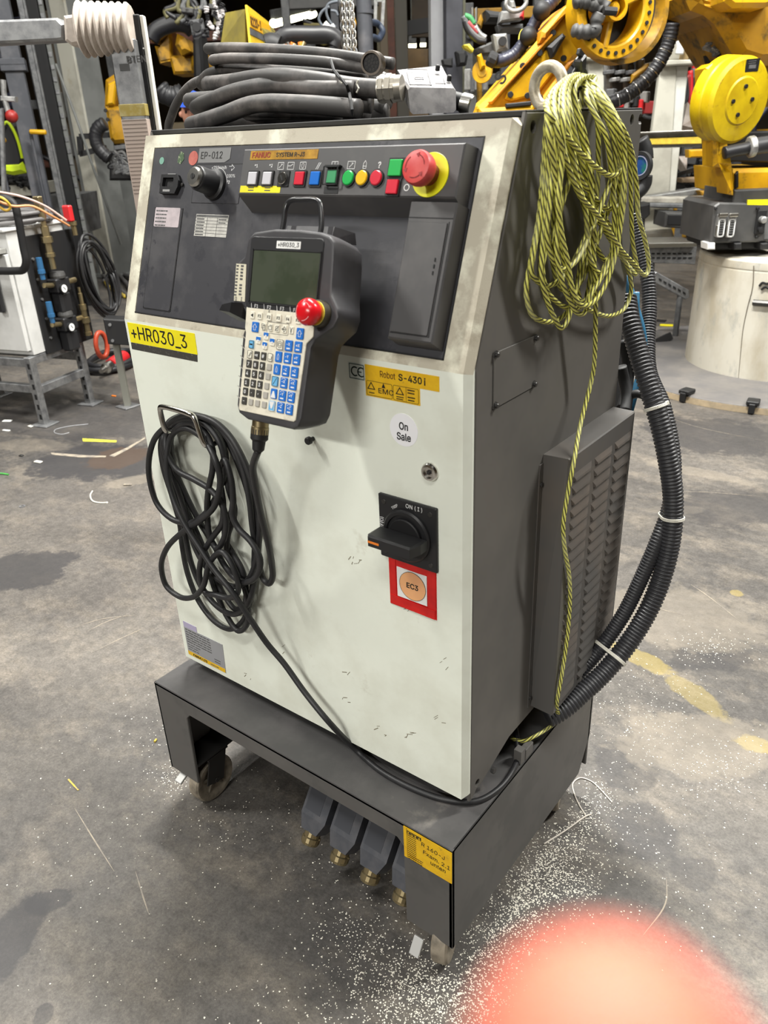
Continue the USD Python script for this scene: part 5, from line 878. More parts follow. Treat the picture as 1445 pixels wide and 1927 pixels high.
def coil_on(name, label, T, loops, mt, r=.007, seed=0, n=40):
    g = np.random.default_rng(seed); C = []
    for k, (cx, cy, a, b, tilt) in enumerate(loops):
        for th in np.linspace(0, 2*np.pi, n)[:-1]:
            x, y = a*math.cos(th), b*math.sin(th); C.append((T@A([cx+x*math.cos(tilt)-y*math.sin(tilt), cy+x*math.sin(tilt)+y*math.cos(tilt), .02+.016*(k % 3)+.004*math.sin(3*th+k), 1]))[:3])
    return tag(obj(name, tube(A(C), r, 7), mt, smooth=True), label, 'cable')
Tc = frame((TB@A([.07, .52, .69, 1]))[:3], TB[:3, 1], (0, 0, 1)); g = np.random.default_rng(3)
coil_on('cable_bundle', 'hank of black cable hanging on the right end of the pneumatic box', Tc, [(g.uniform(-.02, .03), g.uniform(-.03, .02), .085+.012*k % .06, .19+.01*(k % 4), .3+.05*math.sin(k)) for k in range(9)], rubber, .008)
Tc = frame((TB@A([-.14, .2, 1.0, 1]))[:3], TB[:3, 0], TB[:3, 1])
coil_on('cable_bundle', 'grey cable coil lying on top of the pneumatic box', Tc, [(g.uniform(-.04, .04), g.uniform(-.02, .02), .2+.02*(k % 3), .13+.01*k, .1*k) for k in range(6)], M('cable_grey', (92, 90, 90), .5), .011)
t = tag(obj('orange_lead', tube(spline([hp(u, v, h) for u, v, h in ((-10, 376, 3.8), (25, 388, 3.8), (60, 388, 3.85), (95, 405, 3.9), (130, 425, 4.0))], 8), .006, 6), M('orange_lead', (206, 140, 92), .5), smooth=True), 'orange lead draped over the pneumatic box', 'cable')
t = tag(obj('yellow_lead', tube(spline([hp(u, v, h) for u, v, h in ((-10, 368, 3.8), (8, 375, 3.78), (20, 390, 3.8), (12, 396, 3.8), (-8, 385, 3.8))], 8), .006, 6), M('yellow_lead', (206, 168, 60), .5), smooth=True), 'yellow lead in the coil on the pneumatic box', 'cable')
t = tag(obj('pink_lead', tube(spline([hp(u, v, h) for u, v, h in ((-10, 360, 3.9), (40, 370, 3.9), (85, 388, 3.95), (125, 415, 4.0))], 8), .006, 6), M('pink_lead', (190, 160, 150), .5), smooth=True), 'pale pinkish lead above the orange one over the box', 'cable')
# post with black box, floor coil with red plug
p = FLR(241, 765); t = thing('guard_post', 'grey steel post with a black box standing beside the cabinet edge', 'post')
obj('shaft', box(.035, .03, .5, .002, frame((*p[:2], .25), _rt, FH_)), M('post_grey', (120, 120, 112), .5), t); obj('box', slab([(193, 600), (262, 604), (262, 652), (203, 648)], 4.25, .1), soft_black, t); obj('base', box(.1, .1, .008, .002, off(I4, *(p+(0, 0, .004)))), zinc, t)
for u, v in ((207, 611), (212, 641)): obj('bolt', disc(frame(hp(u, v, 4.25), _rt, (0, 0, 1)), 0, 0, .008, .006), zinc, t)
c0 = FLR(212, 688); Tc = frame((*c0[:2], .01), _rt, FH_); coil_on('floor_cable', 'thick black cable ring on the floor behind the grey post', Tc, [(0, 0, .16, .24, 0), (.01, .01, .15, .22, 0)], hose_b, .02)
t = thing('red_connector', 'red industrial plug with a metal tip lying by the black cable ring', 'plug'); p0, p1 = FLR(198, 694, .05), FLR(233, 672, .05); T, LL = align(p0, p1); obj('body', lathe([(0, .08), (.04, .08), (.045, .14), (.045, LL), (.03, LL+.03), (0, LL+.03)], 14, T), red, t, smooth=40); obj('tip', lathe([(0, -.06), (.015, -.06), (.02, 0), (.035, .01), (.035, .07), (0, .08)], 14, T), steel, t, smooth=40)
for k, px in enumerate(([(170, 430), (185, 470), (205, 500), (240, 515), (262, 530)], [(182, 440), (200, 490), (230, 520), (255, 555)], [(190, 510), (210, 530), (235, 548), (250, 560)], [(195, 525), (215, 512), (240, 530), (255, 545)], [(168, 420), (195, 430), (222, 450), (245, 448)])):
    tag(obj('trailing_cable', tube(spline([FLR(u, v+4, .03) for u, v in px], 6), .02, 6), mats['cable_grey'] if k < 4 else hose_b, smooth=True), ['grey cable trailing down the floor left of the cabinet, first from the left', 'second grey trailing cable from the left by the cabinet edge', 'third grey trailing cable, lowest near the cabinet edge', 'grey trailing cable curling upward near the cabinet edge', 'black cable sagging above the grey trailing cables'][k], 'cable')
tag(obj('trailing_cable', tube(spline([FLR(u, v, .02) for u, v in ((198, 530), (205, 540), (220, 548), (236, 558))], 6), .02, 6), ypaint, smooth=True), 'yellow cable on the floor among grey trailing cables', 'cable')
# work bench clutter at the left edge
t = thing('bench', 'pale bench at the left edge with dark scrap heaped on it', 'bench'); obj('bench_top', slab([(-40, 352), (62, 346), (66, 368), (-40, 374)], 7.6, .6), colw, t); obj('cabinet_front', slab([(-40, 374), (150, 366), (160, 440), (-40, 470)], 7.7, .5), mgrey, t)
for sgn in (-30, 60): obj('leg', upright(sgn, 380, 7.8, .06, .06, .8)[0], mgrey, t)
g = np.random.default_rng(12); sc_ = [put(box(g.uniform(.03, .12), g.uniform(.02, .05), g.uniform(.02, .04), .004), off(I4, *hp(g.uniform(-20, 62), g.uniform(330, 352), g.uniform(7.55, 7.9)), rz=g.uniform(0, 6), rx=g.uniform(-.5, .5))) for k in range(120)]
tag(obj('scrap_heap', sc_, soft_black, kind='stuff'), 'heap of small dark scrap parts on the bench', 'scrap', kind='stuff')
t = thing('work_jacket', 'black work jacket with neon yellow trim hanging at the left edge', 'jacket')
obj('back', slab([(6, 236), (14, 230), (22, 238), (36, 270), (44, 300), (42, 318), (20, 322), (2, 318), (0, 260)], 7.2, .16, .03), soft_black, t); neon = M('neon_yellow', (190, 214, 30), .5)
obj('trim', pipe([(4, 236), (14, 230), (26, 246), (36, 272), (42, 298)], 7.17, .012, 6), neon, t); obj('hem', slab([(0, 306), (40, 304), (48, 325), (24, 330), (0, 326)], 7.19, .19, .03), neon, t)
t = thing('air_valve', 'small metal valve with red knob hung at the left edge', 'valve'); obj('body', pipe([(6, 150), (8, 180), (14, 205), (20, 224)], 6.6, .02, 8), alum, t); obj('manifold', slab([(0, 180), (28, 182), (28, 192), (0, 190)], 6.58, .06), alum, t); obj('red_knob', put(trimesh.creation.icosphere(2, .045), off(I4, *hp(22, 219, 6.55))), M('knob_red', (150, 40, 36), .4), t, smooth=True)
for u0, v0, u1, lab in ((-8, 263, 11, 'yellow lever at the left edge above the bench'), (56, 248, 87, 'short yellow lever between the two dark posts')): lv_ = thing('lever', lab, 'lever'); obj('grip', cyl(hp(u0, v0, 6.8), hp(u1, v0+1, 6.8), .018, 10, .006), ryel, lv_, smooth=30); obj('stem', cyl(hp(u0+1, v0, 6.84), gnd(u0+1, v0, 6.84), .014, 8), dpole, lv_)
tag(obj('perforated_strip', [slab([(-3, 205), (4, 203), (10, 360), (2, 362)], 6.4, .03)], zinc), 'perforated galvanised strip at the left edge', 'strip')
# ---------------------------------------------------------------- yellow robots and the rest of the cell
def bolts(par, pts, h, r=.012, mt=None):
    for u, v in pts: obj('bolt', disc(PFr(h), *((np.linalg.inv(PFr(h))@np.append(hp(u, v, h), 1))[:2]), r, .012, .002, 10), mt or soft_black, par)
def wheel(px, h, rpx, prof, n=32, yaw=0., pit=0.):
    """a turned body facing the viewer at pixel px; prof in fractions of its radius"""
    R = m2(rpx, h); c = hp(*px, h); return lathe([(a*R, b*R) for a, b in prof], n, PFr(0)@off(I4)[:] if False else off(frame(c, _rt, (0, 0, 1)), ry=yaw, rx=pit))
# left-hand robot standing behind the columns
t = thing('yellow_robot', 'yellow robot partly hidden between the grey column and the galvanised post', 'robot')
obj('lower_arm', slab([(196, 200), (236, 200), (246, 268), (214, 271), (206, 262), (200, 225)], 7.4, .35, .03), ryel2, t); obj('upper_arm', slab([(197, 150), (215, 138), (228, 150), (214, 200), (195, 202)], 7.5, .3, .03), ryel2, t); obj('base', slab([(205, 285), (262, 282), (262, 340), (205, 340)], 7.6, .5, .02), soft_black, t)
obj('arm_cover', slab([(203, 158), (219, 150), (214, 196), (200, 198)], 7.38, .05, .012), ryel, t); obj('crossbar', slab([(214, 274), (262, 270), (262, 278), (214, 283)], 7.3, .1), mgrey, t)
obj('cable_hose', pipe([(198, 232), (186, 240), (180, 255), (184, 275), (196, 290), (206, 298)], 7.2, .055, 10, rib=ribs(.03, .1)), hose_b, t, smooth=True); bolts(t, [(199, 208), (203, 225), (238, 236)], 7.38, .015)
t = thing('cable_tangle', 'dark tangle of hoses and fittings under the half hidden robot', 'cables'); g = np.random.default_rng(4)
for k in range(14): obj('hose', pipe([(g.uniform(200, 262), g.uniform(280, 330)) for _ in range(4)], 7.25, .014, 6), [hose_b, mgrey, dgrey][k % 3], t, smooth=True)
# robot with its head high up left of the cable heap
t = thing('yellow_robot', 'dull yellow robot with a black hose arching over it left of the cable heap', 'robot')
obj('head', slab([(279, 45), (300, 32), (312, 60), (300, 72), (283, 78)], 6.8, .4, .03), ryel2, t); obj('head_top', slab([(305, 31), (342, 34), (352, 48), (330, 52), (318, 42)], 6.7, .4, .02), ryel, t)
obj('column', slab([(316, 60), (322, 58), (324, 104), (362, 104), (366, 138), (326, 140), (320, 116), (300, 120), (290, 86), (303, 88), (306, 112), (316, 110)], 6.9, .35, .02), ryel2, t); obj('side_arm', slab([(332, 62), (346, 70), (358, 96), (340, 104), (328, 84)], 6.8, .3, .03), ryel2, t)
obj('arm_body', slab([(376, 92), (386, 108), (390, 128), (382, 130)], 6.9, .3, .02), ryel2, t)
obj('elbow_hose', pipe([(284, 74), (292, 60), (308, 50), (330, 44), (350, 47), (362, 56)], 6.5, .055, 12), hose_b, t, smooth=True); obj('lower_hose', pipe([(300, 166), (312, 178), (328, 182), (344, 176)], 6.4, .07, 12, rib=ribs(.035, .1)), hose_b, t, smooth=True)
obj('flange_plate', slab([(356, 38), (380, 34), (386, 62), (362, 70)], 6.2, .05), mgrey, t); bolts(t, [(370, 51)], 6.2, .03); bolts(t, [(361, 43), (378, 39), (364, 64), (382, 58)], 6.2, .012)
obj('forearm', slab([(362, 70), (378, 66), (384, 150), (364, 150)], 6.7, .25, .02), soft_black, t)
t = thing('torn_film', 'shreds of shiny clear film hanging from the robot beside the labelled yellow box', 'film'); g = np.random.default_rng(6); fm = M('clear_film', (190, 186, 186), .2, spec=.9)
for k in range(16):
    u, v = g.uniform(384, 426), g.uniform(0, 62); obj('shred', pipe([(u, v), (u+g.uniform(-6, 6), v+g.uniform(4, 14)), (u+g.uniform(-8, 8), v+g.uniform(12, 24))], 6.0, A([.01, .02, .014, .02, .016, .012, .02, .014, .012, .016, .014, .012, .006])*g.uniform(.5, 1.1), 5), fm if k % 2 else soft_black, t)
t = thing('robot_dress_pack', 'dark cables looping at the top edge above the dull yellow robot', 'cables'); g = np.random.default_rng(8)
for k in range(12): u = g.uniform(320, 420); obj('cable', pipe([(u, -8), (u+g.uniform(-18, 18), g.uniform(5, 20)), (u+g.uniform(-25, 25), g.uniform(15, 40)), (u+g.uniform(-15, 15), g.uniform(25, 50))], 6.3, .016, 6), [hose_b, mgrey, M('olive_cable', (96, 92, 60), .5)][k % 3], t, smooth=True)
for k in range(4): u, v = g.uniform(330, 400), g.uniform(0, 30); obj('junction', slab([(u, v), (u+16, v+2), (u+15, v+12), (u-1, v+10)], 6.25, .1), dgrey, t)
# box with the unit number
t = thing('labelled_robot_cover', 'yellow robot cover with a unit number label behind the cable heap', 'robot')
hA = 5.2; q = [hp(415, 84, hA), hp(424, 24, hA), hp(461, 17, hA-.25), hp(461, 84, hA-.25), hp(505, 44, hA+.15), hp(521, 84, hA+.15)]
dd = FH_*.5; obj('stand', slab([(430, 60), (500, 60), (500, 330), (430, 330)], hA+.1, .3), soft_black, t); obj('stand_foot', cyl(gnd(465, 60, hA+.3), hp(465, 60, hA+.3), .16, 14), soft_black, t); hb = hull(q+[p+dd for p in q]); obj('cover', hb, M('olive_yellow', (150, 136, 60), .5, c2=(118, 108, 62), scale=6), t)
Tl = frame(hp(463, 30, hA-.27), hp(503, 49, hA+.13)-hp(463, 30, hA-.27), (0, 0, 1)); Lw = np.linalg.norm(hp(503, 49, hA+.13)-hp(463, 30, hA-.27))
obj('yellow_face', put(prism([(0, .05), (Lw*1.0, .02), (Lw*1.25, -.19), (0, -.19)], .012, .003), off(Tl, 0, 0, .0)), M('bright_robot_yellow', (232, 196, 50), .45, c2=(214, 176, 40), scale=8), t)
obj('label', put(prism([(.005, .012), (Lw*.98, -.002), (Lw*1.04, -.062), (.005, -.05)], .004), off(Tl, 0, 0, .012)), M('label_orange_yellow', (226, 168, 30), .5), t); obj('lettering', text('R220-1', .042, Tl, .012, -.042, True, z=.0165, d=.002, sx=.92), M('label_ink', (86, 60, 20), .5), t); obj('grey_stripe', put(prism([(0, -.055), (Lw*1.05, -.066), (Lw*1.09, -.095), (0, -.085)], .003), off(Tl, 0, 0, .012)), mgrey, t)
t = thing('pipe_elbow', 'thick black hose bent over behind the cable heap', 'hose'); obj('riser', cyl(hp(630, 88, 5.0), hp(630, 88, 5.0)*A([1, 1, 0]), .045, 12), hose_b, t); obj('hose', pipe([(516, 92), (524, 78), (536, 68), (552, 66), (590, 66), (622, 67), (634, 76), (630, 90)], 5.0, .045, 14), hose_b, t, smooth=True); obj('cuff', pipe([(502, 86), (512, 83), (524, 88)], 4.95, .055, 12), soft_black, t, smooth=True)
t = thing('valve_cluster', 'small cluster of brass and steel fittings behind the top of the cable heap', 'fittings'); g = np.random.default_rng(10)
for k in range(9): u = g.uniform(530, 572); obj('fitting', cyl(hp(u, g.uniform(86, 94), 4.9), hp(u+g.uniform(-5, 5), g.uniform(78, 84), 4.9), .012, 8), [brass, steel, orange][k % 3], t)
# lamps of the hall in view
def tube_lamp(a, b, h0, h1, lab, r=.03, grp=None):
    t = thing('fluorescent_lamp', lab, 'lamp', grp); pm = (hp(*a, h0)+hp(*b, h1))/2; obj('hanger', cyl(pm+(0, 0, .1), (pm[0], pm[1], HT), .02, 6), mgrey, t); obj('tube', cyl(hp(*a, h0), hp(*b, h1), r, 10), tube_on, t, smooth=30); obj('fixture', beam(hp(*a, h0)+(0, 0, .09), hp(*b, h1)+(0, 0, .09), .06, .14), mgrey, t); return t
tube_lamp((514, 44), (579, 27), 13, 16, 'long glowing fluorescent lamp above the yellow labelled robot cover', .055); tube_lamp((583, 29), (591, 26), 16.2, 16.6, 'short glowing lamp end right of the long fluorescent lamp', .055)
tube_lamp((769, 85.5), (783, 85.5), 16, 16, 'left one of two small glowing lamps left of the grey column', .034); tube_lamp((791, 84), (801, 84), 16, 16, 'right one of two small glowing lamps left of the grey column', .034)
# chain hoist, poles, columns in the middle
t = thing('hoist_chain', 'steel hoist chains hanging in front of the dark pole', 'chain')
for s, (u0, u1) in enumerate(((643, 650), (652, 657), (659, 667))):
    n = 13; obj('upper_chain', cyl(hp(u0, -5, 4.6), (*hp(u0, -5, 4.6)[:2], HT), .007, 6), zinc, t)
    for k in range(n):
        f = (k+.5)/n; c = hp(u0+(u1-u0)*f, -5+f*110, 4.6); a = (k % 2)*1.57+.5; ax = A([math.cos(a), math.sin(a), 0])
        obj('chain_link', tube(np.array([c+ax*.014*math.cos(q)+A([0, 0, .024*math.sin(q)+.004]) for q in np.linspace(0, 2*np.pi, 13)[:-1]]), .0045, 5, close=True), steel if k % 3 else zinc, t, smooth=True)
t = thing('hoist_hook', 'yellow hook block behind the hoist chains', 'hook'); obj('hook_rod', cyl(hp(664, 40, 4.75), (*hp(664, 40, 4.75)[:2], HT), .01, 6), zinc, t); obj('block', slab([(658, 32), (668, 30), (671, 44), (664, 60), (658, 58)], 4.75, .07, .01), ryel2, t); obj('hook_tip', slab([(660, 88), (666, 90), (667, 105), (661, 104)], 4.7, .04, .01), brass, t)
t, T, w = post_thing('dark_column', 'dark round pole with a collar right of the hoist chains', 'pole', 687, 60, 5.6, 24, 7., dpole, 0)
obj('round_shaft', cyl((*gnd(687, 60, 5.5)[:2], 0), (*gnd(687, 60, 5.5)[:2], 7.), w*.56, 20), dpole, t, smooth=30); obj('collar', cyl(hp(687, 26, 5.5), hp(687, 18, 5.5), w*.62, 20), dpole, t, smooth=30)
tag(obj('hose_loop', pipe([(694, 40), (700, 42), (712, 46), (720, 58), (714, 72), (702, 70), (694, 72)], [5.62, 5.8, 5.9, 5.9, 5.9, 5.8, 5.62], .02, 8), M('hose_steel_blue', (56, 66, 84), .45), smooth=True), 'blue grey hose loop right of the dark round pole', 'hose')
t = thing('hose_loops', 'thin grey blue hoses with white fittings above the thick bent hose', 'hose'); mt_ = M('thin_hose', (78, 84, 92), .5)
for px in ([(620, 12), (606, 22), (600, 36), (606, 48), (616, 54)], [(636, 2), (618, 8), (614, 22), (620, 40), (632, 52)], [(622, 20), (632, 22), (636, 30)]): obj('hose', pipe(px, 5.4, .009, 6), mt_, t, smooth=True)
for a, b in (((610, 44), (619, 54)), ((600, 60), (612, 53)), ((618, 57), (630, 50))): obj('fitting', cyl(hp(*a, 5.35), hp(*b, 5.35), .018, 8), white, t)
t = thing('lit_frame', 'narrow pale frame at the top edge between pole and rust beam', 'frame')
for a, b in (((707, -5), (706, 44)), ((722, -5), (719, 48)), ((707, 0), (722, 0))): obj('bar', beam(hp(*a, 9), hp(*b, 9), .03, .03), alum, t)
for u, wpx, mt, lab, h in ((735, 14, rust, 'rust red steel beam left of the grey beam', 11), (754, 22, M('beam_grey_brown', (78, 74, 66), .6), 'grey brown steel beam right of the rust red one', 11.5), (716, 12, M('beam_tan', (112, 104, 84), .6), 'tan steel upright behind the dark round pole', 12)):
    post_thing('steel_beam', lab, 'beam', u, 80, h, wpx, 7.4, mt, .1)
t, T, w = post_thing('grey_column', 'smooth light grey column left of the black column behind the plug hood', 'column', 822, 70, 7.4, 26, 7.4, M('smooth_grey', (150, 151, 154), .5, c2=(138, 138, 142), scale=3), .1)
t, T, w = post_thing('black_column', 'black column with a clamp right of the light grey column', 'column', 852, 90, 7.1, 30, 7.2, M('black_column_paint', (44, 45, 52), .5, c2=(60, 61, 68), scale=4), .1)
obj('clamp', slab([(858, 96), (876, 94), (881, 104), (878, 122), (862, 124)], 6.8, .14, .02), soft_black, t); obj('edge_strip', box(.03, .05, 7, .004, T@off(I4, w*.62, 0, 3.5)), M('edge_olive', (84, 84, 66), .6), t); obj('lower_clamp', slab([(832, 112), (852, 108), (852, 126), (834, 124)], 6.7, .1, .01), soft_black, t)
tag(obj('cross_bar', beam(hp(745, 57, 11.7), hp(815, 46, 11.7), .1, .16), soft_black), 'dark cross bar behind the light grey column', 'bar')
for k, (u0, u1, v0, v1, mt) in enumerate(((762, 806, 92, 420, M('board_tan', (120, 94, 56), .55, c2=(90, 72, 48), scale=3)), (775, 815, -120, 70, M('board_dark', (64, 52, 38), .7, c2=(44, 38, 30), scale=2)), (880, 925, 100, 420, M('board_olive', (88, 82, 64), .6, c2=(60, 58, 50), scale=4)))):
    tag(obj('cell_panel', slab([(u0, v0), (u1, v0), (u1, v1), (u0, v1)], 13+k*.2, .1), mt), ['tan wall panel under the two small glowing lamps', 'dark brown wall panel high up left of the grey column', 'olive panel seen between the black column and yellow disc'][k], 'panel')
# gripper machine
t = thing('gripper_tool', 'grey robot gripper with valves and a yellow disc right of the black column', 'gripper')
obj('yellow_disc', wheel((908, 135), 5.0, 19, [(0, 0), (.95, 0), (1, .06), (1, .16), (.96, .22), (.5, .24), (.45, .3), (0, .3)], 28, -.35), ryel, t, smooth=30); obj('disc_arm', slab([(898, 104), (906, 100), (914, 124), (904, 132)], 4.95, .06, .01), ryel, t); obj('yellow_cap', slab([(872, 84), (884, 82), (892, 92), (890, 98), (876, 90)], 4.9, .1, .015), M('cap_lemon', (224, 212, 70), .45), t)
obj('body_bar', slab([(893, 92), (930, 76), (944, 88), (940, 100), (900, 104)], 5.0, .12, .01), dgrey, t); obj('valve_block', slab([(928, 64), (954, 62), (957, 92), (934, 98)], 4.9, .1, .012), alum, t); obj('valve_port', disc(PFr(4.9), *((np.linalg.inv(PFr(4.9))@np.append(hp(945, 78, 4.9), 1))[:2]), .022, .02), soft_black, t)
obj('bracket_plate', slab([(944, 20), (984, 20), (984, 36), (940, 42)], 5.1, .1, .01), alum, t); obj('bracket_plate', slab([(958, 0), (968, 0), (972, 16), (960, 18)], 5.05, .08, .01), alum, t); obj('housing', slab([(914, 18), (946, 22), (948, 40), (916, 40)], 5.2, .15, .02), soft_black, t); obj('housing', slab([(936, 46), (985, 44), (985, 60), (940, 60)], 5.15, .12, .02), mgrey, t)
obj('grip_loop', pipe([(956, -5), (952, 10), (962, 20), (980, 18), (990, 6), (988, -6)], 5.0, .012, 8), alum, t, smooth=True); obj('lower_bracket', slab([(898, 132), (906, 132), (908, 190), (900, 190)], 5.1, .06), ryel2, t)
for px, mt in (([(874, 30), (884, 34), (892, 46)], M('green_cable', (50, 120, 70), .5)), ([(880, 42), (890, 52), (900, 62)], M('crimson_cable', (150, 60, 64), .5)), ([(872, 30), (882, 52), (896, 68), (912, 74)], mgrey), ([(874, 38), (880, 56), (900, 76), (915, 78)], hose_b), ([(893, 50), (904, 66), (914, 72)], alum)): obj('cable', pipe(px, 4.95, .016, 8), mt, t, smooth=True)
obj('yellow_flap', slab([(897, 46), (905, 26), (910, 38), (906, 54)], 5.3, .04, .008), ryel2, t); obj('red_marker', slab([(980, 30), (986, 18), (986, 36)], 5.05, .05, .004), red, t)
for u in (889, 896): obj('rod', cyl(hp(u, 14, 5.4), hp(u, 46, 5.4), .008, 8), steel, t)
for k in range(5): obj('sensor', box(.04, .03, .12, .006, off(I4, *hp(880+8*k, 150+4*(k % 2), 5.6))), [alum, mgrey][k % 2], t)
t = thing('navy_hose', 'dark navy corrugated hose with two black swivels left of the big yellow arm', 'hose')
obj('hose', tube(resample(spline([hp(u, v, h) for u, v, h in ((1052, -14, 4.4), (1038, 4, 4.4), (1018, 24, 4.4), (1003, 50, 4.4), (985, 82, 4.4), (966, 104, 4.4), (945, 114, 4.4), (926, 114, 4.45))], 8), .006)[0], .031, 14, rib=ribs(.016, .1)), hose_n, t, smooth=True)
for u, v in ((1019, 20), (994, 68)): obj('swivel', put(trimesh.creation.icosphere(3, .042), off(I4, *hp(u, v, 4.36))), soft_black, t, smooth=True)
obj('yellow_ring', wheel((985, 78), 4.5, 20, [(.6, 0), (1, 0), (1, .3), (.6, .3), (.6, 0)], 24, .9), M('ring_lemon', (220, 200, 60), .45), t, smooth=30); obj('end_cuff', cyl(hp(934, 116, 4.4), hp(918, 108, 4.4), .036, 12, .008), soft_black, t)
# the big arm
t = thing('yellow_robot', 'big yellow robot arm slanting up to a bolted ring behind the lifting eye', 'robot arm'); hA = 4.3
obj('arm_beam', slab([(892, 222), (900, 200), (920, 183), (1012, 76), (1038, 48), (1072, 6), (1100, -12), (1180, -12), (1190, 60), (1150, 92), (1112, 100), (1082, 114), (1040, 168), (1018, 204), (1000, 222)], hA, .32, .025), ryel, t)
obj('top_flange', slab([(1016, 80), (1020, 58), (1044, 32), (1074, 4), (1080, 8), (1046, 52), (1022, 80)], hA-.06, .4, .02), oran, t)
pl3 = obj('cover_plate', slab([(955, 172), (1030, 92), (1040, 108), (1046, 132), (1010, 178), (962, 190), (950, 186)], hA-.03, .03, .008), ryel, t); bolts(pl3, [(960, 178), (1040, 62), (983, 124), (1015, 100), (1052, 138), (1060, 110), (1016, 184), (992, 180)], hA-.035, .014)
obj('edge_rib', slab([(920, 192), (1040, 60), (1043, 64), (926, 196)], hA-.05, .05, .01), oran, t); obj('lower_rib', slab([(1012, 196), (1068, 118), (1082, 112), (1024, 204)], hA-.05, .05, .01), oran, t)
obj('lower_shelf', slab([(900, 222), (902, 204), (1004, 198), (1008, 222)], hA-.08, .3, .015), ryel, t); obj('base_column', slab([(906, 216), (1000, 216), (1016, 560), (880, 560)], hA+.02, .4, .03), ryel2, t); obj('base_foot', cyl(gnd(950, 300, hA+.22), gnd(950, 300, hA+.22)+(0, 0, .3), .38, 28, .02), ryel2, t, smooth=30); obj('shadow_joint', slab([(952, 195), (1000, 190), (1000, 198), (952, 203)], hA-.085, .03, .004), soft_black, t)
obj('code', text('S', .055, off(PFr(hA-.035), *((np.linalg.inv(PFr(hA))@np.append(hp(943, 163, hA-.035), 1))[:2])), 0, 0, True, rz=.9, d=.002, z=.005), soft_black, t)
obj('grip_cover', slab([(1031, 88), (1060, 62), (1066, 68), (1056, 84), (1044, 106), (1038, 110)], hA-.08, .08, .015), soft_black, t)
obj('web_plate', slab([(1074, 10), (1090, 28), (1140, 30), (1142, 70), (1086, 58)], hA-.03, .05, .01), oran, t)
obj('hub_ring', wheel((1156, 16), hA-.16, 80, [(.70, -.5), (.72, .02), (.76, .06), (.98, .06), (1., .02), (1., -.08), (.94, -.12), (.94, -.5), (.70, -.5)], 56, .30, .0), ryel, t, smooth=30)
obj('hub_rear_ring', wheel((1172, 20), hA+.1, 84, [(.6, -.3), (.9, .2), (1, .2), (1, -.3), (.6, -.3)], 48, .30), ryel2, t, smooth=30); obj('hub_gap', wheel((1168, 16), hA-.02, 72, [(.2, -.1), (.98, -.1), (.98, .02), (.2, .02)], 40, .30), soft_black, t, smooth=30)
Tr = off(frame(hp(1156, 16, hA-.16), _rt, (0, 0, 1)), ry=.30); Rr = m2(80, hA-.16)
for k in range(22): a = -2.4+k*.23; obj('bolt_hole', lathe([(0, 0), (.03*Rr*1.4, 0), (.03*Rr*1.4, .006), (0, .006)], 10, off(Tr, .87*Rr*math.cos(a), .87*Rr*math.sin(a), .06*Rr)), soft_black, t)
obj('hub_cup', lathe([(.2*Rr, -.1), (.2*Rr, .05), (.26*Rr, .05), (.28*Rr, -.1)], 28, off(Tr, -.08*Rr, .0, 0)), ryel, t, smooth=30); obj('hub_core', lathe([(0, -.08), (.2*Rr, -.08), (.2*Rr, .01), (.08*Rr, .04), (0, .04)], 24, off(Tr, -.08*Rr, 0, 0)), ryel, t, smooth=30)
for a, L in ((-1.75, .8), (.35, .75), (2.2, .75)): obj('spoke', box(L*.75*Rr, .13*Rr, .05, .006, off(Tr, -.08*Rr*.6+.5*Rr*math.cos(a), .5*Rr*math.sin(a), -.01, rz=a)), ryel, t)
obj('hub_pin', cyl(hp(1136, 20, hA-.3), hp(1160, 22, hA-.3), .017, 10), soft_black, t)
g = np.random.default_rng(14)
for px in ([(1078, 6), (1096, 2), (1116, 8), (1130, 18)], [(1076, 56), (1096, 60), (1118, 58), (1122, 40), (1128, 26)], [(1090, 4), (1120, -4), (1140, 16)]): obj('cable_sleeve', pipe(px, hA-.22, A([.6])*A([.03, .045, .05, .04, .05, .055, .045, .05, .055, .05, .04, .05, .05, .05, .05, .045, .04, .045, .05, .05, .05, .05, .05, .05, .05])[:(len(px)-1)*6+1], 10), M('cracked_sleeve', (58, 58, 58), .6, c2=(88, 87, 86), scale=14), t, smooth=True)
# second yellow robot part under the ring and the black drive box
t = thing('yellow_tool_frame', 'yellow tool frame with grey cylinders below the bolted ring', 'tool frame')
for px in ([(1150, 96), (1216, 90), (1214, 98), (1160, 108), (1146, 112)], [(1168, 104), (1176, 102), (1178, 118), (1170, 120)], [(1190, 140), (1222, 118), (1222, 128), (1188, 156)], [(1196, 96), (1216, 92), (1198, 112), (1188, 112)]): obj('frame_plate', slab(px, 5.2, .12, .012), ryel2, t)
for k in range(7): u = 1146+10*k; obj('cylinder', cyl(hp(u, 196, 5.3), hp(u-2, 112+(k % 3)*10, 5.3), .028, 10, .004), [alum, mgrey, dgrey][k % 3], t, smooth=30); obj('cylinder_head', cyl(hp(u, 140+(k % 2)*14, 5.25), hp(u, 132+(k % 2)*14, 5.25), .036, 10, .004), [mgrey, alum][k % 2], t)
for k in range(8): u = 1150+9*k; obj('coupling', box(.05, .05, .06, .006, off(I4, *hp(u, 178+(k*7) % 22, 5.15))), [mgrey, soft_black, red, alum][k % 4], t)
t = thing('robot_drive_box', 'black robot drive box with a yellow top plate right of the bolted ring', 'drive box'); obj('housing', slab([(1226, 8), (1290, 10), (1290, 30), (1276, 54), (1258, 62), (1228, 60)], 4.9, .4, .02), soft_black, t); obj('top_plate', slab([(1218, -6), (1306, -6), (1292, 9), (1220, 6)], 4.8, .5, .01), ryel, t); bolts(t, [(1226, 3), (1250, 4), (1275, 5), (1288, 6)], 4.78, .01)
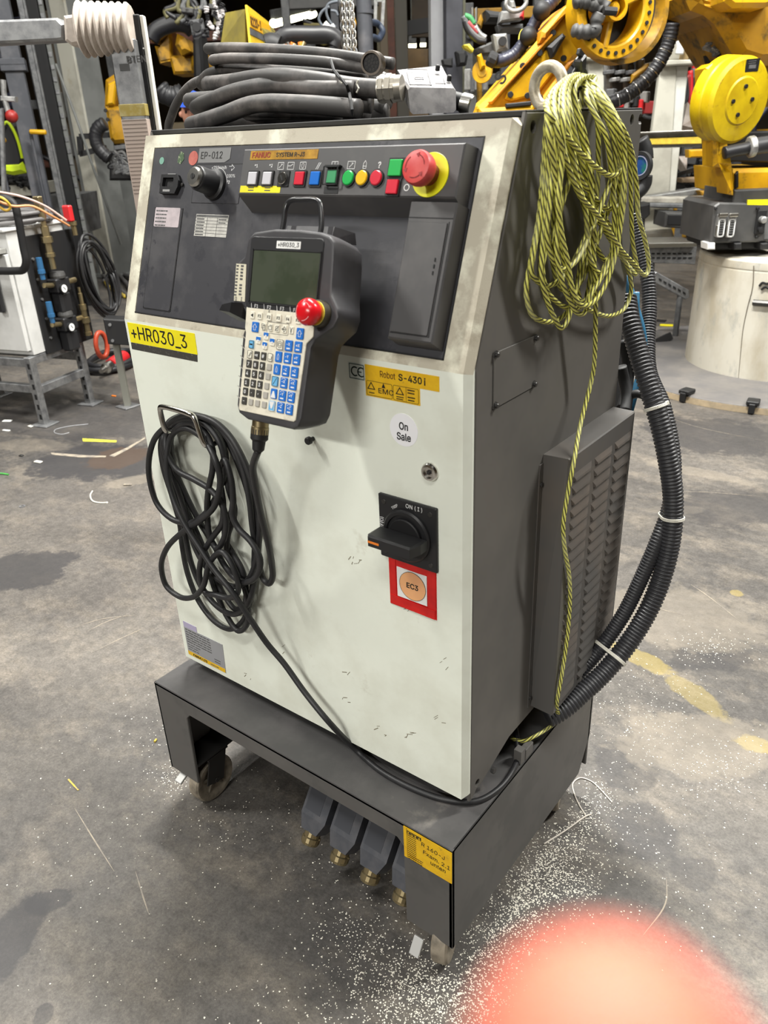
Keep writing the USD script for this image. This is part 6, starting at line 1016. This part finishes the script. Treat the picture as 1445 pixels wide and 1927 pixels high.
obj('flange_edge', slab([(1214, 0), (1224, 0), (1222, 24), (1230, 26), (1230, 40), (1216, 46)], 4.85, .2, .01), ryel, t); obj('knob', put(trimesh.creation.icosphere(2, .06), off(I4, *hp(1300, 14, 4.8))), dgrey, t, smooth=True)
t = thing('ringed_hose', 'black corrugated hose with silver rings hanging below the drive box', 'hose')
C = spline([hp(u, v, 4.7) for u, v in ((1266, 44), (1262, 66), (1256, 86), (1247, 106), (1234, 128), (1216, 150), (1196, 168), (1176, 181), (1156, 190), (1136, 196))], 8); Cr, _ = resample(C, .006)
obj('hose', tube(Cr, .036, 14, rib=ribs(.018, .1)), hose_b, t, smooth=True)
for k in range(12, len(Cr)-8, 9): T, _ = align(Cr[k], Cr[k+1]); obj('ring', lathe([(.0355, -.002), (.038, -.002), (.038, .002), (.0355, .002), (.0355, -.002)], 16, T), steel, t)
# white columns
hC = 6.6; t = thing('white_column', 'stained white steel column with a wide cap plate right of the cabinet', 'column')
obj('left_face', slab([(1243, 122), (1274, 124), (1260, 360), (1256, 440), (1196, 440), (1214, 350)], hC, .05, .006), colw, t); obj('right_face', slab([(1272, 124), (1296, 122), (1272, 352), (1262, 440), (1254, 440)], hC+.02, .3, .006), M('column_cool', (206, 206, 200), .55, c2=(180, 178, 168), scale=3), t)
obj('cap_plate', slab([(1240, 113), (1336, 111), (1332, 119), (1248, 124)], hC-.1, .4, .008), colw, t); obj('upper_plate', slab([(1262, 84), (1290, 78), (1292, 112), (1256, 114)], hC+.05, .12), colw, t); obj('upright_bracket', slab([(1302, 66), (1328, 60), (1326, 112), (1298, 114)], hC, .1, .01), alum, t); obj('tan_post', slab([(1294, 62), (1302, 60), (1296, 112), (1286, 114)], hC-.05, .1, .008), M('tan_post', (150, 128, 88), .6), t); obj('light_pipe', pipe([(1278, 76), (1280, 90), (1278, 102)], hC-.1, .03, 8), white, t, smooth=True)
obj('base_block', slab([(1184, 438), (1266, 432), (1272, 452), (1262, 462), (1186, 464)], hC-.15, .5, .02), concrete, t)
for k in range(6): obj('fitting', box(.07, .05, .1, .008, off(I4, *hp(1296+7*k, 24+(k*11) % 40, hC-.2))), [alum, dgrey, white, mgrey, ryel2, soft_black][k], t)
t = thing('short_column', 'short white column under a yellow edge left of the ringed hose', 'column'); obj('shaft', slab([(1106, 112), (1140, 114), (1134, 215), (1110, 215)], 6.9, .25, .006), colw, t); obj('cap', slab([(1098, 104), (1134, 90), (1152, 110), (1150, 114), (1104, 113)], 6.8, .4, .01), colw, t)
# red clutter, bag, rails
t = thing('red_rack', 'red cable rack and bin between the white column and the yellow robot', 'rack'); g = np.random.default_rng(16)
for k in range(14): u = g.uniform(1291, 1332); v0 = g.uniform(118, 150); obj('cable', pipe([(u, v0), (u+g.uniform(-4, 4), v0+30), (u+g.uniform(-6, 6), v0+60), (u+g.uniform(-8, 8), v0+85)], 7.4, .022, 6), [red, soft_black, M('deep_red', (130, 26, 26), .5), mgrey][k % 4], t, smooth=True)
obj('bin', slab([(1299, 198), (1322, 202), (1320, 216), (1304, 222), (1298, 212)], 7.0, .2, .015), red, t); obj('bin_content', slab([(1304, 198), (1316, 202), (1314, 208), (1304, 206)], 6.98, .05, .01), white, t); obj('beam', slab([(1212, 190), (1236, 190), (1236, 214), (1212, 214)], 7.6, .2), mats['deep_red'], t)
t = thing('plastic_bag', 'crumpled clear plastic bag hanging behind the yellow striped rail', 'bag'); bgm = M('bag_film', (190, 176, 166), .3, c2=(214, 206, 200), scale=18)
obj('upper_bag', put(hull([hp(u, v, 6.9)+A([0, 0, 0])+FH_*d for u, v, d in ((1294, 192, 0), (1300, 198, .1), (1312, 218, 0), (1324, 244, .05), (1322, 250, .2), (1286, 250, .1), (1284, 236, 0), (1290, 206, .2))]), I4), bgm, t); obj('lower_bag', hull([hp(u, v, 6.8)+FH_*d for u, v, d in ((1276, 294, 0), (1302, 294, .1), (1300, 304, .2), (1292, 320, 0), (1288, 324, .1), (1280, 308, .15))]), bgm, t)
t = thing('guard_rail', 'galvanised guard rail with a yellow stripe crossing behind the cabinet right edge', 'rail'); obj('rail', slab([(1196, 250), (1352, 244), (1352, 276), (1196, 279)], 6.1, .08, .01), zinc, t); obj('yellow_stripe', slab([(1196, 262), (1352, 256), (1352, 270), (1196, 273)], 6.08, .03, .003), M('stripe_yellow', (214, 186, 64), .5, c2=(190, 164, 60), scale=30), t); obj('top_edge', slab([(1196, 249), (1352, 243), (1352, 247), (1196, 253)], 6.05, .1, .003), steel, t)
tag(obj('yellow_bar', slab([(1297, 282), (1346, 280), (1346, 296), (1298, 297)], 6.6, .1, .01), ryel), 'short yellow bar below the striped rail', 'bar')
tag(obj('clutter_heap', [put(box(g.uniform(.04, .2), g.uniform(.03, .08), g.uniform(.03, .08), .006), off(I4, *hp(g.uniform(1270, 1372), g.uniform(296, 348), g.uniform(7.0, 7.6)), rz=g.uniform(0, 6), rx=g.uniform(-.6, .6))) for k in range(90)], soft_black, kind='stuff'), 'dark heap of scrap parts behind the yellow bar', 'scrap', kind='stuff')
for px, mt, lab, h in (([(1202, 372), (1372, 346), (1372, 356), (1204, 386)], alum, 'long grey beam lying slanted behind the pedestal', 6.4), ([(1198, 372), (1384, 370), (1384, 386), (1196, 382)], M('beam_dusty', (150, 146, 136), .6, c2=(110, 106, 98), scale=12), 'dusty pale beam lying level under the slanted beam', 6.2), ([(1200, 382), (1340, 384), (1340, 394), (1200, 390)], mgrey, 'dark grey channel beam lowest of the lying beams', 6.15), ([(1283, 336), (1342, 332), (1340, 344), (1284, 344)], M('wood_bar', (164, 140, 112), .6), 'short tan bar on the dark scrap heap', 6.9), ([(1318, 360), (1374, 358), (1374, 368), (1322, 368)], ryel2, 'yellow plate lying between the long beams', 6.3)):
    tag(obj('floor_beam', slab(px, h, .12, .008), mt), lab, 'beam')
t = thing('hollow_section', 'black hollow steel frame lying left of the connector box', 'frame'); obj('frame', put(slab([(1253, 400), (1312, 402), (1316, 432), (1250, 428)], 6.0, .25, .01), I4), dgrey, t); obj('opening', slab([(1258, 405), (1310, 406), (1311, 424), (1256, 423)], 5.99, .02, .002), soft_black, t); obj('side', slab([(1313, 400), (1336, 394), (1336, 424), (1316, 432)], 6.1, .2), soft_black, t)
tag(obj('black_block', cat(slab([(1203, 386), (1224, 382), (1224, 404), (1216, 412), (1204, 412)], 5.6, .15, .012), slab([(1206, 411), (1214, 411), (1212, 475), (1206, 475)], 5.65, .05, .004)), soft_black), 'small black block right beside the hanging rope', 'block')
t = thing('cable_tray', 'perforated galvanised cable tray lying behind the conduits', 'tray'); obj('tray', slab([(1200, 466), (1312, 464), (1308, 498), (1206, 494)], 5.4, .06, .004), zinc, t); obj('tray_lip', slab([(1200, 458), (1312, 456), (1312, 465), (1200, 467)], 5.35, .3, .004), steel, t)
obj('perforation', [slab([(1216+10*k, 476+8*j), (1222+10*k, 476+8*j), (1222+10*k, 479+8*j), (1216+10*k, 479+8*j)], 5.395, .01, 0) for k in range(9) for j in range(2)], soft_black, t, kind='stuff')
for u in (1214, 1226): obj('leg', slab([(u, 494), (u+6, 494), (u+6, 520), (u, 520)], 5.5, .04), mgrey, t)
t = thing('cable_tray', 'second cable tray slanting down to the concrete pedestal', 'tray'); obj('leg', cyl(gnd(1280, 555, 5.22), hp(1280, 552, 5.22), .02, 8), mgrey, t); obj('tray', slab([(1232, 514), (1236, 512), (1296, 546), (1298, 560), (1290, 564), (1232, 532)], 5.2, .05, .004), zinc, t); obj('perforation', [slab([(1240+9*k, 523+5*k), (1245+9*k, 526+5*k), (1245+9*k, 530+5*k), (1240+9*k, 527+5*k)], 5.195, .01, 0) for k in range(6)], soft_black, t, kind='stuff')
t = thing('cable_reel', 'dark disc with a green and blue face behind the cabinet right edge', 'reel'); obj('rim', wheel((1204, 312), 3.6, 26, [(.72, -.2), (.98, -.2), (1, 0), (.98, .12), (.74, .1), (.72, -.2)], 36, -.9), soft_black, t, smooth=30); obj('face', wheel((1204, 312), 3.6, 26, [(0, -.1), (.74, -.1), (.74, .02), (0, .04)], 30, -.9), M('iris_face', (30, 60, 110), .3, c2=(30, 110, 50), scale=9, lo=.45, hi=.55), t); obj('band', wheel((1204, 312), 3.6, 26, [(.62, .02), (.68, .02), (.68, .08), (.62, .08)], 30, -.9), M('reel_band', (150, 150, 170), .3), t)
obj('post', cyl(hp(1198, 330, 3.75), hp(1198, 330, 3.75)*A([1, 1, 0]), .03, 10), soft_black, t); obj('stem', pipe([(1206, 262), (1214, 280), (1216, 300)], 3.65, .03, 10), soft_black, t, smooth=True); obj('lower_guard', pipe([(1216, 330), (1214, 346), (1204, 360), (1192, 366)], 3.6, .026, 10), soft_black, t, smooth=True)
# --- pedestal with the robot base
pc = A([.2137, 4.2156]); ped = thing('concrete_pedestal', 'round pale concrete pedestal standing on the floor at the right', 'pedestal')
obj('body', lathe([(0, 0), (.503, 0), (.492, .02), (.486, .60), (.482, .606), (.482, .612), (.486, .618), (.484, .652), (.476, .66), (0, .66)], 72, off(I4, *pc, .004)), concrete, ped, smooth=40)
def on_ped(u, v):                              # the pedestal wall at a pixel
    d = ray(u, v); o = CAM[:2]-pc; a_, b_, c_ = d[:2]@d[:2], 2*o@d[:2], o@o-.49**2; return CAM+d*((-b_-math.sqrt(max(b_*b_-4*a_*c_, 0)))/(2*a_))
obj('casting_joint', tube(spline([on_ped(u, v) for u, v in ((1418, 500), (1416, 540), (1406, 580), (1398, 620), (1394, 660), (1389, 718))], 4), .0022, 5), M('joint_dark', (92, 84, 70), .7), ped)
obj('wall_slot', tube(np.array([on_ped(1417, 569), on_ped(1425, 570), on_ped(1440, 571), on_ped(1452, 572)]), .016, 8), dark_steel, ped)
obj('black_mark', [tube(spline([on_ped(u, v)-FH_*.002 for u, v in q], 4), .006, 5) for q in (((1428, 538), (1434, 532), (1442, 534), (1450, 532)), ((1432, 545), (1440, 540), (1448, 544)))], soft_black, ped, kind='stuff')
pf = thing('floor_plate', 'thick round dark floor plate under the concrete pedestal', 'plate'); obj('plate', lathe([(0, 0), (.955, 0), (.95, .034), (.935, .04), (0, .04)], 96, off(I4, *pc, .0)), M('plate_grey', (94, 92, 92), .55, c2=(112, 108, 104), scale=6), pf, smooth=30)
obj('rim_band', lathe([(.952, .001), (.957, .001), (.9535, .032), (.951, .032)], 96, off(I4, *pc, .0)), M('rim_tan', (170, 152, 124), .6, c2=(136, 124, 104), scale=12), pf, smooth=30)
for u, v in ((1302, 741), (1417, 760)):
    p = FLR(u, v+9); d_ = p[:2]-pc; d_ = pc+d_/np.linalg.norm(d_)*.93; a = math.atan2(*(d_-pc)[::-1]); obj('clamp', [box(.07, .06, .022, .004, off(I4, *d_, .055, rz=a)), box(.02, .03, .05, .003, off(I4, *(d_+(.035*math.cos(a), .035*math.sin(a))), .03, rz=a))], soft_black, pf)
hB = 4.36; t = thing('connector_box', 'dark grey box with plug sockets on top of the concrete pedestal', 'connector box')
Tc = PFr(hB); loc_ = lambda u, v: (np.linalg.inv(Tc)@np.append(hp(u, v, hB), 1))[:2]
obj('housing', slab([(1344, 388), (1354, 381), (1470, 384), (1470, 455), (1336, 458)], hB, .45, .008), dgrey, t); obj('upper_housing', slab([(1382, 358), (1470, 354), (1470, 386), (1378, 384)], hB+.02, .4, .006), dgrey, t); obj('yellow_label', slab([(1407, 376), (1470, 375), (1470, 386), (1406, 386)], hB-.0, .01, 0), yel, t)
for k in range(3): obj('shim', slab([(1332+50*k, 458), (1346+50*k, 457), (1346+50*k, 470), (1332+50*k, 470)], hB-.02, .1, .006), [white, soft_black, soft_black][k], t)
obj('plinth', slab([(1340, 456), (1470, 454), (1470, 470), (1344, 470)], hB+.06, .4), soft_black, t)
for u in (1353, 1372):
    x, y = loc_(u, 424); sk_ = obj('socket', put(prism(rr(.042, .115, .008, 3), .03, .004), off(Tc, x, y)), alum, t); obj('socket_insert', put(prism(rr(.022, .075, .009, 3), .004), off(Tc, x, y-.01, .03)), soft_black, sk_); obj('contact', [box(.005, .005, .003, 0, off(Tc, x+.005*s, y-.035+.0115*k, .035)) for s in (-1, 1) for k in range(6)], alum, sk_, kind='stuff')
    obj('locking_lever', [box(.046, .018, .02, .003, off(Tc, x, y+.055, .035)), box(.006, .05, .012, .002, off(Tc, x-.024, y-.02, .03))], steel, sk_); obj('socket_rim', strip(off(Tc, x, y-.01, .031), rr(.03, .085, .01, 3), .006, .003, closed=True), white, sk_)
x, y = loc_(1430, 418); sk_ = obj('socket', put(prism(rr(.05, .12, .006, 2), .012, .003), off(Tc, x, y)), soft_black, t); obj('round_connector', lathe([(0, 0), (.017, 0), (.017, .03), (.01, .034), (0, .034)], 16, off(Tc, x, y+.015, .012)), alum, sk_, smooth=30); obj('round_connector', lathe([(0, 0), (.015, 0), (.015, .02), (0, .024)], 16, off(Tc, x, y-.035, .012)), soft_black, sk_, smooth=30); obj('right_plate', slab([(1436, 408), (1470, 408), (1470, 450), (1436, 452)], hB-.005, .02), mgrey, t)
bolts(t, [(1346, 392), (1425, 392), (1423, 446)], hB-.002, .008)
hR = 4.4; t = thing('yellow_robot', 'massive yellow robot base with a round motor flange on the pedestal at right', 'robot')
obj('lower_column', slab([(1372, 318), (1470, 316), (1470, 380), (1386, 368), (1374, 364)], hR+.05, .5, .02), ryel, t); obj('front_leg', slab([(1330, 128), (1344, 118), (1362, 214), (1366, 250), (1358, 300), (1370, 316), (1382, 318), (1382, 368), (1372, 366), (1369, 316), (1344, 314), (1344, 266), (1340, 244), (1332, 214)], hR-.06, .16, .02), ryel, t)
obj('inner_recess', slab([(1360, 250), (1470, 246), (1470, 306), (1364, 304)], hR+.1, .3), soft_black, t); obj('cable_slot', slab([(1384, 328), (1390, 322), (1390, 352), (1384, 356)], hR+.03, .04, .004), soft_black, t)
obj('motor_flange', wheel((1394, 190), hR-.08, 74, [(0, .06), (.52, .06), (.56, .03), (.60, .03), (.92, .0), (1., -.08), (1., -.3), (.97, -.36), (1.0, -.4), (1.0, -.7), (0, -.7)], 56, .42, .12), M('flange_yellow', (206, 178, 18), .38, c2=(180, 150, 14), scale=6, c3=(140, 112, 30), s3=14, l3=.58, h3=.7), t, smooth=35)
Tm = off(frame(hp(1394, 190, hR-.08), _rt, (0, 0, 1)), ry=.42, rx=.12); Rm = m2(74, hR-.08)
for x, y in ((.0, .33), (-.34, .02), (.3, .02), (-.1, -.3)): obj('bolt', lathe([(0, 0), (.010, 0), (.010, .008), (0, .008)], 10, off(Tm, x*Rm, y*Rm, .06*Rm)), soft_black, t)
obj('type_plate', put(prism(rr(.085, .055, .002, 1), .003), off(Tm, .14*Rm, .78*Rm, .015*Rm)), soft_black, t); obj('type_plate_text', [box(.045, .016, .001, 0, off(Tm, .14*Rm, .75*Rm, .015*Rm+.0035)), smallprint(off(Tm, .14*Rm, .78*Rm, .015*Rm+.003), -.03, .018, .06, 2, .009, .0005, 3)], zinc, t)
dk = ryel2
obj('shoulder', slab([(1292, -12), (1470, -12), (1470, 120), (1430, 124), (1392, 112), (1372, 78), (1352, 44), (1330, 26), (1306, 18)], hR+.12, .6, .05), dk, t); obj('upper_block', slab([(1362, -12), (1470, -12), (1470, 4), (1440, 14), (1380, 14), (1364, 2)], hR-.05, .4, .02), ryel, t); obj('neck', slab([(1400, 104), (1470, 100), (1470, 200), (1420, 180)], hR+.2, .4, .03), dk, t)
obj('cable_connector', cyl(hp(1412, 276, hR-.1), hp(1470, 268, hR-.1), .04, 14, .004), rubber, t, smooth=30); obj('connector_nut', cyl(hp(1408, 277, hR-.1), hp(1420, 275, hR-.1), .05, 12, .004), alum, t, smooth=30); obj('hose', pipe([(1362, 288), (1380, 284), (1400, 280), (1412, 277)], hR-.1, .03, 10), hose_b, t, smooth=True)
t = thing('robot_wiring', 'loose black and silver wiring between the white column and the motor flange', 'cables'); g = np.random.default_rng(18)
for k in range(12): u = g.uniform(1332, 1390); v = g.uniform(82, 108); obj('wire', pipe([(u, v), (u+g.uniform(-16, 16), v+g.uniform(-8, 14)), (u+g.uniform(-26, 20), v+g.uniform(0, 24)), (u+g.uniform(-10, 20), v+g.uniform(6, 30))], 4.7, .009, 6), [soft_black, mgrey, alum, dgrey][k % 4], t, smooth=True)
for k in range(6): u = 1330+g.uniform(0, 30); obj('bundle', pipe([(u, 100), (u+4, 122), (u-2, 146), (u+6, 170)], 4.9, .04, 8), soft_black, t, smooth=True)
# --- worker far behind, mostly hidden by the cable heap
p = gnd(366, 222, 6.15)
def worker():
    f = -FH_; s = _rt; z = A([0, 0, 1.]); J = {}
    P = lambda a, b, c: p+s*a+f*b+z*c*.935
    B = [((0, 0, 1.33), .12, (0, 0, 1.02), .13), ((0, 0, 1.02), .13, (0, 0, .88), .145), ((-.16, 0, 1.38), .06, (.16, 0, 1.38), .06), ((0, 0, 1.42), .06, (0, .01, 1.52), .052), ((-.09, 0, .88), .09, (-.1, .02, .48), .065), ((-.1, .02, .48), .062, (-.1, -.02, .08), .045), ((.09, 0, .88), .09, (.1, .02, .48), .065), ((.1, .02, .48), .062, (.1, -.02, .08), .045),
         ((-.19, 0, 1.38), .052, (-.25, .0, 1.1), .042), ((-.25, 0, 1.1), .042, (-.22, .14, .9), .032), ((.19, 0, 1.38), .052, (.25, 0, 1.1), .042), ((.25, 0, 1.1), .042, (.22, .14, .9), .032), ((-.1, -.02, .05), .045, (-.11, .14, .035), .035), ((.1, -.02, .05), .045, (.11, .14, .035), .035), ((-.22, .14, .9), .03, (-.2, .2, .84), .03), ((.22, .14, .9), .03, (.2, .2, .84), .03)]
    ball = lambda q, r: manifold3d.Manifold.sphere(r, 16).translate(list(map(float, P(*q)))); m = manifold3d.Manifold()
    for a, ra, b, rb in B: m = m+manifold3d.Manifold.batch_hull([ball(a, ra), ball(b, rb)])
    mm = m.refine_to_length(.03).to_mesh(); body = trimesh.Trimesh(mm.vert_properties[:, :3], mm.tri_verts); trimesh.smoothing.filter_taubin(body, iterations=10)
    hd = trimesh.creation.icosphere(3, 1.); hd.vertices *= (.078, .098, .115); hd.vertices[:, 1] += .018*np.exp(-((hd.vertices[:, 0]/.018)**2+((hd.vertices[:, 2]+.01)/.03)**2))*(hd.vertices[:, 1] > 0)
    R = frame(P(0, .02, 1.62), s, z); T = np.eye(4); T[:3, 0], T[:3, 1], T[:3, 2], T[:3, 3] = s, f, z, P(0, .02, 1.62)
    return body, put(hd, T), T
bd, hd_m, T = worker(); t = thing('person', 'person in dark clothes and blue cap far behind the cable heap', 'person')
obj('body', bd, M('dark_clothes', (44, 46, 54), .7), t, smooth=True); obj('head', hd_m, M('worker_skin', (206, 148, 124), .5), t, smooth=True)
cp_ = trimesh.creation.icosphere(3, 1.); cp_.vertices *= (.085, .105, .095); cp_.vertices[:, 2] = np.maximum(cp_.vertices[:, 2], -.005); obj('cap', [put(cp_, off(T, 0, 0, .045)), put(hull([(-.07, .08, 0), (.07, .08, 0), (.05, .17, -.012), (-.05, .17, -.012), (-.07, .08, .012), (.07, .08, .012), (.05, .17, 0), (-.05, .17, 0)]), off(T, 0, 0, .045))], M('cap_blue', (36, 80, 190), .5), t, smooth=40)
hair = trimesh.creation.icosphere(2, 1.); hair.vertices *= (.08, .08, .07); obj('hair', put(hair, off(T, 0, -.03, .0)), soft_black, t, smooth=True)
for sx in (-1, 1): obj('eye', put(trimesh.creation.icosphere(1, .011), off(T, sx*.03, .088, .005)), ink, t); obj('ear', put(trimesh.creation.icosphere(2, .022), off(T, sx*.078, 0, -.005)), mats['worker_skin'], t, smooth=True)
obj('mouth', box(.04, .01, .008, .002, off(T, 0, .085, -.055)), M('lip', (160, 90, 84), .5), t)
# --- dark machinery filling the back of the hall
g = np.random.default_rng(33)
racks = [(240, 560, 10.5, 'dark machine rack behind the dull yellow robot'), (560, 730, 10.3, 'dark machine rack behind the hoist chains'), (-60, 60, 10.2, 'dark machine rack behind the bench at the left'), (880, 1010, 9.6, 'dark machine rack behind the gripper'), (1000, 1120, 10.2, 'dark machine rack behind the big yellow arm'), (1120, 1250, 10.6, 'dark machine rack behind the ringed hose'), (1290, 1480, 9.4, 'dark machine rack behind the robot base'), (60, 140, 10.8, 'dark machine rack between the left posts')]
for i, (u0, u1, h, lab) in enumerate(racks):
    t = thing('machine_rack', lab, 'machine'); top = 2.5+.25*(i % 3); a, b = gnd(u0, 300, h), gnd(u1, 300, h); L = np.linalg.norm(b-a); ex = (b-a)/L; ey = np.cross((0, 0, 1.), ex); Tr_ = frame((*a[:2], 0), ex, ey)
    n = max(2, int(L/.8))
    for k in range(n+1): obj('upright', box(.09, .09, top, .005, Tr_@off(I4, L*k/n, 0, top/2)), [mgrey, dpole, M('frame_brown', (74, 62, 44), .6)][k % 3], t)
    for z in (.5, 1.15, 1.8, top-.1): obj('crossbar', box(L, .08, .1, .006, Tr_@off(I4, L/2, .02, z)), [dgrey, mgrey, rust, ryel2][int(g.integers(0, 4))], t)
    for k in range(int(6*L)):
        sx, sz = g.uniform(.08, .4), g.uniform(.08, .45); obj('unit', box(sx, g.uniform(.1, .3), sz, .012, Tr_@off(I4, g.uniform(0, L), g.uniform(-.2, .3), g.uniform(.2, top))), [soft_black, dgrey, mgrey, M('unit_tan', (104, 92, 70), .6), ryel2, alum, dgrey, soft_black][int(g.integers(0, 8))], t)
    for k in range(int(5*L)):
        x, z = g.uniform(0, L), g.uniform(.8, top); obj('hose', tube(spline([(Tr_@A([x+q*g.uniform(-.25, .25), -.25+.1*g.random(), z-q*g.uniform(0, .25)+.1*math.sin(q), 1]))[:3] for q in range(4)], 5), g.uniform(.012, .035), 6), [hose_b, hose_n, mgrey, hose_b, soft_black, M('hose_olive', (110, 100, 50), .5)][int(g.integers(0, 6))], t, smooth=True)
